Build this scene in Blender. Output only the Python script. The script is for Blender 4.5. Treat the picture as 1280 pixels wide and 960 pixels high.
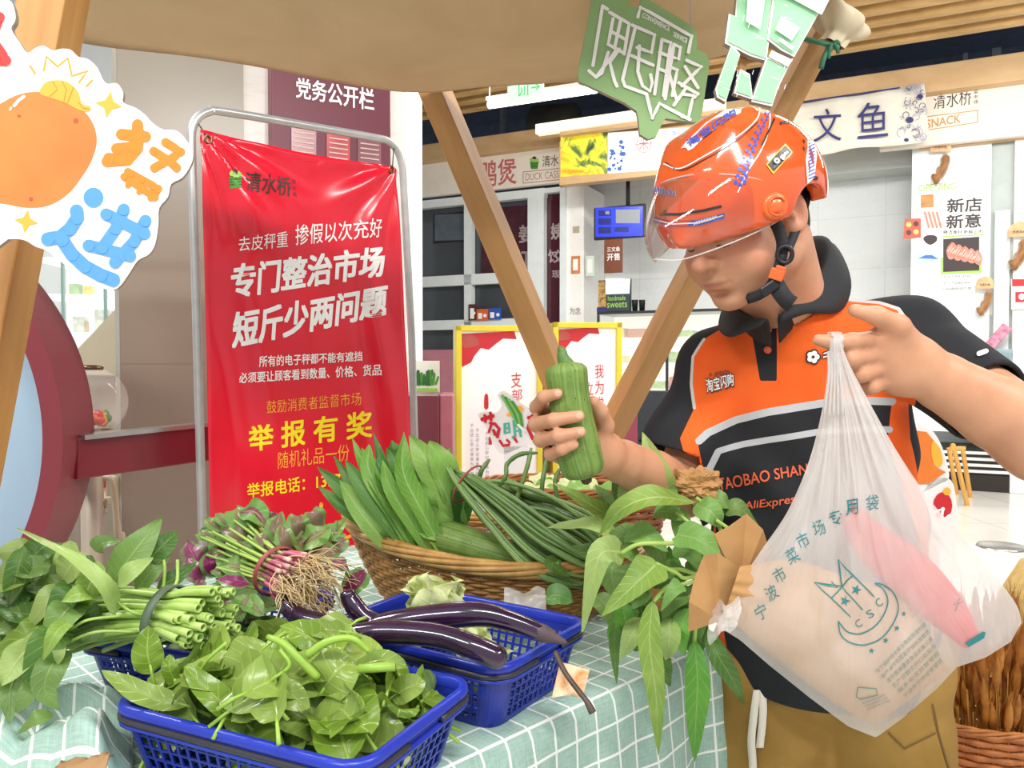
import bpy, bmesh, math, random
import numpy as np
from mathutils import Vector, Matrix, noise
from mathutils.bvhtree import BVHTree

S = bpy.context.scene
COL = S.collection
for _o in list(bpy.data.objects):
    bpy.data.objects.remove(_o)
random.seed(7)
PI = math.pi
V = Vector

# ---------------------------------------------------------------- camera, world, lights, exposure
CAM = V((0.0, 0.0, 1.34))
PITCH = math.atan(25 / 1000)
cd = bpy.data.cameras.new('camera')
cd.sensor_width = 36.0
cd.lens = 36.0 * 1000 / 1280
cd.clip_start = 0.02
cam = bpy.data.objects.new('camera', cd)
COL.objects.link(cam)
cam.location = CAM
cam.rotation_euler = (PI / 2 - PITCH, 0, 0)
S.camera = cam

S.view_settings.view_transform = 'Standard'
S.view_settings.look = 'None'
S.view_settings.gamma = 1.0
S.view_settings.exposure = 0.18
S.view_settings.use_curve_mapping = False
try:
    S.cycles.use_denoising = True
    S.cycles.max_bounces = 8
    S.cycles.transparent_max_bounces = 16
    S.cycles.sample_clamp_indirect = 6.0
except Exception:
    pass

W = bpy.data.worlds.new('market_air')
S.world = W
W.use_nodes = True
W.node_tree.nodes['Background'].inputs[0].default_value = (0.93, 0.97, 1.0, 1)
W.node_tree.nodes['Background'].inputs[1].default_value = 0.62


def area(name, loc, sx, sy, power, col=(1, 0.98, 0.94), aim=None):
    l = bpy.data.lights.new(name, 'AREA')
    l.shape = 'RECTANGLE'
    l.size, l.size_y, l.energy, l.color = sx, sy, power, col
    o = bpy.data.objects.new(name, l)
    COL.objects.link(o)
    o.location = loc
    if aim is not None:
        d = V(aim) - V(loc)
        o.rotation_euler = d.to_track_quat('-Z', 'Y').to_euler()
    return o


# ceiling tube lamps of the market hall
area('tube_lamp_light', (-1.6, -1.2, 3.3), 1.5, 0.16, 46, aim=(-0.3, 1.3, 0.9))
area('tube_lamp_light', (0.4, -0.9, 3.5), 1.5, 0.16, 54, aim=(0.2, 1.2, 0.9))
area('tube_lamp_light', (2.4, 0.2, 3.5), 1.5, 0.16, 46, aim=(0.6, 1.4, 1.2))
area('tube_lamp_light', (2.2, 4.2, 4.1), 3.0, 0.3, 105, aim=(1.6, 5.0, 0))
area('tube_lamp_light', (4.6, 5.4, 4.1), 3.0, 0.3, 130, aim=(4.4, 7.0, 0.5))
area('tube_lamp_light', (0.0, 6.6, 4.1), 3.0, 0.3, 120, aim=(0.4, 8.0, 0.5))
area('tube_lamp_light', (-2.6, 2.2, 3.8), 1.5, 0.2, 95, aim=(-1.2, 3.2, 0.6))


# ---------------------------------------------------------------- view geometry
_F = V((0, math.cos(PITCH), -math.sin(PITCH)))
_U = V((0, math.sin(PITCH), math.cos(PITCH)))
_X = V((1, 0, 0))


def ray(px, py):
    return _F + _X * ((px - 640) / 1000) + _U * ((480 - py) / 1000)


def at(px, py, d):
    return CAM + ray(px, py) * d


def atz(px, py, z):
    r = ray(px, py)
    return CAM + r * ((z - CAM.z) / r.z)


class Plane:
    """a vertical or tilted flat place in the hall: O + x*X + y*Y, N towards the viewer"""

    def __init__(self, O, X, Y):
        self.O, self.X = V(O), V(X).normalized()
        self.N = self.X.cross(V(Y)).normalized()
        self.Y = self.N.cross(self.X).normalized()
        if self.N.dot(CAM - self.O) < 0:
            self.N = -self.N

    def hit(self, px, py):
        r = ray(px, py)
        t = (self.O - CAM).dot(self.N) / r.dot(self.N)
        return CAM + r * t, self.N

    def loc(self, px, py):
        p = self.hit(px, py)[0] - self.O
        return p.dot(self.X), p.dot(self.Y)

    def p(self, x, y, n=0.0):
        return self.O + self.X * x + self.Y * y + self.N * n


# ---------------------------------------------------------------- materials
def lin(h):
    if isinstance(h, str):
        h = h.lstrip('#')
        c = [int(h[i:i + 2], 16) / 255 for i in (0, 2, 4)]
    else:
        c = list(h)
    return tuple((x / 12.92 if x <= 0.04045 else ((x + 0.055) / 1.055) ** 2.4) for x in c) + (1.0,)


class NT:
    """short hand for building node trees"""

    def __init__(self, m):
        self.t = m.node_tree
        self.n, self.l = self.t.nodes, self.t.links

    def new(self, typ, **kw):
        x = self.n.new(typ)
        for k, v in kw.items():
            setattr(x, k, v)
        return x

    def link(self, a, b):
        self.l.new(a, b)

    def put(self, node, i, v):
        s = node.inputs[i]
        if hasattr(v, 'node'):
            self.l.new(v, s)
        else:
            s.default_value = v

    def math(self, op, a, b=0.0, c=0.0, clamp=False):
        x = self.new('ShaderNodeMath', operation=op)
        x.use_clamp = clamp
        self.put(x, 0, a)
        self.put(x, 1, b)
        if len(x.inputs) > 2:
            self.put(x, 2, c)
        return x.outputs[0]

    def mix(self, f, a, b, blend='MIX'):
        x = self.new('ShaderNodeMix', data_type='RGBA', blend_type=blend)
        self.put(x, 0, f)
        self.put(x, 6, a)
        self.put(x, 7, b)
        return x.outputs[2]

    def coord(self, which='Object'):
        return self.new('ShaderNodeTexCoord').outputs[which]

    def map(self, vec, scale=(1, 1, 1), rot=(0, 0, 0), loc=(0, 0, 0)):
        x = self.new('ShaderNodeMapping')
        self.put(x, 0, vec)
        x.inputs[1].default_value = loc
        x.inputs[2].default_value = rot
        x.inputs[3].default_value = scale
        return x.outputs[0]

    def noise(self, vec, scale, detail=3.0, rough=0.55, dist=0.0):
        x = self.new('ShaderNodeTexNoise')
        self.put(x, 'Vector', vec)
        x.inputs['Scale'].default_value = scale
        x.inputs['Detail'].default_value = detail
        x.inputs['Roughness'].default_value = rough
        x.inputs['Distortion'].default_value = dist
        return x.outputs['Fac']

    def ramp(self, f, stops, interp='LINEAR'):
        x = self.new('ShaderNodeValToRGB')
        x.color_ramp.interpolation = interp
        e = x.color_ramp.elements
        while len(e) < len(stops):
            e.new(0.5)
        for i, (p, c) in enumerate(stops):
            e[i].position = p
            e[i].color = c if len(c) == 4 else lin(c)
        self.put(x, 0, f)
        return x.outputs[0]

    def attr(self, name):
        return self.new('ShaderNodeAttribute', attribute_name=name).outputs['Fac']

    def bump(self, h, strength, dist=0.01):
        x = self.new('ShaderNodeBump')
        x.inputs['Strength'].default_value = strength
        x.inputs['Distance'].default_value = dist
        self.put(x, 'Height', h)
        return x.outputs[0]


def bsdf(name, rough=0.5, metal=0.0, spec=0.5):
    m = bpy.data.materials.new(name)
    m.use_nodes = True
    t = NT(m)
    b = m.node_tree.nodes['Principled BSDF']
    b.inputs['Roughness'].default_value = rough
    b.inputs['Metallic'].default_value = metal
    b.inputs['Specular IOR Level'].default_value = spec
    return m, t, b


def M(name, col, rough=0.5, metal=0.0, spec=0.5, var=0.0, vscale=8.0, bump=0.0, bscale=60.0, stretch=(1, 1, 1),
      emit=0.0, coat=0.0, col2=None):
    """plain procedural material: a base colour broken up by noise, optional bump"""
    m, t, b = bsdf(name, rough, metal, spec)
    c = lin(col)
    co = t.map(t.coord(), stretch)
    n = t.noise(co, vscale)
    c2 = lin(col2) if col2 else tuple(max(0, x * (1 - 1.6 * var)) for x in c[:3]) + (1,)
    c1 = c if col2 else tuple(min(1, x * (1 + var)) for x in c[:3]) + (1,)
    r = t.ramp(n, [(0.3, c2), (0.7, c1)])
    t.link(r, b.inputs['Base Color'])
    if bump:
        t.link(t.bump(t.noise(co, bscale), bump, 0.003), b.inputs['Normal'])
    if emit:
        t.link(r, b.inputs['Emission Color'])
        b.inputs['Emission Strength'].default_value = emit
    if coat:
        b.inputs['Coat Weight'].default_value = coat
        b.inputs['Coat Roughness'].default_value = 0.06
    return m


# ---------------------------------------------------------------- objects
def tag(o, label=None, cat=None, group=None, kind=None):
    if label:
        o['label'] = label
    if cat:
        o['category'] = cat
    if group:
        o['group'] = group
    if kind:
        o['kind'] = kind
    return o


def thing(name, loc, label, cat, group=None, rotz=0.0):
    o = bpy.data.objects.new(name, None)
    o.empty_display_size = 0.05
    COL.objects.link(o)
    o.location = loc
    o.rotation_euler.z = rotz
    return tag(o, label, cat, group)


def world_loc(o):
    p = V((0, 0, 0))
    while o is not None:
        p = p + o.location
        o = o.parent
    return p


def link_mesh(name, me, mats, parent=None, local=False):
    """link a mesh whose vertices are in world coordinates (or already local to the parent)"""
    for m in (mats if isinstance(mats, (list, tuple)) else [mats]):
        me.materials.append(m)
    o = bpy.data.objects.new(name, me)
    COL.objects.link(o)
    if parent is not None:
        o.parent = parent
        if not local:
            me.transform(Matrix.Translation(-world_loc(parent)))
    elif not local:
        n = len(me.vertices)
        a = np.empty(n * 3, dtype=np.float32)
        me.vertices.foreach_get('co', a)
        a = a.reshape(-1, 3)
        c = V((float((a[:, 0].min() + a[:, 0].max()) / 2), float((a[:, 1].min() + a[:, 1].max()) / 2), float(a[:, 2].min())))
        me.transform(Matrix.Translation(-c))
        o.location = c
    return o


class MB:
    """mesh builder: collects shapes, links them as one object"""

    def __init__(self):
        self.v, self.f, self.m, self.uv = [], [], [], []

    def add(self, vs, fs, mi=0, uvs=None):
        k = len(self.v)
        self.v += [V(p) for p in vs]
        self.uv += list(uvs) if uvs is not None else [(0, 0)] * len(vs)
        for f in fs:
            self.f.append([i + k for i in f])
            self.m.append(mi)
        return self

    def box(self, c, size, R=None, mi=0):
        c = V(c)
        a = [V((x, y, z)) for x in (-.5, .5) for y in (-.5, .5) for z in (-.5, .5)]
        vs = []
        for p in a:
            q = V((p.x * size[0], p.y * size[1], p.z * size[2]))
            vs.append(c + (R @ q if R else q))
        return self.add(vs, [(0, 1, 3, 2), (4, 6, 7, 5), (0, 4, 5, 1), (2, 3, 7, 6), (0, 2, 6, 4), (1, 5, 7, 3)], mi)

    def pbox(self, pl, x0, x1, y0, y1, n0, n1, mi=0):
        """box in the axes of a Plane"""
        P = [pl.p(x, y, n) for x in (x0, x1) for y in (y0, y1) for n in (n0, n1)]
        return self.add(P, [(0, 1, 3, 2), (4, 6, 7, 5), (0, 4, 5, 1), (2, 3, 7, 6), (0, 2, 6, 4), (1, 5, 7, 3)], mi)

    def bar(self, p0, p1, w, h, up=(0, 0, 1), mi=0):
        p0, p1 = V(p0), V(p1)
        z = (p1 - p0)
        L = z.length
        z.normalize()
        x = V(up).cross(z)
        x.normalize()
        y = z.cross(x)
        R = Matrix((x, y, z)).transposed()
        return self.box((p0 + p1) / 2, (w, h, L), R, mi)

    def tube(self, path, r, n=10, cap=True, mi=0, closed=False):
        path = [V(p) for p in path]
        m = len(path)
        rs = r if isinstance(r, (list, tuple, np.ndarray)) else [r] * m
        T = []
        for i in range(m):
            if closed:
                t = path[(i + 1) % m] - path[i - 1]
            else:
                t = path[min(i + 1, m - 1)] - path[max(i - 1, 0)]
            T.append(t.normalized() if t.length > 1e-9 else V((0, 0, 1)))
        up = V((0, 0, 1)) if abs(T[0].z) < 0.9 else V((1, 0, 0))
        x = T[0].cross(up).normalized()
        vs, uvs = [], []
        acc = 0.0
        for i in range(m):
            x = (x - T[i] * x.dot(T[i]))
            x = x.normalized() if x.length > 1e-9 else T[i].orthogonal().normalized()
            y = T[i].cross(x)
            if i:
                acc += (path[i] - path[i - 1]).length
            for k in range(n):
                a = 2 * PI * k / n
                vs.append(path[i] + (x * math.cos(a) + y * math.sin(a)) * rs[i])
                uvs.append((k / n, acc))
        fs = []
        for i in range(m if closed else m - 1):
            for k in range(n):
                a, b = i * n + k, i * n + (k + 1) % n
                j = (i + 1) % m
                fs.append((a, b, j * n + (k + 1) % n, j * n + k))
        if cap and not closed:
            fs.append(tuple(range(n - 1, -1, -1)))
            fs.append(tuple((m - 1) * n + k for k in range(n)))
        return self.add(vs, fs, mi, uvs)

    def sheet(self, P, mi=0, closed_u=False):
        """grid of points P[i][j]"""
        n, m = len(P), len(P[0])
        vs = [p for row in P for p in row]
        uvs = [(j / max(1, m - 1), i / max(1, n - 1)) for i in range(n) for j in range(m)]
        fs = []
        for i in range(n - 1):
            for j in range(m if closed_u else m - 1):
                j2 = (j + 1) % m
                fs.append((i * m + j, i * m + j2, (i + 1) * m + j2, (i + 1) * m + j))
        return self.add(vs, fs, mi, uvs)

    def plate(self, pts, thick, mi=0, mside=None):
        """flat polygon pts given a thickness vector (front stays at pts)"""
        n = len(pts)
        pts = [V(p) for p in pts]
        thick = V(thick)
        k = len(self.v)
        self.add(pts + [p + thick for p in pts], [], mi)
        self.f.append([k + i for i in range(n)])
        self.m.append(mi)
        self.f.append([k + n + i for i in range(n - 1, -1, -1)])
        self.m.append(mi)
        for i in range(n):
            j = (i + 1) % n
            self.f.append([k + j, k + i, k + n + i, k + n + j])
            self.m.append(mi if mside is None else mside)
        return self

    def lathe(self, prof, c, n=32, R=None, mi=0):
        """profile [(radius, height)] about the local z axis"""
        c = V(c)
        P = []
        for r, z in prof:
            row = []
            for k in range(n):
                a = 2 * PI * k / n
                q = V((r * math.cos(a), r * math.sin(a), z))
                row.append(c + (R @ q if R else q))
            P.append(row)
        return self.sheet(P, mi, True)

    def ball(self, c, r, n=12, R=None, mi=0):
        r = r if isinstance(r, (tuple, list)) else (r, r, r)
        c = V(c)
        P = []
        for i in range(n + 1):
            a = PI * i / n
            row = []
            for k in range(2 * n):
                b = PI * k / n
                q = V((r[0] * math.sin(a) * math.cos(b), r[1] * math.sin(a) * math.sin(b), r[2] * math.cos(a)))
                row.append(c + (R @ q if R else q))
            P.append(row)
        return self.sheet(P, mi, True)

    def mesh(self, name, smooth=True, weld=False):
        me = bpy.data.meshes.new(name)
        me.from_pydata([tuple(p) for p in self.v], [], self.f)
        me.polygons.foreach_set('material_index', self.m)
        uvl = me.uv_layers.new(name='UVMap')
        li = np.empty(len(me.loops), dtype=np.int32)
        me.loops.foreach_get('vertex_index', li)
        uv = np.array(self.uv, dtype=np.float32)[li]
        uvl.data.foreach_set('uv', uv.ravel())
        bm = bmesh.new()
        bm.from_mesh(me)
        if weld:
            bmesh.ops.remove_doubles(bm, verts=bm.verts, dist=weld)
        bmesh.ops.recalc_face_normals(bm, faces=bm.faces)
        bm.to_mesh(me)
        bm.free()
        me.polygons.foreach_set('use_smooth', [smooth] * len(me.polygons))
        return me

    def build(self, name, mats, parent=None, smooth=True, bevel=0.0, seg=2, weld=False, local=False):
        o = link_mesh(name, self.mesh(name, smooth, weld), mats, parent, local)
        if bevel:
            b = o.modifiers.new('edge', 'BEVEL')
            b.width, b.segments, b.limit_method, b.angle_limit = bevel, seg, 'ANGLE', math.radians(40)
            b.harden_normals = False
        return o


def children(o):
    return [c for c in COL.objects if c.parent == o]


def copy_tree(o, kids, parent=None):
    c = o.copy()
    COL.objects.link(c)
    c.parent = parent
    for ch in kids.get(o, ()):
        copy_tree(ch, kids, c)
    return c


# ---------------------------------------------------------------- writing and marks
_glyph = {}


def glyphs(text, bold=0.0, shear=0.0, spacing=1.0):
    """2D outline mesh of a text, normalised so that x runs 0..1 over the ink and y 0..1 over its height"""
    key = (text, bold, shear, spacing)
    if key not in _glyph:
        c = bpy.data.curves.new('w', 'FONT')
        c.body = text
        c.resolution_u = 3
        c.offset = bold
        c.shear = shear
        c.space_character = spacing
        c.fill_mode = 'FRONT'
        o = bpy.data.objects.new('w', c)
        COL.objects.link(o)
        dg = bpy.context.evaluated_depsgraph_get()
        ev = o.evaluated_get(dg)
        m = ev.to_mesh()
        vs = [(v.co.x, v.co.y) for v in m.vertices]
        fs = [tuple(p.vertices) for p in m.polygons]
        ev.to_mesh_clear()
        bpy.data.objects.remove(o)
        bpy.data.curves.remove(c)
        x0, x1 = min(v[0] for v in vs), max(v[0] for v in vs)
        y0, y1 = min(v[1] for v in vs), max(v[1] for v in vs)
        _glyph[key] = ([((x - x0) / (x1 - x0), (y - y0) / (y1 - y0)) for x, y in vs], fs)
    return _glyph[key]


def lift(mb):
    """each further mark on a surface lies a hair above the one before"""
    mb.k = getattr(mb, 'k', 0) + 1
    return mb.k * 6e-6


def write(mb, hit, text, quad, bold=0.0, off=0.0012, mi=0, shear=0.0, spacing=1.0):
    """set a text on whatever surface hit(px,py) finds; quad = BL, BR, TR, TL corners of the ink as seen from the camera"""
    if bold > 0.015:                                   # fat letters: the same letters set four times, a little apart
        hh = abs(quad[3][1] - quad[0][1])
        r = bold * 0.9 * hh
        for a in (0.8, 2.4, 3.9, 5.5):
            dx, dy = r * math.cos(a), r * math.sin(a)
            write(mb, hit, text, tuple((q[0] + dx, q[1] + dy) for q in quad), 0.0, off, mi, shear, spacing)
        return
    vs, fs = glyphs(text, bold, shear, spacing)
    BL, BR, TR, TL = quad
    out = []
    off += lift(mb)
    for x, y in vs:
        px = (BL[0] * (1 - x) + BR[0] * x) * (1 - y) + (TL[0] * (1 - x) + TR[0] * x) * y
        py = (BL[1] * (1 - x) + BR[1] * x) * (1 - y) + (TL[1] * (1 - x) + TR[1] * x) * y
        p, n = hit(px, py)
        out.append(p + n * off)
    mb.add(out, fs, mi)


def wbox(x0, y0, x1, y1, dy=0.0, sk=0.0):
    """quad from ink box x0..x1, y0 (top)..y1 (bottom), rising by dy towards the far end"""
    return ((x0, y1), (x1, y1 - dy), (x1 + sk, y0 - dy), (x0 + sk, y0))


def mark(mb, hit, pts, off=0.001, mi=0, cuts=0):
    """filled polygon on a surface"""
    P = []
    off += lift(mb)
    n = len(pts)
    for i in range(n):
        a, b = pts[i], pts[(i + 1) % n]
        for k in range(cuts + 1):
            f = k / (cuts + 1)
            P.append((a[0] * (1 - f) + b[0] * f, a[1] * (1 - f) + b[1] * f))
    out = []
    for q in P:
        p, nn = hit(*q)
        out.append(p + nn * off)
    mb.add(out, [tuple(range(len(out)))], mi)


def stroke(mb, hit, pts, w, off=0.001, mi=0, round_=True, step=8.0):
    """pen stroke of width w (picture units at the surface) along a polyline"""
    off += lift(mb)
    P = [pts[0]]
    for a, b in zip(pts, pts[1:]):
        L = math.hypot(b[0] - a[0], b[1] - a[1])
        k = max(1, int(L / step))
        for i in range(1, k + 1):
            P.append((a[0] + (b[0] - a[0]) * i / k, a[1] + (b[1] - a[1]) * i / k))
    n = len(P)
    vs = []
    for i, q in enumerate(P):
        a, b = P[max(0, i - 1)], P[min(n - 1, i + 1)]
        dx, dy = b[0] - a[0], b[1] - a[1]
        L = math.hypot(dx, dy) or 1
        nx, ny = -dy / L * w / 2, dx / L * w / 2
        for s in (1, -1):
            p, nn = hit(q[0] + nx * s, q[1] + ny * s)
            vs.append(p + nn * off)
    mb.add(vs, [(2 * i, 2 * i + 1, 2 * i + 3, 2 * i + 2) for i in range(n - 1)], mi)
    if round_:
        for q in [P[0], P[-1]] + list(pts[1:-1]):
            disc(mb, hit, q, w / 2, off, mi)


def disc(mb, hit, c, r, off=0.001, mi=0, n=14, ry=None, rot=0.0):
    ry = r if ry is None else ry
    off += lift(mb)
    vs = []
    for k in range(n):
        a = 2 * PI * k / n
        x, y = r * math.cos(a), ry * math.sin(a)
        p, nn = hit(c[0] + x * math.cos(rot) - y * math.sin(rot), c[1] + x * math.sin(rot) + y * math.cos(rot))
        vs.append(p + nn * off)
    mb.add(vs, [tuple(range(n))], mi)


def star(c, r, n=5, rot=-PI / 2, inner=0.4):
    return [(c[0] + (r if k % 2 == 0 else r * inner) * math.cos(rot + PI * k / n),
             c[1] + (r if k % 2 == 0 else r * inner) * math.sin(rot + PI * k / n)) for k in range(2 * n)]


def smooth_loop(pts, k=4):
    """closed Catmull-Rom through pts"""
    n = len(pts)
    out = []
    for i in range(n):
        p0, p1, p2, p3 = (V(tuple(pts[(i + j) % n]) + (0,)) if len(pts[0]) == 2 else V(pts[(i + j) % n]) for j in (-1, 0, 1, 2))
        for s in range(k):
            t = s / k
            q = 0.5 * ((2 * p1) + (p2 - p0) * t + (2 * p0 - 5 * p1 + 4 * p2 - p3) * t * t + (3 * p1 - p0 - 3 * p2 + p3) * t ** 3)
            out.append((q.x, q.y) if len(pts[0]) == 2 else q)
    return out


def spline(pts, k=8):
    """open Catmull-Rom through 3D points"""
    P = [V(p) for p in pts]
    P = [P[0] * 2 - P[1]] + P + [P[-1] * 2 - P[-2]]
    out = []
    for i in range(1, len(P) - 2):
        p0, p1, p2, p3 = P[i - 1:i + 3]
        for s in range(k):
            t = s / k
            out.append(0.5 * ((2 * p1) + (p2 - p0) * t + (2 * p0 - 5 * p1 + 4 * p2 - p3) * t * t + (3 * p1 - p0 - 3 * p2 + p3) * t ** 3))
    out.append(P[-2])
    return out


def bvh_hit(bvh, fallback_d=1.3):
    def h(px, py):
        r = ray(px, py).normalized()
        p, n, _, _ = bvh.ray_cast(CAM, r)
        if p is None:
            q, n, _, _ = bvh.find_nearest(at(px, py, fallback_d))
            return q, n
        if n.dot(r) > 0:
            n = -n
        return p, n
    return h


# ---------------------------------------------------------------- blended solids (bodies, clothing, helmet)
class Field:
    """distance field on a grid; shapes melt into each other, surface() gives one continuous mesh"""

    def __init__(self, lo, hi, h):
        self.lo, self.h = np.array(lo, dtype=np.float64), h
        self.n = np.ceil((np.array(hi) - self.lo) / h).astype(int) + 1
        self.d = np.full(tuple(self.n), 1.0, dtype=np.float32)

    def _win(self, lo, hi, pad):
        a = np.clip(np.floor((np.array(lo) - pad - self.lo) / self.h).astype(int), 0, self.n)
        b = np.clip(np.ceil((np.array(hi) + pad - self.lo) / self.h).astype(int) + 1, 0, self.n)
        sl = tuple(slice(x, y) for x, y in zip(a, b))
        g = [(self.lo[i] + self.h * np.arange(a[i], b[i])).astype(np.float32) for i in range(3)]
        return sl, g[0][:, None, None], g[1][None, :, None], g[2][None, None, :]

    def _put(self, sl, d, k, op):
        c = self.d[sl]
        if c.size == 0:
            return
        if op == 'cut':
            d = -d
            if k > 0:
                h = np.maximum(k - np.abs(c - d), 0) / k
                self.d[sl] = np.maximum(c, d) + h * h * k * 0.25
            else:
                self.d[sl] = np.maximum(c, d)
        else:
            if k > 0:
                h = np.maximum(k - np.abs(c - d), 0) / k
                self.d[sl] = np.minimum(c, d) - h * h * k * 0.25
            else:
                self.d[sl] = np.minimum(c, d)

    def cone(self, a, b, ra, rb, k=0.01, op='add'):
        a, b = np.array(a, dtype=np.float32), np.array(b, dtype=np.float32)
        r = max(ra, rb)
        sl, X, Y, Z = self._win(np.minimum(a, b) - r, np.maximum(a, b) + r, k + 4 * self.h)
        ab = b - a
        L2 = float(ab @ ab) + 1e-12
        t = np.clip(((X - a[0]) * ab[0] + (Y - a[1]) * ab[1] + (Z - a[2]) * ab[2]) / L2, 0, 1)
        d = np.sqrt((X - a[0] - t * ab[0]) ** 2 + (Y - a[1] - t * ab[1]) ** 2 + (Z - a[2] - t * ab[2]) ** 2) - (ra + t * (rb - ra))
        self._put(sl, d.astype(np.float32), k, op)
        return self

    def chain(self, pts, rs, k=0.01, op='add'):
        for i in range(len(pts) - 1):
            self.cone(pts[i], pts[i + 1], rs[i], rs[i + 1], k if i == 0 else min(k, 0.006) if op == 'add' else k, op)
        return self

    def ell(self, c, r, R=None, k=0.01, op='add'):
        c = np.array(c, dtype=np.float32)
        r = np.array(r, dtype=np.float32)
        m = float(r.max())
        sl, X, Y, Z = self._win(c - m, c + m, k + 4 * self.h)
        x, y, z = X - c[0], Y - c[1], Z - c[2]
        if R is not None:
            A = np.array(R, dtype=np.float32)
            x, y, z = (A[0, i] * x + A[1, i] * y + A[2, i] * z for i in range(3))
        q = np.sqrt((x / r[0]) ** 2 + (y / r[1]) ** 2 + (z / r[2]) ** 2) + 1e-9
        g = np.sqrt((x / r[0] ** 2) ** 2 + (y / r[1] ** 2) ** 2 + (z / r[2] ** 2) ** 2) + 1e-9
        d = q * (q - 1) / g
        self._put(sl, d.astype(np.float32), k, op)
        return self

    def half(self, p, nrm, k=0.0):
        """cut away what lies on the nrm side of the plane"""
        p, nrm = np.array(p, dtype=np.float32), np.array(nrm, dtype=np.float32)
        nrm = nrm / np.linalg.norm(nrm)
        sl, X, Y, Z = self._win(self.lo, self.lo + self.h * self.n, 0)
        d = (X - p[0]) * nrm[0] + (Y - p[1]) * nrm[1] + (Z - p[2]) * nrm[2]
        self._put(sl, (-d).astype(np.float32), k, 'cut')
        return self

    def fn(self, f):
        """d = f(d, X, Y, Z) over the whole grid"""
        sl, X, Y, Z = self._win(self.lo, self.lo + self.h * self.n, 0)
        self.d = f(self.d, X, Y, Z).astype(np.float32)
        return self

    def surface(self, relax=1):
        d = self.d
        s = d < 0
        mixed = np.zeros(tuple(x - 1 for x in d.shape), dtype=np.int8)
        for i in (0, 1):
            for j in (0, 1):
                for k in (0, 1):
                    mixed += s[i:i + mixed.shape[0], j:j + mixed.shape[1], k:k + mixed.shape[2]]
        cells = np.argwhere((mixed > 0) & (mixed < 8))
        idx = np.full(mixed.shape, -1, dtype=np.int32)
        idx[cells[:, 0], cells[:, 1], cells[:, 2]] = np.arange(len(cells))
        acc = np.zeros((len(cells), 3))
        cnt = np.zeros(len(cells))
        corners = [(i, j, k) for i in (0, 1) for j in (0, 1) for k in (0, 1)]
        for a in corners:
            for ax in range(3):
                if a[ax]:
                    continue
                b = list(a)
                b[ax] = 1
                da = d[cells[:, 0] + a[0], cells[:, 1] + a[1], cells[:, 2] + a[2]]
                db = d[cells[:, 0] + b[0], cells[:, 1] + b[1], cells[:, 2] + b[2]]
                hit = (da < 0) != (db < 0)
                t = np.where(hit, da / np.where(hit, da - db, 1), 0)
                p = np.tile(np.array(a, dtype=np.float64), (len(cells), 1))
                p[:, ax] = t
                acc[hit] += p[hit]
                cnt[hit] += 1
        verts = (cells + acc / cnt[:, None]) * self.h + self.lo
        faces = []
        for ax in range(3):
            u, v = (ax + 1) % 3, (ax + 2) % 3
            n0 = [slice(None)] * 3
            n1 = [slice(None)] * 3
            n0[ax], n1[ax] = slice(0, -1), slice(1, None)
            e = s[tuple(n0)] != s[tuple(n1)]
            ed = np.argwhere(e)
            ok = (ed[:, u] > 0) & (ed[:, v] > 0) & (ed[:, u] < d.shape[u] - 1) & (ed[:, v] < d.shape[v] - 1)
            ed = ed[ok]
            q = []
            for du, dv in ((0, 0), (1, 0), (1, 1), (0, 1)):
                c = ed.copy()
                c[:, u] -= du
                c[:, v] -= dv
                q.append(idx[c[:, 0], c[:, 1], c[:, 2]])
            q = np.stack(q, 1)
            flip = ~s[ed[:, 0], ed[:, 1], ed[:, 2]]
            q[flip] = q[flip][:, ::-1]
            faces.append(q)
        F = np.concatenate(faces)
        F = F[(F >= 0).all(1)]
        for _ in range(relax):
            a = np.zeros_like(verts)
            w = np.zeros(len(verts))
            for i in range(4):
                j = (i + 1) % 4
                np.add.at(a, F[:, i], verts[F[:, j]])
                np.add.at(a, F[:, j], verts[F[:, i]])
                np.add.at(w, F[:, i], 1)
                np.add.at(w, F[:, j], 1)
            verts = verts * 0.5 + 0.5 * a / w[:, None]
        return verts, F


def solid(name, verts, F, mats, parent=None, attrs=None, local=False):
    me = bpy.data.meshes.new(name)
    me.vertices.add(len(verts))
    me.vertices.foreach_set('co', verts.astype(np.float32).ravel())
    me.loops.add(F.size)
    me.loops.foreach_set('vertex_index', F.astype(np.int32).ravel())
    me.polygons.add(len(F))
    me.polygons.foreach_set('loop_start', np.arange(0, F.size, 4, dtype=np.int32))
    me.update(calc_edges=True)
    me.validate()
    me.polygons.foreach_set('use_smooth', [True] * len(me.polygons))
    for k, a in (attrs or {}).items():
        at_ = me.attributes.new(k, 'FLOAT', 'POINT')
        at_.data.foreach_set('value', np.asarray(a, dtype=np.float32).ravel())
    return link_mesh(name, me, mats, parent, local)


# ---------------------------------------------------------------- the hall: floor, walls, ceiling
def m_floor():
    m, t, b = bsdf('polished_floor', 0.16)
    co = t.coord()
    n = t.noise(co, 0.9, 4)
    r = t.ramp(n, [(0.3, 'd8d4cb'), (0.7, 'efece6')])
    br = t.new('ShaderNodeTexBrick')
    t.put(br, 'Vector', co)
    br.offset = 0.0
    for k, v in (('Scale', 1.0), ('Mortar Size', 0.004), ('Brick Width', 0.8), ('Row Height', 0.8)):
        br.inputs[k].default_value = v
    br.inputs['Color1'].default_value = br.inputs['Color2'].default_value = (1, 1, 1, 1)
    br.inputs['Mortar'].default_value = (0.6, 0.58, 0.55, 1)
    t.link(t.mix(1.0, r, br.outputs[0], 'MULTIPLY'), b.inputs['Base Color'])
    return m


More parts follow.
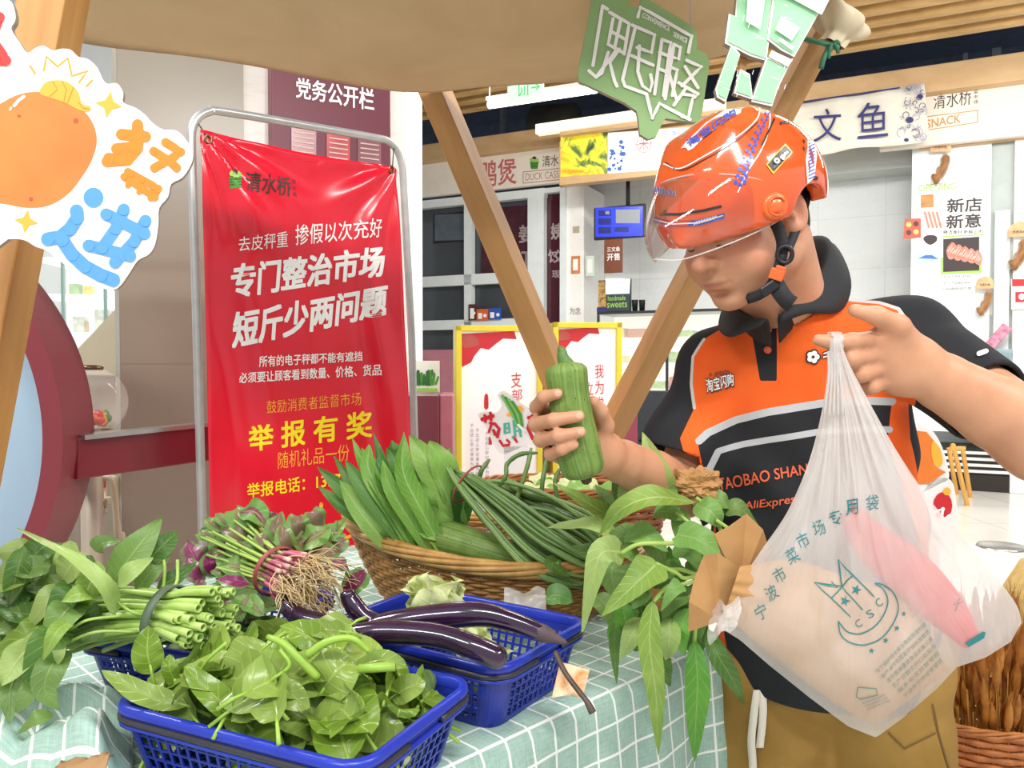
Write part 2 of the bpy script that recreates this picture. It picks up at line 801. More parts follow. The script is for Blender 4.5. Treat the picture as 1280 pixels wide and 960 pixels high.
def m_tiles(name, c1, c2, w, h, rough=0.25, vein=None, mortar=0.7, msize=0.006):
    """stone or ceramic tiling in the axes of the wall it is on (UV in metres)"""
    m, t, b = bsdf(name, rough)
    uv = t.coord('UV')
    br = t.new('ShaderNodeTexBrick')
    t.put(br, 'Vector', uv)
    br.offset = 0.0
    for k, v in (('Scale', 1.0), ('Mortar Size', msize), ('Brick Width', w), ('Row Height', h)):
        br.inputs[k].default_value = v
    br.inputs['Color1'].default_value = (1, 1, 1, 1)
    br.inputs['Color2'].default_value = (0.94, 0.94, 0.94, 1)
    br.inputs['Mortar'].default_value = (mortar, mortar, mortar, 1)
    n = t.noise(uv, 1.7, 6, 0.6, 0.8)
    r = t.ramp(n, [(0.25, c1), (0.75, c2)])
    if vein:
        v = t.noise(t.map(uv, (0.7, 1.6, 1)), 1.3, 4, 0.6, 2.2)
        k = t.ramp(v, [(0.485, (0, 0, 0, 1)), (0.5, (1, 1, 1, 1)), (0.515, (0, 0, 0, 1))])
        r = t.mix(k, r, lin(vein))
    t.link(t.mix(1.0, r, br.outputs[0], 'MULTIPLY'), b.inputs['Base Color'])
    return m


def m_wood(name, c1, c2, rough=0.5, scale=14.0, axis=(1, 1, 0.06), bump=0.15, use='Object'):
    m, t, b = bsdf(name, rough)
    co = t.map(t.coord(use), axis)
    n = t.noise(co, scale, 5, 0.6, 0.6)
    w = t.noise(co, scale * 4, 2, 0.5, 0.2)
    f = t.math('ADD', t.math('MULTIPLY', n, 0.75), t.math('MULTIPLY', w, 0.25))
    t.link(t.ramp(f, [(0.3, c1), (0.65, c2)]), b.inputs['Base Color'])
    t.link(t.bump(f, bump, 0.002), b.inputs['Normal'])
    return m


WHITE = M('white_paint', 'f2f1ee', 0.5, var=0.02)
WARMWHITE = M('cream_board', 'f1e9dc', 0.5, var=0.02)
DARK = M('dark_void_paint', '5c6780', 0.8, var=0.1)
MAROON = M('maroon_lacquer', '7c1f2a', 0.3, var=0.05, vscale=3)
MAROON_D = M('maroon_board', '6e2f3d', 0.35, var=0.04, vscale=2)
BLACK = M('black_plastic', '1b1c1f', 0.4, var=0.05)
GLASS_DARK = M('dark_window_glass', '474c52', 0.08, var=0.15, vscale=0.8)
SLAT = m_wood('ceiling_slat_wood', 'a8834d', 'd1ab70', 0.5, 3.0, (0.08, 1, 1), 0.05)
FASCIA = m_wood('fascia_wood', 'c09a6b', 'dcb98a', 0.5, 2.0, (0.3, 1, 1), 0.05)
STEEL = M('brushed_steel', 'b9b7b3', 0.28, 0.9, var=0.05, vscale=30, stretch=(1, 1, 0.05))
CHROME = M('galvanised_tube', 'bdbcb9', 0.33, 0.55, var=0.06, vscale=20)
RED_INK = M('red_ink', 'd0232e', 0.5, var=0.03)
WHITE_INK = M('white_ink', 'fbfaf7', 0.5, var=0.01)
YELLOW_INK = M('yellow_ink', 'ffe11c', 0.5, var=0.02)
AMBER_INK = M('amber_ink', 'ffb637', 0.5, var=0.03)
DARK_INK = M('dark_ink', '33282a', 0.5, var=0.03)
NAVY_INK = M('navy_ink', '2b2a6e', 0.5, var=0.04)
GREEN_INK = M('green_ink', '4f9a3c', 0.5, var=0.05)
LIME_INK = M('lime_ink', '9fd05a', 0.5, var=0.03)
TAN_INK = M('tan_ink', 'c79a60', 0.5, var=0.03)
TEAL_INK = M('teal_ink', '1f7a7d', 0.5, var=0.04)
GREY_INK = M('grey_ink', '8d8e92', 0.5, var=0.05)
PINK_INK = M('salmon_ink', 'e08a78', 0.5, var=0.25, vscale=40)
BLUE_INK = M('blue_ink', '3f6fc0', 0.5, var=0.05)
ORANGE_INK = M('orange_ink', 'ee7f2c', 0.5, var=0.03)


def uv_metres(o, pl):
    me = o.data
    uvl = me.uv_layers[0]
    off = o.location
    for lp in me.loops:
        q = me.vertices[lp.vertex_index].co + off - pl.O
        uvl.data[lp.index].uv = (q.dot(pl.X), q.dot(pl.Y))


# floor
mb = MB()
mb.add([(-14, -3, 0), (14, -3, 0), (14, 18, 0), (-14, 18, 0), (-14, -3, -0.05), (14, -3, -0.05), (14, 18, -0.05), (-14, 18, -0.05)],
       [(0, 1, 2, 3), (7, 6, 5, 4), (0, 4, 5, 1), (1, 5, 6, 2), (2, 6, 7, 3), (3, 7, 4, 0)])
tag(mb.build('floor', m_floor(), smooth=False), kind='structure')

# the shop row at the back of the hall
SH = Plane((4.76, 8.5, 0), (0.898, -0.440, 0), (0, 0, 1))
SHC = Plane(SH.p(0, 0, 0.9), SH.X, (0, 0, 1))      # counters stand before the row
SHF = Plane(SH.p(0, 0, 0.05), SH.X, (0, 0, 1))


def sbox(mb, pl, x0, x1, ytop, ybot, n0, n1, mi=0):
    """box on a Plane from the edges one sees: columns x0,x1 and rows ytop,ybot measured half way between them"""
    a, b = pl.loc(x0, (ytop + ybot) / 2)[0], pl.loc(x1, (ytop + ybot) / 2)[0]
    xm = (x0 + x1) / 2
    mb.pbox(pl, a, b, pl.loc(xm, ybot)[1], pl.loc(xm, ytop)[1], n0, n1, mi)
    return mb


def sobj(name, pl, rect, n0, n1, mat, parent=None, bevel=0.0, kind=None):
    o = sbox(MB(), pl, *rect, n0, n1).build(name, mat, parent, smooth=False, bevel=bevel)
    if kind:
        tag(o, kind=kind)
    return o


tile_white = m_tiles('white_wall_tile', 'cfd5d6', 'd9dddd', 0.75, 0.62, 0.3, 'cfd4d6', 0.86)
w = MB()
w.pbox(SH, SH.loc(705, 300)[0], SH.loc(1500, 300)[0], 0, 4.15, -0.9, -0.75)
o = w.build('wall_back', tile_white, smooth=False)
uv_metres(o, SH)
tag(o, kind='structure')
w = MB()
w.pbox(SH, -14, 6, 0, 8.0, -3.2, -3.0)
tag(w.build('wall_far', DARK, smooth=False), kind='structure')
# soffit of the snack shop and the white piers
sobj('trim_1', SH, (1000, 1290, 158, 200), -0.75, -0.30, M('soffit_grey', 'c9cdca', 0.5, var=0.03), kind='structure')
w = MB()
a, b = SH.loc(709, 320)[0], SH.loc(731, 320)[0]
w.pbox(SH, a, b, 0, SH.loc(720, 231)[1], -0.75, 0.04)
tag(w.build('trim_2', WHITE, smooth=False, bevel=0.01), kind='structure')
w = MB()
a, b = SH.loc(1266, 320)[0], SH.loc(1420, 320)[0]
w.pbox(SH, a, b, 0, SH.loc(1275, 150)[1], -0.75, 0.04)
tag(w.build('trim_3', WHITE, smooth=False, bevel=0.01), kind='structure')
# dark marble plinth
w = MB()
w.pbox(SH, SH.loc(930, 560)[0], SH.loc(1500, 560)[0], 0, 0.17, -0.75, 0.02)
tag(w.build('baseboard_back', m_tiles('dark_marble', '1b1613', '4a4038', 1.2, 0.8, 0.2, 'cfc6b6'), smooth=False), kind='structure')
w = MB()
w.pbox(SH, SH.loc(930, 560)[0], SH.loc(1266, 560)[0], 0.17, 0.44, -0.75, -0.02)
for k in range(4):
    w.pbox(SH, SH.loc(930, 560)[0], SH.loc(1266, 560)[0], 0.19 + k * 0.065, 0.22 + k * 0.065, -0.02, 0.0, 1)
tag(w.build('trim_4', [BLACK, WHITE], smooth=False), kind='structure')

# wooden fascia above the shops
sobj('trim_5', SH, (1000, 1420, 88, 121), 0.0, 0.35, FASCIA, kind='structure', bevel=0.01)
sobj('trim_6', SH, (440, 1000, 163, 186), 0.0, 0.3, FASCIA, kind='structure', bevel=0.01)
sobj('trim_7', SH, (1150, 1420, 170, 175), 0.0, 0.08, FASCIA, kind='structure')
# ceiling: dark slab and long wooden slats parallel to the shops
CE = Plane((3.24, 8.05, 4.4), SH.X, (0, 0, 1))
w = MB()
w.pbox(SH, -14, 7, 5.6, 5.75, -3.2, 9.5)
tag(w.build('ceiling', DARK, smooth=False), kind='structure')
w = MB()
for k in range(15):
    n = 0.05 + k * 0.27
    w.pbox(CE, -13, 6, 0.0, 0.20, n, n + 0.09)
w.pbox(CE, -13, 6, 0.21, 0.25, -0.1, 4.2)
tag(w.build('trim_8', SLAT, smooth=False), kind='structure')
w = MB()
for x0, x1, yt, yb in ((604, 609, 120, 180), (1075, 1082, 88, 110), (1208, 1214, 45, 70), (1246, 1258, 38, 62)):
    sbox(w, SH, x0, x1, yt, yb, -0.6, -0.5)
tag(w.build('trim_9', M('ceiling_strut', '7d8794', 0.5, var=0.05), smooth=False), kind='structure')
# duct in the ceiling void
w = MB()
w.tube([SH.p(SH.loc(640, 150)[0], SH.loc(640, 145)[1], -0.8), SH.p(SH.loc(690, 150)[0], SH.loc(690, 142)[1], -0.8)], 0.36, 20)
duct = w.build('ceiling_duct', M('duct_foil', '6b6557', 0.45, 0.4, var=0.1, bump=0.4, bscale=30))
tag(duct, 'fat round air duct in the dark gap above the duck shop', 'duct')

# ---------------------------------------------------------------- window front of the duck shop
fr = MB()
sbox(fr, SH, 505, 684, 246, 256, -0.02, 0.10)
sbox(fr, SH, 584, 593, 252, 440, -0.02, 0.09)
sbox(fr, SH, 663, 683, 243, 420, -0.02, 0.09)
sbox(fr, SH, 703, 710, 236, 420, -0.02, 0.09)
sbox(fr, SH, 683, 704, 236, 242, -0.02, 0.09)
sbox(fr, SH, 505, 664, 344, 357, -0.02, 0.09)
sbox(fr, SH, 505, 664, 400, 412, -0.02, 0.09)
sbox(fr, SH, 505, 664, 437, 520, -0.02, 0.09, 1)
sbox(fr, SH, 505, 518, 252, 437, -0.02, 0.09)
wn = fr.build('window_1', [M('window_frame_white', 'e3ebec', 0.4, var=0.03), M('pink_panel', 'c98493', 0.5, var=0.05)], smooth=False)
tag(wn, kind='structure')
gl = MB()
sbox(gl, SH, 510, 664, 250, 437, -0.06, -0.03)
sbox(gl, SH, 683, 704, 238, 420, -0.06, -0.03, 1)
g2 = gl.build('window_glass', [GLASS_DARK, M('door_glass_wine', '4a1f2c', 0.1, var=0.1)], wn, smooth=False)
pr = MB()
hp = lambda px, py: (SH.hit(px, py)[0] + SH.N * -0.03, SH.N)
sbox(pr, SH, 600, 663, 258, 344, -0.03, -0.028)
pr.build('window_film', M('wine_film', '4b2733', 0.15, var=0.1), wn, smooth=False)
pr = MB()
write(pr, hp, '姜', wbox(648, 281, 664, 303), 0.03, 0.004)
write(pr, hp, '红', wbox(642, 312, 663, 334), 0.03, 0.004)
write(pr, hp, '姨', wbox(688, 279, 702, 299), 0.03, 0.004)
write(pr, hp, '饺', wbox(684, 312, 703, 328), 0.03, 0.004)
write(pr, hp, '现', wbox(689, 338, 700, 347), 0.03, 0.004)
pr.build('window_lettering', M('pale_film_ink', 'a99a9d', 0.4, var=0.03), wn, smooth=False)
lp = MB()
for x0, x1, y in ((517, 530, 304), (522, 540, 318)):
    stroke(lp, hp, [(x0, y), (x1, y + 1)], 2.4, 0.006)
for x, y in ((630, 250), (631, 259), (620, 273)):
    disc(lp, hp, (x, y), 1.8, 0.006)

# things on the glass: little payment placards on the sill
def placard(px0, px1, yt, yb, colr, lab, n=0.10):
    t = thing('payment_placard', SH.p(SH.loc((px0 + px1) / 2, yb)[0], SH.loc((px0 + px1) / 2, yb)[1], n), lab, 'placard')
    sobj('panel', SH, (px0, px1, yt, yb), n, n + 0.02, M('placard_' + colr, colr, 0.4, var=0.06), t)
    k = MB()
    hh = lambda px, py: (SH.hit(px, py)[0] + SH.N * (n + 0.02), SH.N)
    mark(k, hh, [(px0 + 2, yt + 5), (px0 + 7, yt + 5), (px0 + 7, yb - 2), (px0 + 2, yb - 2)], 0.003)
    disc(k, hh, (px1 - 3.5, (yt + yb) / 2 + 1), 2.2, 0.003)
    k.build('print', WHITE_INK, t, smooth=False)


placard(591, 601, 381, 401, '5a2a2c', 'brown and white payment placard on the window sill of the duck shop')
placard(601, 615, 387, 401, 'e0642c', 'orange payment placard on the window sill of the duck shop')
placard(616, 631, 386, 400, '2f57b8', 'blue payment placard on the window sill of the duck shop')


def screen(name, lab, pl, rect, colors, rod):
    x0, x1, yt, yb = rect
    xm = (x0 + x1) / 2
    base = pl.hit(xm, yb)[0]
    t = thing(name, base, lab, 'screen')
    sobj('casing', pl, rect, -0.06, 0.0, BLACK, t, bevel=0.012)
    h = lambda px, py: (pl.hit(px, py)[0], pl.N)
    k = MB()
    mark(k, h, [(x0 + 2.5, yt + 2.5), (x1 - 2.5, yt + 1), (x1 - 2.5, yb - 3), (x0 + 2.5, yb - 2)], 0.003)
    k.build('display', colors[0], t, smooth=False)
    k = MB()
    for (a, b, c, d, mi) in colors[2]:
        mark(k, h, [(a, b), (c, b), (c, d), (a, d)], 0.006, mi)
    if colors[2]:
        k.build('display_tiles', colors[1], t, smooth=False)
    if rod:
        k = MB()
        k.tube([pl.p(pl.loc(rod, yt)[0], pl.loc(rod, yt)[1], -0.03), pl.p(pl.loc(rod, yt)[0], pl.loc(rod, 212)[1], -0.03)], 0.025, 8)
        k.build('hanging_rod', BLACK, t)


SHM = Plane(SH.p(0, 0, 0.25), SH.X, (0, 0, 1))
scr_blue = M('screen_blue', '2b3bd8', 0.2, emit=0.8)
screen('menu_screen', 'small blue menu screen hanging by a rod beside the white pier', SHM, (742, 806, 257, 298),
       (scr_blue, [M('screen_grey', '8a8f98', 0.3, emit=0.3), M('screen_dark', '1d2470', 0.3, emit=0.3)],
        [(770, 262, 800, 279, 0), (748, 263, 764, 270, 1), (748, 273, 764, 281, 1), (748, 284, 764, 292, 1), (768, 284, 786, 290, 1), (757, 264, 762, 268, 0)]), 784)
SHI = Plane(SH.p(0, 0, -0.02), SH.X, (0, 0, 1))
screen('television', 'dark television behind the duck shop window', SHI, (541, 583, 266, 303),
       (M('screen_off', '59636f', 0.2, var=0.1), [BLACK], []), None)

# ---------------------------------------------------------------- shop signs
def sign(name, label, cat, pl, rect, n0, n1, mat, bevel=0.008):
    x0, x1, yt, yb = rect
    t = thing(name, pl.p(pl.loc((x0 + x1) / 2, yb)[0], pl.loc((x0 + x1) / 2, yb)[1], n0), label, cat)
    sobj('board', pl, rect, n0, n1, mat, t, bevel)
    return t, (lambda px, py: (pl.hit(px, py)[0] + pl.N * n1, pl.N))


def basket_icon(mb, h, x, y, s, mi_g, mi_d, mi_l):
    """little green basket full of leaves"""
    mark(mb, h, [(x - s * .5, y - s * .1), (x + s * .5, y - s * .1), (x + s * .38, y + s * .75), (x - s * .38, y + s * .75)], 0.003, mi_g)
    for dx, dy, r in ((-.32, -.3, .2), (0, -.45, .24), (.32, -.28, .2), (-.1, -.2, .2), (.15, -.18, .18)):
        disc(mb, h, (x + dx * s, y + dy * s), r * s, 0.004, mi_l if dx else mi_d, 10)
    for k in range(3):
        stroke(mb, h, [(x - s * .42, y + s * (.1 + .2 * k)), (x + s * .42, y + s * (.1 + .2 * k))], s * .05, 0.005, mi_d, False)


def outline(mb, h, q, w, off=0.002, mi=0):
    for i in range(4):
        stroke(mb, h, [q[i], q[(i + 1) % 4]], w, off, mi, False, 30)


# slightly different planes of the sign boards: hit() must meet the front of each board
def front(pl, n):
    q = Plane(pl.p(0, 0, n), pl.X, (0, 0, 1))
    return q, (lambda px, py: q.hit(px, py))


pl_, h_ = front(SH, 0.16)
t, _ = sign('shop_sign', 'long cream sign board of the duck shop with red characters', 'sign', pl_, (440, 716, 194, 241), -0.1, 0.0, WARMWHITE)
k = MB()
write(k, h_, '老鸭煲', wbox(573, 204, 646, 237, 7), 0.012, 0.003, 0)
write(k, h_, '清水桥', wbox(678, 195, 709, 209, 3), 0.0, 0.003, 1)
write(k, h_, 'DUCK CASSEROLE', wbox(657, 217, 722, 226, 6), 0.0, 0.003, 2)
outline(k, h_, wbox(654, 215, 726, 229, 7), 1.0, 0.002, 2)
basket_icon(k, h_, 668, 203, 11, 3, 4, 5)
k.build('lettering', [M('sign_red', 'c8686a', 0.5), DARK_INK, M('sign_brown', 'b98d85', 0.5), GREEN_INK, DARK_INK, LIME_INK], t, smooth=False)
del k
pl_, h_ = front(SH, 0.18)
t, _ = sign('shop_sign', 'cream sign board of the snack shop behind the wave printed cloth', 'sign', pl_, (1100, 1420, 103, 171), -0.1, 0.0, WARMWHITE)
k = MB()
write(k, h_, '清水桥', wbox(1167, 117, 1214, 137, 6), 0.0, 0.003, 0)
for i, c in enumerate('菜市场'):
    write(k, h_, c, wbox(1217, 113 + i * 6.2, 1222.5, 118 + i * 6.2, 1), 0.0, 0.003, 0)
write(k, h_, 'SNACK', wbox(1158, 150, 1201, 161, 8), 0.012, 0.003, 1)
outline(k, h_, [(1150, 164), (1222, 153), (1222, 138), (1150, 147)], 1.1, 0.002, 1)
k.build('lettering', [DARK_INK, TAN_INK], t, smooth=False)

# cloth banner with two big brush characters and a printed wave
pl_, h_ = front(SH, 0.36)
cq = [(985, 197), (1162, 177), (1156, 104), (985, 131)]
k = MB()
P = []
for i in range(9):
    row = []
    for j in range(25):
        u, v = j / 24, i / 8
        px = (cq[0][0] * (1 - u) + cq[1][0] * u) * (1 - v) + (cq[3][0] * (1 - u) + cq[2][0] * u) * v
        py = (cq[0][1] * (1 - u) + cq[1][1] * u) * (1 - v) + (cq[3][1] * (1 - u) + cq[2][1] * u) * v
        py += (1 - v) * 4 * math.sin(u * 9) * (u * (1 - u) * 2)
        p, n = h_(px, py)
        row.append(p + n * 0.02 * math.sin(u * 17 + v * 2))
    P.append(row)
k.sheet(P)
cb = k.build('cloth_banner', M('banner_cloth', 'e9e4d6', 0.8, var=0.03))
so = cb.modifiers.new('thick', 'SOLIDIFY')
so.thickness = 0.01
tag(cb, 'off white cloth banner with two navy brush characters over the snack shop', 'banner')
k = MB()
write(k, h_, '文', wbox(1017, 138, 1052, 179, 2), 0.0, 0.04, 0)
write(k, h_, '鱼', wbox(1072, 131, 1110, 175, 4), 0.0, 0.04, 0)
stroke(k, h_, [(994, 130), (1125, 111)], 1.8, 0.04, 0, False, 20)
rw = random.Random(3)
for i in range(34):
    x, y = 1142 + rw.uniform(-16, 15), 141 + rw.uniform(-32, 34)
    a0, r = rw.uniform(0, 6), rw.uniform(3, 7)
    stroke(k, h_, [(x + (r - 0.45 * j) * math.cos(a0 + j * .7), y + (r - 0.45 * j) * math.sin(a0 + j * .7)) for j in range(8)], 0.9, 0.04, 0 if i % 3 == 0 else 1, False)
for x, y, r in ((1137, 151, 5), (1150, 122, 4), (1133, 176, 3)):
    disc(k, h_, (x, y), r, 0.039, 0, 9, r * 0.8)
k.build('lettering', [NAVY_INK, M('wave_ink', '9a9bb6', 0.6)], cb, smooth=False)

# lit photo boxes of the middle stall and the bright valance over them
pl_, h_ = front(SH, 0.75)
t = thing('light_box', pl_.hit(765, 222)[0], 'lit menu light box with yellow food photo above the middle stall', 'light box')
sobj('housing', pl_, (699, 884, 164, 222), -0.15, 0.0, FASCIA, t, 0.008)


def m_food(name, cols, scale, emit=0.35):
    m, t_, b = bsdf(name, 0.4)
    n = t_.noise(t_.coord(), scale, 4, 0.6, 1.2)
    st = [(0.3 + 0.4 * i / (len(cols) - 1), c) for i, c in enumerate(cols)]
    r = t_.ramp(n, st)
    t_.link(r, b.inputs['Base Color'])
    t_.link(r, b.inputs['Emission Color'])
    b.inputs['Emission Strength'].default_value = emit
    return m


k = MB()
mark(k, h_, [(701, 221), (759, 217), (759, 166), (701, 170)], 0.004, 0)
k.build('food_photo', m_food('fruit_photo', ['20242c', '5c7a3a', 'e8e23a', 'f6b02a', 'd8482a'], 3.2), t, smooth=False)
k = MB()
mark(k, h_, [(760, 217), (880, 208), (880, 158), (760, 166)], 0.004, 0)
k.build('menu_panel', M('menu_white', 'e8eef2', 0.4, emit=0.45), t, smooth=False)
k = MB()
for i in range(26):
    disc(k, h_, (770 + rw.uniform(-8, 10), 194 + rw.uniform(-18, 20)), rw.uniform(1, 3), 0.007, 1, 7)
stroke(k, h_, [(805 + 9 * math.cos(a), 180 + 11 * math.sin(a)) for a in [i * PI / 8 for i in range(17)]], 0.9, 0.007, 0, False)
write(k, h_, '米', wbox(799, 172, 811, 188, .5), 0, 0.007, 0)
stroke(k, h_, [(793, 181), (817, 179)], 0.8, 0.007, 0, False)
write(k, h_, '谷分食社', wbox(791, 195, 821, 202, 1.5), 0, 0.007, 2)
write(k, h_, '三饭', wbox(834, 164, 846, 170, .5), 0, 0.007, 1)
write(k, h_, '二', wbox(834, 174, 840, 178, .5), 0, 0.007, 1)
k.build('lettering', [M('seal_red', 'c87a78', 0.5), BLUE_INK, M('pale_brown_ink', 'c0a79a', 0.5)], t, smooth=False)
pl_, h_ = front(SH, 1.0)
t = thing('valance_box', pl_.hit(765, 160)[0], 'glowing cream valance box with wooden lower edge above the menu light box', 'valance')
sobj('lamp_panel', pl_, (669, 905, 138, 151), -0.12, 0.0, M('valance_glow', 'fff3da', 0.5, emit=0.55), t, 0.006)
sobj('wooden_edge', pl_, (699, 905, 150, 155), -0.12, -0.02, FASCIA, t)

# tube lamp and exit sign under the ceiling
tl = thing('tube_lamp', at(672, 121, 6.2), 'long glowing tube lamp under the slatted ceiling', 'lamp')
k = MB()
k.tube([at(612, 131, 6.6), at(745, 111, 5.9)], 0.032, 12)
k.build('tube', M('lamp_glow', 'ffffff', 0.5, emit=6.0), tl)
k = MB()
k.bar(at(612, 125, 6.6), at(745, 105, 5.9), 0.10, 0.03, (0, 0, 1))
k.build('housing', WHITE, tl, smooth=False, bevel=0.005)
ex = Plane(at(655, 115, 6.0), SH.X, (0, 0, 1))
t = thing('exit_sign', ex.hit(655, 125)[0], 'small green emergency exit sign hanging before the tube lamp', 'sign')
sobj('panel', ex, (634, 679, 104, 126), -0.02, 0.0, M('exit_panel', 'cfe6d6', 0.3, emit=0.4), t, 0.004)
k = MB()
he = lambda px, py: ex.hit(px, py)
stroke(k, he, [(649, 106), (649, 120), (656, 118), (656, 108)], 1.4, 0.004)
stroke(k, he, [(652, 110), (653, 114), (650, 119)], 1.4, 0.004)
stroke(k, he, [(660, 105), (660, 119)], 1.4, 0.004)
stroke(k, he, [(665, 110), (674, 108.5)], 1.6, 0.004)
stroke(k, he, [(670, 105), (674.5, 108.4), (671, 112)], 1.6, 0.004)
k.build('pictogram', M('exit_green', '3fbf6a', 0.4, emit=0.5), t, smooth=False)
k = MB()
for x in (640, 673):
    k.tube([ex.hit(x, 104)[0], ex.hit(x, 104)[0] + V((0, 0, 0.9))], 0.008, 6)
k.build('hanging_rods', STEEL, t)
k = MB()
k.tube([at(612, 131, 6.6) + V((0, 0, 0.03)), at(612, 131, 6.6) + V((0, 0, 1.0))], 0.008, 6)
k.tube([at(735, 113, 5.95) + V((0, 0, 0.03)), at(735, 113, 5.95) + V((0, 0, 1.0))], 0.008, 6)
k.build('hanging_rods', STEEL, tl)


# ---------------------------------------------------------------- stall counter with a glass case before the white tiled wall
GLASSY = None


def m_glass(name, tint='e9f2f0', alpha=0.16, rough=0.05):
    m, t, b = bsdf(name, rough)
    b.inputs['Base Color'].default_value = lin(tint)
    b.inputs['Alpha'].default_value = alpha
    n = t.noise(t.coord(), 3.0)
    t.link(t.ramp(n, [(0.2, lin(tint)), (0.8, tuple(x * 0.95 for x in lin(tint)[:3]) + (1,))]), b.inputs['Base Color'])
    return m


GLASS = m_glass('clear_glass')
ct = thing('deli_counter', SHC.p(SHC.loc(830, 530)[0], 0, -0.2), 'glass deli counter with black base and lit shelves of food boxes', 'counter')
x0, x1 = SHC.loc(746, 450)[0], SHC.loc(940, 450)[0]
zt, zg = SHC.loc(820, 391)[1], SHC.loc(820, 488)[1]
k = MB()
k.pbox(SHC, x0, x1, 0, zg, -0.6, 0.0)
k.build('base', M('counter_base_black', '2c3036', 0.3, var=0.05), ct, smooth=False, bevel=0.01)
k = MB()
k.pbox(SHC, x0, x1, zg, zt, -0.01, 0.0)
k.pbox(SHC, x0, x0 + 0.01, zg, zt, -0.6, -0.01)
k.build('glass', GLASS, ct, smooth=False)
k = MB()
k.pbox(SHC, x0, x1, zt, zt + 0.03, -0.6, 0.0)
for xx in (x0, SHC.loc(832, 440)[0]):
    k.pbox(SHC, xx, xx + 0.03, zg, zt, -0.03, 0.0)
k.build('frame', BLACK, ct, smooth=False)
k = MB()
shl = [zg + (zt - zg) * f for f in (0.0, 0.34, 0.67)]
for z in shl:
    k.pbox(SHC, x0 + 0.02, x1, z, z + 0.015, -0.58, -0.03)
k.pbox(SHC, x0 + 0.02, x1, zg, zt, -0.6, -0.58)
k.build('shelf_boards', M('shelf_white_glow', 'f6f3e6', 0.4, emit=0.6), ct, smooth=False)  # boards emit light to imitate the lit interior of the counter
foods = [M('food_' + c, c, 0.5, var=0.2, vscale=20) for c in ('d8b06a', 'e8e2c8', 'b9693a', '8fae58', 'd9d9d2', 'c94a3a')]
rf = random.Random(11)
food_words = ['cream', 'pale', 'brown', 'green', 'white', 'red']
n_food = 0
for si, z in enumerate(shl):
    x = x0 + 0.08
    while x < SHC.loc(880, 440)[0]:
        wd = rf.uniform(0.12, 0.24)
        hh = rf.uniform(0.07, 0.16)
        ci = rf.randrange(6)
        k = MB()
        k.pbox(SHC, x, x + wd, z + 0.016, z + 0.016 + hh, -0.42, -0.12)
        o = k.build('food_box', foods[ci], smooth=False, bevel=0.015)
        tag(o, 'small %s food box on the %s shelf inside the glass deli counter' % (food_words[ci], ('lowest', 'middle', 'top')[si]), 'food box', 'food boxes in the deli counter')
        x += wd + rf.uniform(0.03, 0.08)
        n_food += 1
# on the counter: notice stand, cups
pl_, h_ = front(SHC, -0.2)
t = thing('notice_stand', pl_.hit(770, 389)[0], 'black chalkboard stand with a white paper on top of the deli counter', 'notice stand')
sobj('chalkboard', pl_, (758, 787, 348, 389), -0.08, 0.0, M('chalkboard', '2d3a40', 0.6, var=0.1), t, 0.004)
k = MB()
mark(k, h_, [(757, 368), (787, 367), (788, 348), (757, 348)], 0.004)
k.build('paper', M('mint_paper', 'e4f1ee', 0.6), t, smooth=False)
k = MB()
write(k, h_, 'handmade', wbox(760, 370, 782, 376, 1), 0, 0.004)
write(k, h_, 'sweets', wbox(759, 378, 784, 385, 1), 0, 0.004)
k.build('chalk_lettering', LIME_INK, t, smooth=False)
t = thing('snack_carton', pl_.hit(751, 389)[0], 'narrow carton with gold pattern beside the chalkboard stand', 'carton')
sobj('body', pl_, (747, 757, 350, 384), -0.1, -0.02, m_food('carton_print', ['5a4630', 'c89b4a', '3a3a40', 'e8d9a0'], 9, 0), t, 0.004)
sobj('foot', pl_, (746, 758, 384, 390), -0.12, 0.0, NAVY_INK, t)
for i, (xa, xb) in enumerate(((788, 796), (797, 805))):
    k = MB()
    c0 = pl_.hit((xa + xb) / 2, 389)[0]
    r0 = 0.038
    k.lathe([(0, 0), (r0 * .8, 0), (r0, 0.13), (r0, 0.135), (r0 * 0.9, 0.135), (0, 0.12)], c0 + pl_.N * -0.05, 16)
    tag(k.build('cup', BLACK), 'black paper cup on the counter, %s the chalkboard stand' % ('next to' if i == 0 else 'second from'), 'cup', 'black cups on the deli counter')
# brown plaque with white characters under the screen, little notices on the pier
pl_, h_ = front(SH, 0.3)
t = thing('menu_plaque', pl_.hit(766, 341)[0], 'brown hanging plaque with white characters below the blue menu screen', 'plaque')
sobj('board', pl_, (755, 778, 299, 341), -0.02, 0.0, M('plaque_brown', '7a3f22', 0.5, var=0.15), t, 0.006)
k = MB()
write(k, h_, '三文鱼', wbox(759, 309, 775, 315, 1), 0.01, 0.004)
write(k, h_, '开售', wbox(759, 317, 775, 326, 1), 0.02, 0.004)
k.build('lettering', WHITE_INK, t, smooth=False)
pl_, h_ = front(SH, 0.05)
for (x0_, x1_, yt, yb, mat, lab) in ((714, 725, 320, 342, M('notice_orange', 'd88a55', 0.5, var=0.2), 'small orange notice stuck on the white pier'),
                                     (732, 743, 320, 345, M('notice_green', 'd9eadf', 0.5, var=0.1), 'small pale green notice stuck on the wall beside the pier'),
                                     (716, 724, 283, 291, M('switch_beige', 'b9ad94', 0.5), 'beige light switch high on the white pier')):
    t = thing('light_switch' if 'switch' in lab else 'wall_notice', pl_.hit((x0_ + x1_) / 2, yb)[0], lab, 'switch' if 'switch' in lab else 'notice')
    sobj('panel', pl_, (x0_, x1_, yt, yb), -0.02, 0.004, mat, t, 0.002)
    sobj('print', pl_, (x0_ + 2.5, x1_ - 2.5, yt + 4, yb - 4), 0.004, 0.008, WHITE_INK, t)
k = MB()
write(k, h_, '为念', wbox(712, 384, 726, 393, 0), 0, 0.004)
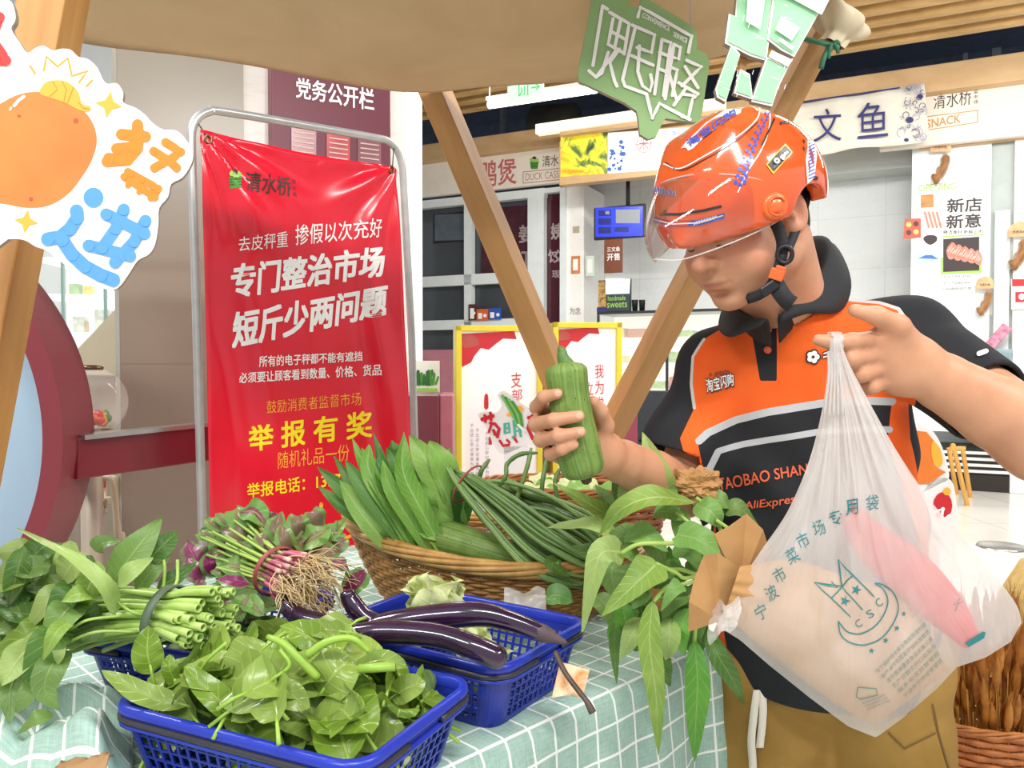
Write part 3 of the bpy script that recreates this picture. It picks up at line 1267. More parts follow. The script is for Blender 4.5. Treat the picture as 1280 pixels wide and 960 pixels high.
tag(k.build('wall_scribble', GREY_INK, smooth=False), 'grey handwritten characters low on the white pier', 'writing')

# ---------------------------------------------------------------- snack shop: glass panel with poster, hanging plaques
pl_, h_ = front(SH, 0.02)
po = thing('shop_poster', pl_.hit(1187, 470)[0], 'tall white glass panel with salmon poster beside the snack shop', 'poster')
k = MB()
k.pbox(pl_, pl_.loc(1139, 300)[0], pl_.loc(1238, 300)[0], 0.62, pl_.loc(1187, 172)[1], -0.03, 0.0)
k.build('panel', M('frosted_white', 'e6ecec', 0.25, var=0.04, vscale=1.5), po, smooth=False)
pr = MB()
mark(pr, h_, [(1143, 365), (1178, 363), (1178, 226), (1146, 228)], 0.004, 0)
mark(pr, h_, [(1176, 362), (1229, 358), (1229, 226), (1178, 229)], 0.004, 0)
pr.build('poster_sheet', M('poster_white', 'f4f6f3', 0.4), po, smooth=False)
pr = MB()
write(pr, h_, 'OPENING', wbox(1148, 231, 1195, 240, 3), 0.005, 0.008, 0)
write(pr, h_, '新店', wbox(1184, 249, 1227, 266, 2), 0.03, 0.008, 1)
write(pr, h_, '新意', wbox(1183, 269, 1226, 286, 2), 0.03, 0.008, 1)
write(pr, h_, '精选食材·新鲜上市', wbox(1179, 288, 1228, 293, 1), 0, 0.008, 1)
stroke(pr, h_, [(1178, 296), (1229, 293.5)], 1.6, 0.008, 0, False)
mark(pr, h_, [(1227, 341), (1227, 320), (1176, 322), (1176, 343)], 0.006, 0)
mark(pr, h_, [(1179, 340), (1224, 338), (1224, 296), (1179, 299)], 0.008, 1)
for i in range(5):
    x = 1183 + i * 8
    mark(pr, h_, smooth_loop([(x, 313 + i * 2), (x + 7, 303 + i * 2.4), (x + 13, 309 + i * 3.2), (x + 10, 322 + i * 2.4), (x + 3, 324 + i)], 3), 0.010 + i * 0.001, 2)
    for j in range(3):
        stroke(pr, h_, [(x + 2 + j * 2.6, 315 + i * 2.4 + j), (x + 7 + j * 2, 307 + i * 2.4 + j * 3)], 0.8, 0.0165, 3, False)
write(pr, h_, '13567·88·958', wbox(1176, 344, 1212, 348, .6), 0, 0.008, 4)
write(pr, h_, '13757488044', wbox(1176, 352, 1212, 356, .6), 0, 0.008, 4)
write(pr, h_, '扫码微信送外卖', wbox(1178, 359, 1214, 363, .6), 0, 0.008, 4)
stroke(pr, h_, [(1196, 241), (1225, 239)], 0.6, 0.008, 4, False)
stroke(pr, h_, [(1167, 242), (1178, 239)], 0.6, 0.008, 4, False)
mark(pr, h_, [(1151, 260), (1167, 259), (1167, 243), (1151, 244)], 0.008, 5)
mark(pr, h_, [(1153, 288), (1178, 287), (1178, 262), (1153, 263)], 0.008, 3)
for j in range(4):
    stroke(pr, h_, [(1156 + j * 5, 266), (1161 + j * 5, 284)], 2.6, 0.010, 2, True)
mark(pr, h_, smooth_loop([(1154, 298), (1160, 294), (1170, 295), (1171, 301), (1164, 306), (1158, 304)], 3), 0.008, 1)
mark(pr, h_, [(1145, 329), (1174, 328), (1174, 316), (1145, 317)], 0.008, 6)
mark(pr, h_, [(1148, 323), (1157, 319), (1165, 319), (1173, 324)], 0.010, 7)
pr.build('print', [LIME_INK, DARK_INK, PINK_INK, M('fish_pale', 'f3d9cf', 0.5), GREY_INK, M('sushi_orange', 'd88c4c', 0.5, var=0.3, vscale=40), M('sea_print', 'b8d4e6', 0.5), BLUE_INK], po, smooth=False)
t = thing('menu_sticker', h_(1140, 297)[0], 'small red food menu sticker on the edge of the poster panel', 'sticker')
q = MB()
mark(q, h_, [(1129, 299), (1151, 297), (1151, 273), (1131, 274)], 0.012, 0)
for a, b, mi in ((1136, 281, 1), (1145, 280, 2), (1136, 291, 2), (1145, 290, 1)):
    disc(q, h_, (a, b), 3.4, 0.014, mi, 8)
q.build('print', [M('sticker_red', 'c95a45', 0.5), M('dish_gold', 'e8c872', 0.5), M('dish_dark', '5a2f2a', 0.5)], t, smooth=False)
sd = MB()
sbox(sd, SH, 1238, 1266, 172, 480, -0.2, -0.02)
tag(sd.build('door_1', M('door_grey_green', 'aab4b1', 0.45, var=0.04), smooth=False), kind='structure')
k = MB()
k.pbox(SH, SH.loc(1243, 300)[0], SH.loc(1262, 300)[0], 0.62, SH.loc(1250, 264)[1], -0.02, 0.03)
t = tag(k.build('menu_board', M('pale_board', 'dfe6e2', 0.4, var=0.06), smooth=False), 'pale upright menu board leaning before the grey door', 'board')


def hanging_piece(x, y, s, lab, flip=1):
    """a card topped bag with a curved wooden piece inside"""
    h = lambda px, py: front(SH, 0.10)[1](px, py)
    t = thing('packaged_chew', h(x, y + 26 * s)[0], lab, 'hanging pack', 'card topped packs hanging by the snack shop')
    k = MB()
    pts = [(x - 13 * s, y - 2 * s), (x - 10 * s, y - 8 * s), (x, y - 13 * s), (x + 10 * s, y - 10 * s), (x + 13 * s, y - 4 * s), (x + 13 * s, y + 5 * s), (x - 13 * s, y + 6 * s)]
    P = [h(*p)[0] for p in pts]
    k.plate(P, SH.N * -0.02)
    k.build('card', M('pack_card', 'e3b284', 0.6, var=0.2, vscale=12), t, smooth=False)
    k = MB()
    write(k, h, '木质手枪', wbox(x - 8 * s, y - 2 * s, x + 8 * s, y + 2 * s, 0), 0, 0.004)
    k.build('lettering', DARK_INK, t, smooth=False)
    k = MB()
    pts = [h(x + flip * a * s, y + b * s)[0] + SH.N * -0.03 for a, b in ((5, 8), (6, 16), (4, 24), (1, 31), (-4, 37), (-10, 40))]
    k.tube(spline(pts, 4), [0.012 * s, 0.03 * s] + [0.045 * s] * 15 + [0.06 * s] * 3 + [0.05 * s], 8)
    k.tube(spline([h(x + flip * a * s, y + b * s)[0] + SH.N * -0.03 for a, b in ((2, 26), (-3, 25), (-4, 31), (1, 34))], 4), 0.014 * s, 6)
    k.build('wooden_piece', M('chew_wood', '9a6a3a', 0.6, var=0.25, vscale=18), t)
    k = MB()
    ring = [h(x + a * s, y + b * s)[0] for a, b in ((-13, 5), (13, 5), (12, 44), (-13, 44))]
    k.plate(ring, SH.N * -0.07)
    k.build('clear_bag', m_glass('cellophane', 'f4f4f0', 0.12, 0.15), t, smooth=False)


hanging_piece(1176, 184, 1.0, 'card topped pack hanging at the top of the poster panel')
hanging_piece(1231, 356, 0.85, 'card topped pack hanging low by the grey door')
hanging_piece(1274, 290, 1.05, 'card topped pack hanging on the white pier at the picture edge')
pl_, h_ = front(SH, 0.06)
t = thing('wall_sticker', h_(1275, 388)[0], 'red and white square sticker on the white pier', 'sticker')
k = MB()
mark(k, h_, [(1264, 387), (1300, 385), (1300, 349), (1264, 349)], 0.004, 0)
mark(k, h_, [(1265, 358), (1300, 357), (1300, 349), (1265, 349)], 0.007, 1)
mark(k, h_, [(1269, 378), (1300, 377), (1300, 364), (1269, 365)], 0.007, 1)
disc(k, h_, (1277, 371), 4, 0.010, 0)
k.build('print', [WHITE_INK, RED_INK], t, smooth=False)
t = thing('toy_box', SH.p(SH.loc(1246, 430)[0], SH.loc(1246, 440)[1], 0.1), 'tilted pink patterned box by the grey door', 'box')
k = MB()
k.bar(h_(1232, 437)[0] + SH.N * .1, h_(1258, 408)[0] + SH.N * .1, 0.1, 0.06, SH.N)
k.build('body', M('pink_print', 'd88aa4', 0.5, var=0.35, vscale=24), t, smooth=False, bevel=0.006)
k = MB()
k.pbox(SH, SH.loc(1236, 430)[0], SH.loc(1262, 430)[0], 0.62, SH.loc(1249, 437)[1], 0.04, 0.3)
tag(k.build('goods_crate', M('crate_blue_grey', '8fa3ad', 0.5, var=0.25, vscale=9), smooth=False, bevel=0.01), 'blue grey crate of goods under the tilted pink box', 'crate')

# easel legs and cut out signs behind the man
ea = thing('easel', atz(1204, 632, 0), 'small yellow wooden easel standing on the pale floor', 'easel')
for a, b in (((1191, 555), (1209, 632)), ((1203, 560), (1213, 622)), ((1186, 560), (1196, 618))):
    k = MB()
    pf = atz(b[0], b[1], 0.0)
    d = (pf - CAM).dot(_F)
    k.bar(pf, at(a[0], a[1], d - 0.1), 0.035, 0.03, (1, 0, 0))
    k.build('leg', m_wood('easel_wood', 'c98f3e', 'e2ad58'), ea, smooth=False)
k = MB()
k.bar(at(1188, 560, 7.2), at(1206, 560, 7.2), 0.035, 0.03)
k.build('rail', m_wood('easel_wood', 'c98f3e', 'e2ad58'), ea, smooth=False)
ps = Plane(at(1170, 600, 3.2), (1, -0.1, 0), (0, 0, 1))
hs = lambda px, py: ps.hit(px, py)
t = thing('cutout_sign', ps.hit(1170, 690)[0], 'orange and red cut out standing sign behind the rider', 'sign')
k = MB()
k.plate([hs(*p)[0] for p in smooth_loop([(1120, 530), (1160, 535), (1176, 555), (1184, 580), (1186, 598), (1174, 605), (1160, 612), (1130, 615)], 3)], ps.N * -0.03)
k.plate([hs(*p)[0] for p in smooth_loop([(1160, 605), (1180, 597), (1192, 606), (1196, 640), (1193, 665), (1170, 670), (1150, 640)], 3)], ps.N * -0.03)
k.build('board', WHITE, t, smooth=False)
k = MB()
mark(k, hs, [(1120, 535), (1158, 540), (1171, 556), (1166, 582), (1182, 590), (1160, 605), (1120, 606)], 0.003, 0)
mark(k, hs, smooth_loop([(1165, 552), (1174, 560), (1178, 578), (1170, 584), (1164, 570)], 3), 0.005, 1)
disc(k, hs, (1178, 632), 12, 0.003, 2, 14, 17)
stroke(k, hs, [(1168, 640), (1178, 636), (1176, 650), (1186, 645)], 5, 0.005, 3)
disc(k, hs, (1183, 614), 5, 0.005, 1, 10)
k.build('print', [ORANGE_INK, AMBER_INK, RED_INK, WHITE_INK], t, smooth=False)
k = MB()
k.pbox(ps, ps.loc(1140, 600)[0], ps.loc(1180, 600)[0], 0 - ps.O.z, ps.loc(1160, 612)[1], -0.06, -0.03)
k.build('stand', WHITE, t, smooth=False)
k = MB()
c = atz(1253, 684, 0.0)
k.lathe([(0, 0.004), (0.14, 0.004), (0.15, 0.012), (0.165, 0.012), (0.17, 0.0)], c, 32)
tag(k.build('floor_plate', STEEL), 'round steel cover set in the pale floor by the straw bale', 'floor plate')

# ---------------------------------------------------------------- two yellow light boxes with posters
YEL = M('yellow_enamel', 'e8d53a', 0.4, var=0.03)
YEL_D = M('yellow_enamel_shaded', 'd6c233', 0.4, var=0.03)  # darker copy of the enamel: shade of the sides put into the colour


def poster_box(rect, d, label, seed):
    x0, x1, yt = rect
    pl = Plane(at((x0 + x1) / 2, 500, d), (1, 0.10, 0), (0, 0, 1))
    h = lambda px, py: pl.hit(px, py)
    xa, xb = pl.loc(x0, 500)[0], pl.loc(x1, 500)[0]
    zt = pl.loc((x0 + x1) / 2, yt)[1]
    zb = 0.0 - pl.O.z
    t = thing('poster_cabinet', pl.p((xa + xb) / 2, zb, 0), label, 'poster cabinet', 'yellow poster cabinets behind the stall')
    k = MB()
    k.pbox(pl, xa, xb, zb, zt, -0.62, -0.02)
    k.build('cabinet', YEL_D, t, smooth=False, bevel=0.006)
    k = MB()
    fw = 0.035
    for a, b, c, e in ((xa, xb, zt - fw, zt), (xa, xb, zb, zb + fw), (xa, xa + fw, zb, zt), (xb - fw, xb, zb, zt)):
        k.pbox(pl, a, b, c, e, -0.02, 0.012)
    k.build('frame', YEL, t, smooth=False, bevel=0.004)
    k = MB()
    k.pbox(pl, xa + fw, xb - fw, zb + fw, zt - fw, -0.02, -0.012)
    k.build('poster', M('poster_glow_white', 'f6f4f1', 0.4, emit=0.12), t, smooth=False)
    return t, (lambda px, py: (pl.hit(px, py)[0] + pl.N * -0.012, pl.N))


def ribbon(k, h, x, y, s, m0, m1):
    mark(k, h, [(x, y), (x + 66 * s, y - 3), (x + 69 * s, y + 7 * s), (x + 52 * s, y + 6 * s), (x + 44 * s, y + 12 * s), (x + 34 * s, y + 20 * s), (x + 24 * s, y + 18 * s), (x + 16 * s, y + 28 * s), (x + 12 * s, y + 36 * s), (x, y + 42 * s)], 0.003, m0)
    mark(k, h, smooth_loop([(x, y + 2), (x + 16 * s, y + 2), (x + 22 * s, y + 14 * s), (x + 6 * s, y + 18 * s), (x, y + 13 * s)], 3), 0.005, m1)


t, h = poster_box((570, 678, 407), 4.9, 'yellow framed poster cabinet with the leek print, beside the maroon planter', 1)
k = MB()
ribbon(k, h, 577, 417, 1.0, 0, 1)
write(k, h, '支', wbox(639, 466, 652, 485, 1), 0, 0.004, 0)
write(k, h, '部', wbox(640, 487, 653, 502, 1), 0, 0.004, 0)
for i, c in enumerate('党建引领'):
    write(k, h, c, wbox(630, 568 + i * 13, 642, 579 + i * 13), 0, 0.004, 0)
for i, c in enumerate('服务为民'):
    write(k, h, c, wbox(646, 570 + i * 13, 656, 581 + i * 13), 0, 0.004, 0)
mark(k, h, smooth_loop([(606, 494), (610, 494), (610.5, 510), (605.5, 510)], 4), 0.003, 0)
for cx, y0 in ((590, 530), (597, 536), (609, 540)):
    for i, c in enumerate('不忘初心牢记使命为民服务'):
        write(k, h, c, wbox(cx - 2.2, y0 + i * 6, cx + 2.2, y0 + 4.5 + i * 6), 0, 0.004, 2)
mark(k, h, [(611, 546), (615, 546), (615, 556), (611, 556)], 0.003, 0)
k.build('print', [RED_INK, M('ribbon_shade_red', 'b8504a', 0.5, var=0.1), GREY_INK], t, smooth=False)
t, h = poster_box((691, 777, 403), 5.0, 'yellow framed poster cabinet partly behind the raised gourd', 2)
k = MB()
ribbon(k, h, 696, 412, 0.78, 0, 1)
for i, c in enumerate('我为党旗添光彩'):
    write(k, h, c, wbox(744, 456 + i * 20, 755, 473 + i * 20, .6), 0, 0.004, 0)
for i, c in enumerate('立足岗位'):
    write(k, h, c, wbox(732, 478 + i * 20, 742, 494 + i * 20, .6), 0, 0.004, 0)
k.build('print', [RED_INK, M('ribbon_shade_red', 'b8504a', 0.5, var=0.1)], t, smooth=False)

# cut-out leek sign standing before the poster cabinet
pk = Plane(at(640, 530, 3.6), (1, -0.1, 0), (0, 0, 1))
h = lambda px, py: pk.hit(px, py)
t = thing('cutout_sign', pk.hit(640, 640)[0], 'white cut out sign with leek and bubbly characters before the poster cabinet', 'sign')
k = MB()
k.plate([h(*p)[0] for p in smooth_loop([(597, 518), (607, 515), (620, 516), (627, 506), (622, 494), (630, 489), (645, 500), (656, 508), (668, 515), (682, 520), (690, 545), (686, 560), (660, 556), (645, 562), (628, 568), (617, 556), (610, 540), (604, 530)], 3)], pk.N * -0.02, mside=1)
k.pbox(pk, pk.loc(630, 560)[0], pk.loc(660, 560)[0], -pk.O.z, pk.loc(645, 558)[1], -0.02, 0.0)
k.build('board', [WHITE, M('board_edge_grey', '9c948a', 0.6)], t, smooth=False)
k = MB()
st = [([(603, 524), (616, 520)], 5), ([(606, 519), (607, 527)], 3.5), ([(613, 516), (614, 525)], 3.5), ([(613, 529), (619, 530), (624, 536), (622, 546)], 4), ([(614, 532), (611, 540)], 3), ([(617, 538), (619, 543)], 4),
      ([(625, 551), (629, 557), (636, 556)], 3.5), ([(634, 550), (637, 553)], 3), ([(642, 546), (646, 552)], 3.2)]
for p, w_ in st:
    stroke(k, h, p, w_, 0.003, 0)
for p, w_ in (([(631, 530), (631, 541)], 3), ([(631, 530), (636, 529), (637, 540), (631, 541)], 2.6), ([(631, 535), (637, 535)], 2), ([(642, 526), (644, 545), (641, 547)], 3), ([(642, 526), (648, 525), (651, 545)], 3), ([(643, 533), (649, 532)], 2), ([(643, 539), (650, 538)], 2)):
    stroke(k, h, p, w_, 0.003, 1)
for p, w_ in (([(661, 522), (665, 520), (660, 535), (666, 548)], 4.5), ([(672, 519), (668, 530), (680, 538)], 4.5), ([(672, 535), (676, 548), (668, 552)], 4)):
    stroke(k, h, p, w_, 0.003, 0)
for i in range(4):
    x = 628 + i * 4.2
    stroke(k, h, [(x, 495 + i * 2.4), (x + 10, 512 + i * 2.0), (x + 20 - i * 2.6, 532)], 4.2 - 0.3 * i, 0.003 + i * 0.0006, 2 if i % 2 else 3)
stroke(k, h, [(648, 531), (655, 538)], 3, 0.006, 5)
disc(k, h, (650, 511), 4, 0.004, 4)
mark(k, h, star((636, 518), 4, 4), 0.006, 4)
k.build('print', [RED_INK, M('mint_ink', '54b8a4', 0.5), GREEN_INK, M('leek_light', '7fc26a', 0.5), AMBER_INK, WHITE_INK], t, smooth=False)

# maroon planters / low barriers beside the cabinets
PP = Plane(at(540, 540, 4.3), (1, 0.05, 0), (0, 0, 1))
k = MB()
k.pbox(PP, PP.loc(470, 540)[0], PP.loc(549, 540)[0], -PP.O.z, PP.loc(540, 494)[1], -0.5, 0.0)
k.pbox(PP, PP.loc(549, 540)[0], PP.loc(566, 540)[0], -PP.O.z, PP.loc(540, 494)[1], -0.5, -0.02, 1)  # side face in a paler, pinkish maroon than the front
tag(k.build('planter_box', [MAROON_D, M('maroon_pinkish', 'a8606c', 0.4, var=0.05)], smooth=False, bevel=0.008), 'maroon barrier box beside the yellow poster cabinet with the leek', 'barrier box')
k = MB()
k.pbox(PP, PP.loc(780, 540)[0], PP.loc(797, 540)[0], -PP.O.z, PP.loc(788, 508)[1], -0.4, 0.0)
tag(k.build('planter_box', M('maroon_pinkish', '9a4456', 0.4, var=0.05), smooth=False, bevel=0.008), 'narrow maroon barrier box under the slanting wooden beam', 'barrier box')
pv = Plane(at(533, 475, 5.6), (1, 0, 0), (0, 0, 1))
h = lambda px, py: pv.hit(px, py)
t = thing('vegetable_poster', pv.hit(533, 500)[0], 'white board printed with green vegetables behind the maroon barrier', 'poster')
k = MB()
k.pbox(pv, pv.loc(495, 475)[0], pv.loc(549, 475)[0], -pv.O.z, pv.loc(533, 451)[1], -0.03, 0.0)
k.build('board', WHITE, t, smooth=False)
k = MB()
for i in range(16):
    x = 519 + rw.uniform(0, 28)
    stroke(k, h, [(x, 480), (x + rw.uniform(-5, 5), 463 + rw.uniform(0, 10))], rw.uniform(2.5, 5), 0.003 + i * 0.0002, i % 2)
for i in range(5):
    disc(k, h, (522 + i * 5, 489), 6, 0.008 + i * .0004, 2, 12, 3, -0.6)
k.build('print', [GREEN_INK, M('deep_green_ink', '2f6a35', 0.5), LIME_INK], t, smooth=False)

# ---------------------------------------------------------------- stone pier with the notice board
WL = Plane(at(150, 455, 3.0), (1.43, 1, 0), (0, 0, 1))
stone = m_tiles('taupe_stone', '8f8676', '9b9181', 1.1, 0.78, 0.24, None, 0.84, 0.003)
k = MB()
k.pbox(WL, 0.0, WL.loc(306, 300)[0], -WL.O.z, 4.0, -0.10, 0.0)
o = k.build('wall_left', stone, smooth=False)
uv_metres(o, WL)
tag(o, kind='structure')
cream = m_tiles('cream_marble', 'e6e1d6', 'f3efe8', 2.0, 1.6, 0.25, 'e6dfd2', 0.9)
k = MB()
k.pbox(WL, WL.loc(306, 300)[0], WL.loc(512, 300)[0], -WL.O.z, 4.0, -0.7, -0.03)
o = k.build('wall_side', cream, smooth=False)
uv_metres(o, WL)
tag(o, kind='structure')
pl_, h_ = front(WL, 0.02)
nb = thing('notice_board', pl_.hit(415, 560)[0], 'maroon notice board with white characters on the stone pier', 'notice board')
k = MB()
k.pbox(pl_, pl_.loc(341, 300)[0], pl_.loc(489, 300)[0], pl_.loc(415, 640)[1], 2.2, -0.05, 0.0)
k.build('board', MAROON_D, nb, smooth=False, bevel=0.004)
k = MB()
write(k, h_, '党务公开栏', ((370, 122), (467, 139), (467, 112), (370, 97)), 0.022, 0.003)
k.build('lettering', WHITE_INK, nb, smooth=False)
for i, (x0_, x1_) in enumerate(((364, 395), (408, 437), (447, 476))):
    k = MB()
    yo = (x0_ - 364) * 0.17
    mark(k, h_, [(x0_, 300 + yo), (x1_, 303 + yo), (x1_, 162 + yo), (x0_, 157 + yo)], 0.003)
    sh = k.build('notice_sheet', M('sheet_%d' % i, ('a9797c', 'c4575c', '8f6166')[i], 0.2, var=0.15, vscale=6), nb, smooth=False)
    k = MB()
    for j in range(6):
        stroke(k, h_, [(x0_ + 3, 165 + yo + j * 6), (x1_ - 3, 168 + yo + j * 6)], 1.5, 0.005, 0, False)
    k.build('sheet_print', M('sheet_print', 'd9b9ae', 0.3, var=0.1), sh, smooth=False)

# ---------------------------------------------------------------- far left: glimpses of other stalls
BK = Plane((-3.4, 7.0, 0), (1, 0.1, 0), (0, 0, 1))
k = MB()
k.pbox(BK, -5, 2.6, 0, 5.6, -0.3, 0)
tag(k.build('wall_end', M('pale_wall', 'e3e6e4', 0.5, var=0.05, vscale=0.8), smooth=False), kind='structure')
BC = Plane(at(110, 370, 5.0), (1, 0.1, 0), (0, 0, 1))
t = thing('display_case', BC.p(0, -BC.O.z, -0.2), 'tall lit glass display case of toys beside the stone pier', 'display case')
k = MB()
xa, xb = BC.loc(40, 400)[0], BC.loc(175, 400)[0]
za, zb = BC.loc(100, 420)[1], BC.loc(100, 285)[1]
k.pbox(BC, xa, xb, -BC.O.z, za, -0.5, 0.0)
k.build('cabinet', WHITE, t, smooth=False, bevel=0.01)
k = MB()
k.pbox(BC, xa, xb, za, zb, -0.5, -0.48)
for f in (0, .36, .7, 1):
    z = za + (zb - za) * f
    k.pbox(BC, xa, xb, z, z + 0.02, -0.48, -0.02)
k.build('shelf_boards', M('case_white_glow', 'f2f6f2', 0.4, emit=0.5), t, smooth=False)  # glow of shelves and back stands in for light inside the case
k = MB()
k.pbox(BC, xa, xb, za, zb, -0.015, 0.0)
for px in (77, 130, 154):
    k.pbox(BC, BC.loc(px, 400)[0], BC.loc(px, 400)[0] + 0.015, za, zb, -0.02, 0.004, 1)
k.build('glass', [GLASS, M('case_edge', '7f9c94', 0.3)], t, smooth=False)
cols = ['e8c936', 'd86a50', '7fb8c9', 'd9d4c4', 'c9a36a', '9dbf7a']
for i in range(14):
    f = (0.02, .38, .72)[i % 3]
    z = za + (zb - za) * f + 0.02
    x = BC.loc(rf.uniform(50, 160), 400)[0]
    k = MB()
    s = rf.uniform(0.05, 0.09)
    ci = rf.randrange(6)
    k.pbox(BC, x, x + s, z, z + s * rf.uniform(1, 1.8), -0.3, -0.3 + s)
    tag(k.build('toy_carton', M('toy_' + cols[ci], cols[ci], 0.5, var=0.2, vscale=30), smooth=False, bevel=0.006), 'little toy carton in the glass display case by the stone pier', 'carton', 'toy cartons in the display case')
# slanted beige panel and low wall behind the rail
k = MB()
sp = Plane(at(130, 430, 3.6), (1, 0.15, 0), (0, 0, 1))
k.plate([sp.hit(*p)[0] for p in ((88, 446), (167, 362), (170, 470), (88, 468))], sp.N * -0.05)
tag(k.build('stair_panel', M('beige_panel', 'a89c84', 0.5, var=0.03), smooth=False), 'slanting beige panel beside the stone pier above the globe', 'panel')
k = MB()
k.pbox(sp, sp.loc(60, 500)[0], sp.loc(172, 500)[0], -sp.O.z, sp.loc(130, 464)[1], -0.4, -0.06)
tag(k.build('wall_low', M('taupe_wall', '9c8f7f', 0.3, var=0.04), smooth=False), kind='structure')
# gumball machine
gm = thing('gumball_machine', at(115, 700, 2.4), 'round clear gumball globe with coloured balls behind the maroon rail', 'gumball machine')
gc = at(113, 502, 2.4)
R0 = 0.104
k = MB()
k.ball(gc, R0, 14)
k.build('globe', m_glass('globe_plastic', 'f0e9dc', 0.22, 0.06), gm)
k = MB()
k.lathe([(0, 0), (0.036, 0), (0.038, 0.010), (0.02, 0.016), (0.0, 0.017)], gc + V((0, 0, R0 - 0.010)), 20)
k.build('cap', M('cap_bronze', '6a5040', 0.3, 0.6), gm)
bc_ = [M('ball_' + c, c, 0.25) for c in ('d8332c', 'e8b52c', '3f8f4a', 'e0703a', '5a2f78')]
k = MB()
for i in range(60):
    a, r = rf.uniform(0, 6.28), rf.uniform(0, 0.066)
    k.ball(gc + V((r * math.cos(a), r * math.sin(a), -0.068 + rf.uniform(0, 0.03))), 0.013, 5, None, rf.randrange(5))
g = k.build('gumballs', bc_, gm)
g['kind'] = 'stuff'
k = MB()
k.lathe([(0, -0.14), (0.085, -0.14), (0.09, -0.10), (0.06, -0.085)], gc, 24)
k.lathe([(0.0, -gc.z), (0.14, -gc.z), (0.14, -gc.z + .05), (0.05, -gc.z + .08), (0.03, -gc.z + .1), (0.03, -0.14), (0, -.14)], gc, 24)
k.build('pedestal', M('pedestal_beige', 'b5a690', 0.4, var=0.05), gm)
# bent plywood stool and its bar behind the rail
stl = thing('stool', at(150, 760, 2.7), 'pale bent tube stool behind the maroon rail', 'stool')
for dx in (0, 17):
    k = MB()
    pts = [at(117 + dx * .2 - 3, 760, 2.7 + dx * .02), at(118 + dx * .2 + 8, 640, 2.7), at(126 + dx * .3, 603, 2.7 + dx * .02), at(134 + dx * .4, 597, 2.7 + dx * .02), at(141 + dx * .4, 606, 2.7 + dx * .02), at(146 + dx * .4, 660, 2.7 + dx * .02), at(148 + dx * .4, 780, 2.7)]
    k.tube(spline(pts[1:], 5), 0.011, 8)
    k.build('leg', M('stool_beige', 'b8a88e', 0.4, var=0.05), stl)
k = MB()
k.bar(at(86, 637, 2.6), at(141, 624, 2.75), 0.05, 0.02)
k.build('seat', M('stool_beige', 'b8a88e', 0.4, var=0.05), stl, smooth=False, bevel=0.004)

# round maroon ring with pale blue panel and its rail
RC = Plane(at(-244, 545, 1.95), (1, 0.12, 0), (0, 0, 1))
rg = thing('moon_gate_frame', RC.p(0, -RC.O.z, 0), 'large round maroon frame round a pale blue panel', 'round frame')
Rr = abs(RC.loc(100, 545)[0])
Ri = abs(RC.loc(60, 545)[0])
Rf = abs(RC.loc(76, 545)[0])
N_ = 72
k = MB()
N_ = 120
ring_ = lambda r, n: [RC.p(r * math.cos(2 * PI * j / N_), r * math.sin(2 * PI * j / N_), n) for j in range(N_)]
k.sheet([ring_(Rf, 0.10), ring_(Rr, 0.10), ring_(Rr, -0.09), ring_(Ri + .03, -0.09), ring_(Ri, -0.02)], 0, True)
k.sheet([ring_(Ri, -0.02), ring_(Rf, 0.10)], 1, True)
k.build('ring', [M('ring_maroon', '84303a', 0.35, var=0.04, vscale=2), M('ring_maroon_shaded', '55161f', 0.35, var=0.04, vscale=2)], rg, smooth=False)  # inner bevel uses a darker copy of the maroon, its shade in the colour
k = MB()
P = []
for r in (0.01, Ri * 0.5, Ri + 0.02):
    P.append([RC.p(r * math.cos(2 * PI * j / N_), r * math.sin(2 * PI * j / N_), -0.03) for j in range(N_)])
k.sheet(P, 0, True)
k.build('blue_panel', M('pale_blue_panel', 'a9c3d8', 0.45, var=0.03, vscale=2), rg)
k = MB()
k.pbox(RC, -0.25, 0.25, -RC.O.z, -Rr + 0.05, -0.09, 0.1)
k.build('foot', MAROON, rg, smooth=False, bevel=0.006)
rl = thing('maroon_rail', at(180, 700, 2.1), 'maroon rail with a silver strip between the round frame and the red banner', 'rail')
k = MB()
k.bar(at(88, 573, 2.02), at(330, 545, 2.66), 0.05, 0.105, (0, 0, 1))
k.build('beam', MAROON, rl, smooth=False, bevel=0.004)
k = MB()
k.bar(at(97, 546.5, 2.02), at(330, 523, 2.66), 0.052, 0.012, (0, 0, 1))
k.build('strip', STEEL, rl, smooth=False)
k = MB()
p = at(322, 560, 2.66)
k.bar(V((p.x, p.y, 0)), V((p.x, p.y, p.z)), 0.06, 0.06, (1, 0, 0))
k.build('post', MAROON, rl, smooth=False)
k = MB()
k.box(at(104, 608, 2.9), (0.11, 0.12, 0.10))
tag(k.build('red_box', M('red_card', 'b8242c', 0.4, var=0.05), smooth=False, bevel=0.005), 'bright red box under the maroon rail beside the stool', 'box')
k = MB()
k.pbox(sp, sp.loc(60, 500)[0], sp.loc(120, 500)[0], -sp.O.z, sp.loc(100, 640)[1], 0.3, 0.5)
tag(k.build('toy_cabinet', M('pale_cabinet', 'c9bfae', 0.3, var=0.2, vscale=6), smooth=False, bevel=0.01), 'pale low cabinet under the maroon rail', 'cabinet')

# ---------------------------------------------------------------- red banner on its steel stand
BN = Plane(at(250, 455, 2.25), (1.16, 1, 0), (0, 0, 1))
bq = [(265, 775), (521, 735), (495, 208), (250, 162)]       # BL BR TR TL
bp = [BN.hit(*q)[0] for q in bq]
_bx = [(p - BN.O).dot(BN.X) for p in bp]
_by = [(p - BN.O).dot(BN.Y) for p in bp]


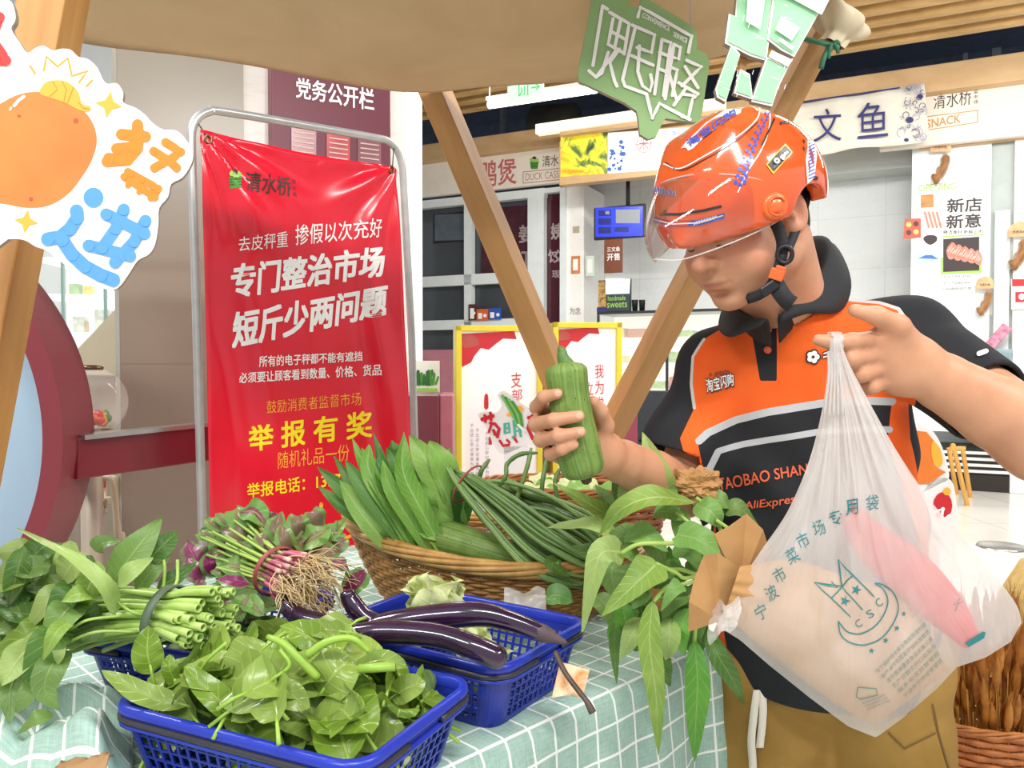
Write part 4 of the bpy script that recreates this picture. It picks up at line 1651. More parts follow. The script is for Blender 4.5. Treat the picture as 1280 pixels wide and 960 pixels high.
def bn_wave(x, y):
    """shallow tension folds running in from the tied corners"""
    X0, X1, Y1 = _bx[3], _bx[2], _by[3]
    a = math.atan2(Y1 - y + 0.02, x - X0 + 0.02)
    r = math.hypot(Y1 - y, x - X0)
    w1 = 0.006 * math.sin(a * 15) * math.exp(-((r - 0.12) / 0.22) ** 2)
    a2 = math.atan2(Y1 - y + 0.02, X1 - x + 0.02)
    r2 = math.hypot(_by[2] - y, X1 - x)
    w2 = 0.006 * math.sin(a2 * 13) * math.exp(-((r2 - 0.12) / 0.2) ** 2)
    w3 = 0.010 * math.sin((x - X0) * 9.5 + 0.6) * (0.4 + 0.6 * math.sin((Y1 - y) * 2.1))
    w4 = 0.004 * math.sin(x * 38 + 2 * math.sin(y * 5)) * math.exp(-((x - X0 - 0.09) / 0.09) ** 2)
    w5 = 0.005 * math.sin(x * 44 + 3 * math.sin(y * 4)) * math.exp(-((X1 - x - 0.07) / 0.07) ** 2)
    w6 = 0.004 * noise.noise(V((x * 6, y * 5, 0)))
    return w1 + w2 + w3 + w4 + w5 + w6


def bn_hit(px, py):
    p = BN.hit(px, py)[0]
    q = p - BN.O
    x, y = q.dot(BN.X), q.dot(BN.Y)
    e = 0.004
    n = (BN.N - BN.X * (bn_wave(x + e, y) - bn_wave(x - e, y)) / (2 * e) - BN.Y * (bn_wave(x, y + e) - bn_wave(x, y - e)) / (2 * e)).normalized()
    return p + BN.N * bn_wave(x, y), n


k = MB()
P = []
NX, NY = 60, 120
for i in range(NY + 1):
    row = []
    for j in range(NX + 1):
        u, v = j / NX, i / NY
        p = (bp[0] * (1 - u) + bp[1] * u) * (1 - v) + (bp[3] * (1 - u) + bp[2] * u) * v
        p = p - BN.Y * (0.012 * math.sin(u * PI) if v > 0.98 else 0)
        q = p - BN.O
        row.append(p + BN.N * bn_wave(q.dot(BN.X), q.dot(BN.Y)))
    P.append(row)
k.sheet(P)
bt = thing('banner', (bp[0] + bp[1]) / 2, 'glossy red vinyl banner with white and yellow characters tied in a steel stand', 'banner')
m, tt, b = bsdf('red_vinyl', 0.22)
n = tt.noise(tt.coord(), 4.0)
tt.link(tt.ramp(n, [(0.3, 'd8142c'), (0.7, 'e61a34')]), b.inputs['Base Color'])
b.inputs['Coat Weight'].default_value = 0.35
b.inputs['Coat Roughness'].default_value = 0.12
o = k.build('sheet', m, bt)
so = o.modifiers.new('thick', 'SOLIDIFY')
so.thickness = 0.0012
so.offset = -1
k = MB()
OF = 0.0026
BMATS = [WHITE_INK, YELLOW_INK, M('brown_ink', '4a2420', 0.5), GREEN_INK, LIME_INK, AMBER_INK]
write(k, bn_hit, '清水桥', ((307, 239), (363, 246), (363, 222), (307, 215)), 0.022, OF, 2)
k.build('text_line', BMATS, bt, smooth=False)
k = MB()
for i, c in enumerate('菜市场'):
    write(k, bn_hit, c, ((365, 230 + i * 8), (370, 230.7 + i * 8), (370, 224.7 + i * 8), (365, 224 + i * 8)), 0, OF, 2)
basket_icon(k, bn_hit, 293, 223, 17, 3, 2, 4)
write(k, bn_hit, '去皮秤重', ((297, 315), (359, 309), (359, 289), (297, 297)), 0, OF, 0)
k.build('text_line', BMATS, bt, smooth=False)
k = MB()
write(k, bn_hit, '掺假以次充好', ((369, 307), (478, 296), (478, 272), (369, 281)), 0.004, OF, 0)
k.build('text_line', BMATS, bt, smooth=False)
k = MB()
write(k, bn_hit, '专门整治市场', ((288, 373), (481, 344), (481, 307), (288, 332)), 0.04, OF, 0, 0.1)
k.build('text_line', BMATS, bt, smooth=False)
k = MB()
write(k, bn_hit, '短斤少两问题', ((289, 436), (484, 393), (484, 356), (289, 392)), 0.04, OF, 0, 0.1)
k.build('text_line', BMATS, bt, smooth=False)
k = MB()
write(k, bn_hit, '所有的电子秤都不能有遮挡', ((322, 459), (454, 451), (454, 439), (322, 445)), 0.018, OF, 0)
k.build('text_line', BMATS, bt, smooth=False)
k = MB()
write(k, bn_hit, '必须要让顾客看到数量、价格、货品', ((297, 479), (476, 469), (476, 455), (297, 466)), 0.018, OF, 0)
k.build('text_line', BMATS, bt, smooth=False)
k = MB()
write(k, bn_hit, '鼓励消费者监督市场', ((332, 517), (452, 506), (452, 490), (332, 501)), -0.008, OF, 5)
k.build('text_line', BMATS, bt, smooth=False)
k = MB()
write(k, bn_hit, '举 报 有 奖', ((309, 564), (465, 546), (465, 513), (309, 533)), 0.035, OF, 1)
k.build('text_line', BMATS, bt, smooth=False)
k = MB()
write(k, bn_hit, '随机礼品一份', ((346, 586), (438, 576), (438, 555), (346, 565)), -0.006, OF, 5)
k.build('text_line', BMATS, bt, smooth=False)
k = MB()
write(k, bn_hit, '举报电话：137757838', ((307, 622), (470, 603), (470, 584), (307, 604)), 0.02, OF, 1)
k.build('text_line', BMATS, bt, smooth=False)
k = MB()
write(k, bn_hit, '品质', ((445, 747), (474, 742), (474, 727), (445, 731)), 0.0, OF, 5)
k.build('text_line', BMATS, bt, smooth=False)
k = MB()
for q, r_, ry in (((402, 648), 4.5, 10), ((402, 632), 2.5, 4), ((402, 657), 6, 2)):
    disc(k, bn_hit, q, r_, OF, 5, 12, ry)
stroke(k, bn_hit, [(414, 662), (424, 671), (436, 672), (443, 668)], 4, OF, 5)
k.build('ornament', BMATS, bt, smooth=False)
for cx, cy in ((259, 175), (489, 212)):
    k = MB()
    p, n = bn_hit(cx, cy)
    pts = [p + BN.X * (0.009 * math.cos(a)) + BN.Y * (0.011 * math.sin(a)) + BN.N * 0.003 for a in [i * PI / 8 for i in range(16)]]
    k.tube(pts, 0.0032, 6, closed=True)
    k.build('eyelet', M('brass_eyelet', '8a6a4a', 0.3, 0.8), bt)
sb = thing('banner_stand', BN.p(0.3, -BN.O.z, -0.02), 'grey steel tube stand with rounded top corners holding the red banner', 'stand')
fb = lambda px, py: BN.hit(px, py)[0] + BN.N * -0.012
path = [fb(262, 900), fb(255, 665), fb(246, 330), fb(241, 180), fb(242, 160), fb(250, 145), fb(264, 138), fb(280, 138), fb(380, 155), fb(470, 171), fb(488, 176), fb(500, 189), fb(506, 210), fb(517, 420), fb(521, 560), fb(527, 790)]
path = [path[0] * 0 + V((path[0].x, path[0].y, 0.02))] + path[1:-1] + [V((path[-1].x, path[-1].y, 0.02))]
k = MB()
pp = path[:3] + spline(path[3:-3], 5) + path[-3:]
k.tube(pp, 0.0125, 12)
k.build('frame', CHROME, sb)
for p0 in (path[0], path[-1]):
    k = MB()
    k.tube([p0 - BN.N * 0.28 + V((0, 0, 0)), p0 + BN.N * 0.28], 0.0125, 10)
    k.build('foot', CHROME, sb)
k = MB()
for a, b_ in (((247, 150), (258, 173)), ((494, 182), (489, 210))):
    k.tube([fb(*a) + BN.N * 0.004, bn_hit(*b_)[0] + BN.N * 0.004], 0.002, 6)
k.build('wire_ties', M('tie_wire', '55504a', 0.5, 0.5), sb)


# ---------------------------------------------------------------- market stall: table, cloth, beams, awning
TZ = 0.83                                   # table top
TU = V((0.707, 0.707, 0))                   # along the side edge towards the rider
TV = V((-0.707, 0.707, 0))                  # across the table
TA = atz(890, 805, TZ)                      # a point on the side edge


def tp(u, v, z=TZ):
    return V((TA.x, TA.y, 0)) + TU * u + TV * v + V((0, 0, z))


BEAM = m_wood('stall_pine', '8f6236', 'bd8c52', 0.55, 9.0, (1, 1, 0.12), 0.25)
tb = thing('stall_table', tp(0, 0.5, 0), 'wooden stall table under the mint checked cloth', 'table')
k = MB()
k.add([tp(u, v, z) for z in (TZ - 0.03, TZ - 0.004) for (u, v) in ((-1.05, 0.012), (0.02, 0.012), (0.02, 1.15), (-1.05, 1.15))],
      [(0, 3, 2, 1), (4, 5, 6, 7), (0, 1, 5, 4), (1, 2, 6, 5), (2, 3, 7, 6), (3, 0, 4, 7)])
k.build('tabletop', BEAM, tb, smooth=False)
for u, v in ((-0.95, 0.1), (-0.06, 0.1), (-0.06, 1.05), (-0.95, 1.05)):
    k = MB()
    k.bar(tp(u, v, 0), tp(u, v, TZ - 0.03), 0.06, 0.06, TU)
    k.build('leg', BEAM, tb, smooth=False)

# cloth: flat on top, falling in soft folds over the side edge
m, t, b = bsdf('mint_check_cloth', 0.85, 0, 0.2)
uv = t.coord('UV')
sx = t.new('ShaderNodeSeparateXYZ')
t.link(uv, sx.inputs[0])
ln = []
for i in (0, 1):
    f = t.math('FRACT', t.math('DIVIDE', sx.outputs[i], 0.046))
    ln.append(t.math('LESS_THAN', t.math('ABSOLUTE', t.math('SUBTRACT', f, 0.5)), 0.045))
grid = t.math('MAXIMUM', ln[0], ln[1])
wv = t.noise(t.map(uv, (400, 40, 1)), 1.0, 2)
wv2 = t.noise(t.map(uv, (40, 400, 1)), 1.0, 2)
wn_ = t.math('MULTIPLY', t.math('ADD', wv, wv2), 0.5)
base = t.ramp(wn_, [(0.35, '94b5a7'), (0.65, 'b0cbbf')])
t.link(t.mix(grid, base, lin('f2f5ef')), b.inputs['Base Color'])
t.link(t.bump(wn_, 0.15, 0.001), b.inputs['Normal'])
CLOTH = m
P, UVs = [], []
NU, prof = 150, []
vs_ = [1.13, 0.9, 0.7, 0.5, 0.3, 0.15, 0.06, 0.025, 0.008]
for i in range(NU + 1):
    u = -1.03 + 1.06 * i / NU
    row, s = [], 0.0
    pts = []
    for v in vs_:
        pts.append((v, TZ))
    pts += [(0.0, TZ - 0.004), (-0.006, TZ - 0.014)]
    for j in range(1, 26):
        z = TZ - 0.014 - 0.028 * j
        amp = min(1.0, j / 9)
        w_ = 0.016 * math.sin(u * 21) + 0.011 * math.sin(u * 37 + 1.1 + j * 0.02) + 0.006 * math.sin(u * 63 + 2)
        pts.append((-0.008 - amp * (0.012 + w_ * 0.8) - 0.01 * amp, z))
    for v, z in pts:
        row.append(tp(u, v, z))
    P.append(row)
k = MB()
k.sheet(P)
uvs = []
for i in range(NU + 1):
    u = -1.03 + 1.06 * i / NU
    s = 0.0
    for j in range(len(P[i])):
        if j:
            s += (P[i][j] - P[i][j - 1]).length if j < 11 else 0.0284
        uvs.append((u, s))
k.uv = uvs
o = k.build('tablecloth', CLOTH)
so = o.modifiers.new('thick', 'SOLIDIFY')
so.thickness = 0.002
so.offset = 1
tag(o, 'mint green tablecloth with white grid lines falling over the stall edge', 'tablecloth')

# crumpled piece of the same cloth at the table corner
P = []
for i in range(40):
    row = []
    for j in range(50):
        u, v = i / 39, j / 49
        c = (atz(-110, 980, TZ + .01) * (1 - v) + atz(165, 1010, TZ + .01) * v) * (1 - u) + (atz(-40, 872, TZ + .01) * (1 - v) + atz(168, 872, TZ + .01) * v) * u
        q = V((c.x * 7, c.y * 7, 0.3))
        z = 0.075 * abs(noise.noise(q)) + 0.03 * abs(noise.noise(q * 2.7)) + 0.035 * (1 - v) + 0.012
        z *= min(1, 5 * min(u, 1 - u) + .15) * min(1, 6 * min(v, 1 - v) + .1)
        row.append(c + V((0, 0, z)))
    P.append(row)
k = MB()
k.sheet(P)
k.uv = [(q[0] * 0.30, q[1] * 0.25) for q in k.uv]
o = k.build('cloth_corner', CLOTH)
so = o.modifiers.new('thick', 'SOLIDIFY')
so.thickness = 0.002
tag(o, 'crumpled mint checked cloth bunched at the table corner below the water spinach', 'cloth')
k = MB()
c = atz(96, 962, TZ + 0.055)
P = []
for i in range(8):
    P.append([c + V(((j - 5) * 0.0055, (i - 4) * 0.006, 0.008 * noise.noise(V((i * .6, j * .6, 5))) + (0.001 * j if i > 4 else 0))) for j in range(12)])
k.sheet(P)
o = k.build('kraft_scrap', M('kraft_paper_scrap', 'b58d62', 0.8, var=0.08))
o.modifiers.new('thick', 'SOLIDIFY').thickness = 0.0015
tag(o, 'torn scrap of brown paper lying on the crumpled checked cloth', 'paper scrap')


def beam(label, p0, p1, w, h, up, mat=BEAM, knots=0):
    t_ = MB()
    t_.bar(p0, p1, w, h, up)
    o_ = t_.build('wooden_beam', mat, smooth=False, bevel=0.003)
    # grain runs along the beam: keep its own axes
    d = (V(p1) - V(p0)).normalized()
    q = d.to_track_quat('Z', 'Y')
    o_.data.transform(q.inverted().to_matrix().to_4x4())
    o_.rotation_mode = 'QUATERNION'
    o_.rotation_quaternion = q
    return tag(o_, label, 'beam', 'stall frame beams')


a, b = at(534, 90, 2.02), at(712, 512, 2.16)
b = a + (b - a) * (a.z / (a.z - b.z))
beam('thick wooden stall beam slanting down from the awning to the raised gourd', a, b, 0.085, 0.06, (1, -.35, 0.1))
a, b = at(1036, 20, 1.95), at(742, 580, 2.3)
b = a + (b - a) * (a.z / (a.z - b.z))
beam('wooden stall beam slanting up behind the rider helmet to the tied awning', a, b, 0.05, 0.075, (1, 0.5, 0.1), m_wood('stall_pine_light', '95693b', 'c2935a', 0.55, 9.0, (1, 1, 0.12), 0.25))
a, b = at(80, -60, 1.12), at(-28, 500, 1.02)
b = a + (b - a) * (a.z / (a.z - b.z))
beam('wooden stall post behind the potato sign', a, b, 0.082, 0.06, (1, 0.2, 0.0), m_wood('stall_pine_gold', 'a8702f', 'd6a45e', 0.5, 8.0, (1, 1, 0.1), 0.2))

# awning
CAN = []
edge = [(40, 40, 1.62), (130, 57, 1.66), (230, 68, 1.72), (310, 80, 1.78), (400, 97, 1.84), (480, 111, 1.9), (540, 114, 1.92), (610, 107, 1.93), (680, 103, 1.93), (760, 97, 1.92), (840, 84, 1.9), (910, 66, 1.88), (970, 47, 1.87), (1030, 22, 1.9), (1050, 0, 1.9)]
rows = 26
E = spline([at(*e) for e in edge], 5)
for i in range(rows):
    f = i / (rows - 1)
    row = []
    for j, p in enumerate(E):
        u = j / (len(E) - 1)
        back = V((-0.55 + 1.1 * u, 1.02, 2.24 - 0.10 * math.sin(u * PI)))
        q = p * (1 - f) + back * f
        sag = -0.05 * math.sin(f * PI) * (0.5 + math.sin(u * PI))
        fold = 0.016 * math.sin(j * 0.42 + f * 3) * f * (1 - f) * 2 + 0.022 * noise.noise(V((u * 5, f * 3.2, 1.3))) * min(1, 6 * f) + 0.010 * math.sin(f * 30 + 4 * math.sin(u * 5)) * math.exp(-f * 4) * min(1, 9 * f)
        row.append(q + V((0, 0, sag + fold)))
    CAN.append(row)
k = MB()
k.sheet(CAN)
# hem hanging along the edge
hem = []
for i in range(4):
    hem.append([p + V((0.0, 0.012 * (i > 0), 0.016 * i)) for p in E])
k.sheet(hem)
m, t, b = bsdf('awning_canvas', 0.9, 0, 0.1)
co = t.coord()
n = t.noise(co, 3.5, 5, 0.6, 0.6)
t.link(t.ramp(n, [(0.3, 'c2ad8c'), (0.7, 'd8c6a6')]), b.inputs['Base Color'])
tr = t.new('ShaderNodeBsdfTranslucent')
tr.inputs[0].default_value = lin('d8c29c')
mx = t.new('ShaderNodeMixShader')
mx.inputs[0].default_value = 0.35
t.link(b.outputs[0], mx.inputs[1])
t.link(tr.outputs[0], mx.inputs[2])
t.link(mx.outputs[0], t.n['Material Output'].inputs[0])
t.link(t.bump(t.noise(co, 240), 0.15, 0.001), b.inputs['Normal'])
CANVAS = m
o = k.build('awning', CANVAS)
so = o.modifiers.new('thick', 'SOLIDIFY')
so.thickness = 0.003
tag(o, 'beige canvas awning sagging over the whole stall', 'awning')
# gathered end of the awning tied to the beam
gb = thing('awning_bunch', at(1046, 60, 1.9), 'gathered beige canvas end tied round the beam top behind the rider', 'awning end')
k = MB()
ctr = [at(1012, -8, 1.86), at(1030, 8, 1.86), at(1046, 24, 1.86), at(1046, 42, 1.86), at(1038, 56, 1.86)]
pp = spline(ctr, 6)
P = []
for i, p in enumerate(pp):
    f = i / (len(pp) - 1)
    R_ = 0.03 + 0.045 * math.sin(min(1, f * 1.25) * PI) ** 0.8 * (1 if f < .8 else 1)
    row = []
    for j in range(40):
        a = 2 * PI * j / 40
        r = R_ * (1 + 0.10 * math.sin(a * 7 + f * 3) + 0.08 * math.sin(a * 3 + 1))
        row.append(p + V((r * math.cos(a) * 0.95, r * math.sin(a) * 0.8, r * math.cos(a) * -0.35)))
    P.append(row)
k.sheet(P, 0, True)
k.build('canvas', M('canvas_pale', 'd8c9ab', 0.9, var=0.05), gb)
k = MB()
gr = [at(1005, 48, 1.80), at(1020, 52, 1.79), at(1040, 57, 1.79), at(1047, 59, 1.86), at(1040, 56, 1.98), at(1008, 49, 1.98)]
k.tube(spline(gr + gr[:1], 6), 0.0055, 8)
for dx, dy in ((8, 10), (-4, 16), (5, 4), (-2, 8), (9, -3)):
    k.tube(spline([at(1040, 57, 1.785), at(1040 + dx * .6, 57 + dy * .4 - 4, 1.775), at(1040 + dx, 57 + dy, 1.78)], 4), 0.004, 6)
k.tube(spline([at(1036, 60, 1.785), at(1030, 72, 1.78), at(1026, 86, 1.785)], 4), 0.006, 6)
k.build('green_rope', M('green_twine', '3f7f5f', 0.7, var=0.2, vscale=80), gb)

# ---------------------------------------------------------------- hanging signs
SIGN_EDGE = M('foam_edge', 'a59c8e', 0.7, var=0.05)


def flat_sign(name, label, cat, pl, outlines, mat, thick=0.012):
    pts = [pl.hit(*p)[0] for p in outlines[0]]
    lo = min(pts, key=lambda p: p.z)
    t_ = thing(name, V((sum(p.x for p in pts) / len(pts), sum(p.y for p in pts) / len(pts), lo.z)), label, cat)
    q = MB()
    for ol in outlines:
        q.plate([pl.hit(*p)[0] for p in ol], pl.N * -thick, 0, 1)
    q.build('board', [mat, SIGN_EDGE], t_, smooth=False)
    return t_


# potato sign
PS = Plane(at(110, 210, 0.93), (1, 0.28, -0.05), (0.02, -0.05, 1))
hS = lambda px, py: PS.hit(px, py)
ol = smooth_loop([(-40, -10), (8, -2), (18, 12), (19, 26), (14, 36), (24, 52), (34, 66), (44, 60), (54, 57), (66, 63), (76, 61), (88, 62), (98, 71), (110, 74), (122, 85), (132, 104), (146, 104), (154, 116), (154, 128), (170, 135), (182, 144), (190, 153), (204, 162), (220, 163), (232, 174), (241, 190), (239, 205), (228, 222), (214, 230), (210, 246), (199, 260), (198, 280), (194, 305), (186, 318), (172, 326), (160, 344), (146, 361), (128, 360), (108, 348), (88, 336), (70, 322), (58, 313), (44, 308), (30, 300), (10, 299), (-40, 302)], 3)
sg = flat_sign('cutout_sign', 'white cloud shaped cut out sign with an orange potato picture and orange and blue characters', 'sign', PS, [ol], M('sign_white', 'f4f2ed', 0.45, var=0.01))
k = MB()
m, t, b = bsdf('potato_print', 0.5)
n = t.noise(t.coord(), 9, 4)
t.link(t.ramp(n, [(0.3, 'd9793a'), (0.7, 'e68c46')]), b.inputs['Base Color'])
POT = m
mark(k, hS, smooth_loop([(-30, 150), (0, 130), (24, 118), (50, 115), (80, 122), (104, 138), (117, 156), (121, 178), (114, 202), (102, 222), (86, 242), (64, 256), (40, 260), (12, 256), (-30, 240)], 4), 0.0002, 0)
# cap
mark(k, hS, smooth_loop([(50, 117), (54, 106), (64, 101), (80, 101), (92, 108), (99, 118), (103, 130), (113, 133), (112, 139), (100, 138), (80, 128), (62, 122)], 4), 0.0005, 1)
for p in ([(78, 102), (83, 112), (80, 128)], [(92, 109), (88, 120), (84, 130)], [(66, 102), (72, 112), (62, 121)], [(98, 128), (104, 135), (112, 137)]):
    stroke(k, hS, p, 0.8, 0.0008, 2, False)
for x, y, r in ((95, 151, 3.2), (39, 249, 2.6), (24, 145, 2)):
    disc(k, hS, (x, y), r, 0.0005, 3, 12)
stroke(k, hS, [(18, 132), (24, 125), (30, 121)], 4, 0.0005, 4)
stroke(k, hS, [(13, 137), (14, 135)], 3, 0.0005, 4)
# rays
for p in ([(38, 83), (44, 92)], [(55, 88), (58, 71), (72, 83), (85, 73), (90, 95), (109, 89), (99, 103)], [(115, 101), (108, 108)]):
    stroke(k, hS, p, 2.6, 0.0003, 5)
for c, r in (((136, 131), 17), ((33, 277), 15)):
    mark(k, hS, star(c, r, 4, -PI / 2 + 0.15, 0.42), 0.0003, 1)
# characters drawn as fat pen strokes
O_, B_ = 6, 7
for p in ([(172, 156), (172, 176)], [(152, 168), (182, 171)], [(146, 186), (166, 184)], [(174, 166), (172, 186), (160, 200), (134, 202)], [(166, 182), (150, 200), (136, 198)]):
    stroke(k, hS, p, 14, 0.0003, O_)
for p in ([(207, 178), (226, 190), (212, 200)], [(192, 189), (214, 203), (221, 210)], [(193, 210), (204, 204)]):
    stroke(k, hS, p, 11, 0.0003, O_)
stroke(k, hS, [(160, 215), (198, 236), (192, 246)], 10, 0.0003, O_)
for a in ((164, 218), (178, 226), (192, 234)):
    stroke(k, hS, [a, (a[0] - 4, a[1] + 14)], 7, 0.0003, O_)
stroke(k, hS, [(155, 221), (194, 247)], 9, 0.0003, O_)
disc(k, hS, (117, 247), 12.5, 0.0003, B_)
for p in ([(96, 264), (97, 272), (88, 286), (76, 296), (60, 299)], [(78, 300), (90, 318), (106, 333), (126, 344), (142, 350)]):
    stroke(k, hS, p, 17, 0.0003, B_)
for p in ([(133, 268), (181, 292)], [(111, 307), (163, 320)]):
    stroke(k, hS, p, 15, 0.0003, B_)
for p in ([(155, 262), (145, 286), (128, 310)], [(182, 276), (168, 302), (144, 328)]):
    stroke(k, hS, p, 15, 0.0003, B_)
# red character cut by the frame edge
for p in ([(-20, 12), (0, 22), (-8, 40)], [(-10, 50), (4, 70)], [(-20, 76), (8, 76)]):
    stroke(k, hS, p, 13, 0.0003, 8)
k.build('print', [POT, M('cap_yellow', 'f0b445', 0.5, var=0.03), M('cap_line', 'b8843a', 0.5), M('potato_spot', 'b85a3a', 0.5), WHITE_INK, M('ray_amber', 'f0a83a', 0.5), M('fat_orange', 'ec8a2c', 0.5, var=0.02), M('fat_blue', '5c9fe0', 0.5, var=0.02), M('fat_red', 'dd3f3a', 0.5, var=0.02)], sg, smooth=False)
k = MB()
k.tube([PS.hit(96, 70)[0] - PS.N * 0.008, PS.hit(92, 60)[0] - PS.N * 0.06], 0.002, 6)
k.build('hanging_wire', STEEL, sg)

# green speech bubble sign
GS = Plane(at(805, 85, 1.5), (1, 0.05, -0.30), (0.2, 0, 1))
hG = lambda px, py: GS.hit(px, py)
ol = [(741, -6), (745, -18), (788, -20), (786, 6), (797, 10), (803, -6), (812, 0), (868, 34), (872, 50), (871, 62), (883, 67), (887, 78), (878, 140), (874, 152), (866, 153), (832, 148), (826, 158), (820, 171), (810, 174), (800, 168), (798, 148), (796, 139), (780, 128), (738, 108), (724, 102), (722, 92)]
gs = flat_sign('speech_bubble_sign', 'sage green speech bubble sign with four white characters hanging from the awning', 'sign', GS, [ol], M('sage_green', '8fb579', 0.5, var=0.03), 0.012)
k = MB()
strokes = [
    [(753, 8), (741, 82)], [(753, 8), (759, 12)],
    [(762, 16), (786, 30), (780, 68)], [(766, 24), (760, 56), (778, 66)], [(776, 24), (768, 60)], [(764, 40), (782, 50)],
    [(774, 62), (762, 78), (768, 102), (771, 108)], [(760, 66), (752, 92), (745, 97), (736, 89)], [(771, 62), (745, 97)],
    [(790, 32), (818, 44), (814, 66), (796, 60)], [(794, 34), (778, 100), (781, 108), (808, 118)], [(789, 70), (816, 82)], [(799, 58), (797, 90), (803, 108), (812, 114), (815, 104), (813, 94)],
    [(827, 50), (818, 118)], [(827, 50), (838, 54), (829, 120)], [(824, 66), (834, 70)], [(822, 86), (832, 90)],
    [(842, 56), (850, 60), (848, 74), (840, 72)], [(842, 56), (831, 124)], [(837, 84), (846, 88), (840, 120)], [(836, 92), (845, 124)],
    [(858, 76), (876, 84), (852, 108)], [(856, 84), (872, 110)], [(848, 104), (872, 118), (868, 122)], [(852, 118), (866, 120), (860, 148), (852, 146)], [(856, 112), (842, 132)],
    [(808, 119), (815, 148), (824, 130), (862, 150)], [(797, 22), (800, 10), (812, 16), (864, 46), (860, 66)]]
for p in strokes:
    stroke(k, hG, p, 4.2, 0.002, 0)
write(k, hG, 'CONVENIENCE', ((802, 22), (836, 40), (837, 34), (804, 16)), 0.03, 0.002, 0)
write(k, hG, 'SERVICE', ((841, 46), (858, 55), (859, 49), (842, 40)), 0.03, 0.002, 0)
k.build('lettering', WHITE_INK, gs, smooth=False)
k = MB()
for x in (752, 866):
    k.tube([GS.hit(x, 10 if x < 800 else 36)[0] - GS.N * 0.013, GS.hit(x, 10 if x < 800 else 36)[0] - GS.N * 0.02 + V((0, 0.03, 0.55))], 0.0012, 6)
k.build('hanging_wire', STEEL, gs)

# mint cut out characters beside it
ML = Plane(at(960, 60, 1.36), (1, 0.0, -0.25), (0.25, 0, 1))
hM = lambda px, py: ML.hit(px, py)
mint = M('mint_print', '9fdcae', 0.5, var=0.03)
outl = [[(921, -8), (966, -8), (961, 40), (962, 48), (958, 76), (938, 70), (922, 62), (906, 54), (911, 17), (919, 20)],
        [(914, 56), (925, 68), (907, 128), (896, 122), (894, 112)],
        [(968, -20), (1036, -14), (1028, 8), (992, 72), (976, 64), (958, 50), (962, 20)],
        [(957, 72), (977, 82), (990, 74), (972, 110), (964, 134), (938, 128)],
        [(924, 88), (936, 94), (940, 126), (916, 118)]]
ms = thing('character_sign', hM(955, 130)[0], 'mint green cut out characters hanging above the orange helmet', 'sign')
k = MB()
for i, ol in enumerate(outl):
    k.plate([hM(*p)[0] + ML.N * 0.0015 * i for p in ol], ML.N * -0.014, 0, 1)
k.build('board', [WHITE_INK, SIGN_EDGE], ms, smooth=False)
k = MB()


def shrink(ol, d):
    cx, cy = sum(p[0] for p in ol) / len(ol), sum(p[1] for p in ol) / len(ol)
    out = []
    for x, y in ol:
        L = math.hypot(x - cx, y - cy)
        f = max(0.2, (L - d) / L)
        out.append((cx + (x - cx) * f, cy + (y - cy) * f))
    return out


for i, ol in enumerate(outl):
    mark(k, hM, shrink(ol, 3.0), 0.002 + 0.0015 * i, 0)
for q in ([(933, -5), (955, -5), (948, 40), (930, 30)], [(974, 24), (997, 38), (987, 54), (966, 40)], [(984, -16), (1034, 2), (1024, 22), (976, -4)], [(962, 66), (988, 78), (982, 86), (958, 74)], [(972, 50), (990, 62), (988, 66), (970, 53)]):
    mark(k, hM, q, 0.011, 1)
rs_ = random.Random(5)
for i in range(26):
    ol = outl[i % 5]
    cx, cy = sum(p[0] for p in ol) / len(ol) + rs_.uniform(-12, 12), sum(p[1] for p in ol) / len(ol) + rs_.uniform(-18, 18)
    L = rs_.uniform(4, 10)
    stroke(k, hM, [(cx, cy), (cx + L * .28, cy - L)] if i % 2 else [(cx, cy), (cx + L, cy + L * .35)], 0.7, 0.0112, 1, False)
k.build('print', [mint, WHITE_INK], ms, smooth=False)
k = MB()
k.bar(hM(944, -30)[0] - ML.N * 0.02, hM(930, 100)[0] - ML.N * 0.02, 0.012, 0.006, ML.N)
k.bar(hM(930, 60)[0] - ML.N * 0.02, hM(1000, 20)[0] - ML.N * 0.02, 0.012, 0.006, ML.N)
k.bar(hM(944, -30)[0] - ML.N * 0.02, hM(940, -30)[0] - ML.N * 0.02 + V((0, 0.05, 0.5)), 0.006, 0.004, ML.N)
k.build('support_bar', BEAM, ms, smooth=False)


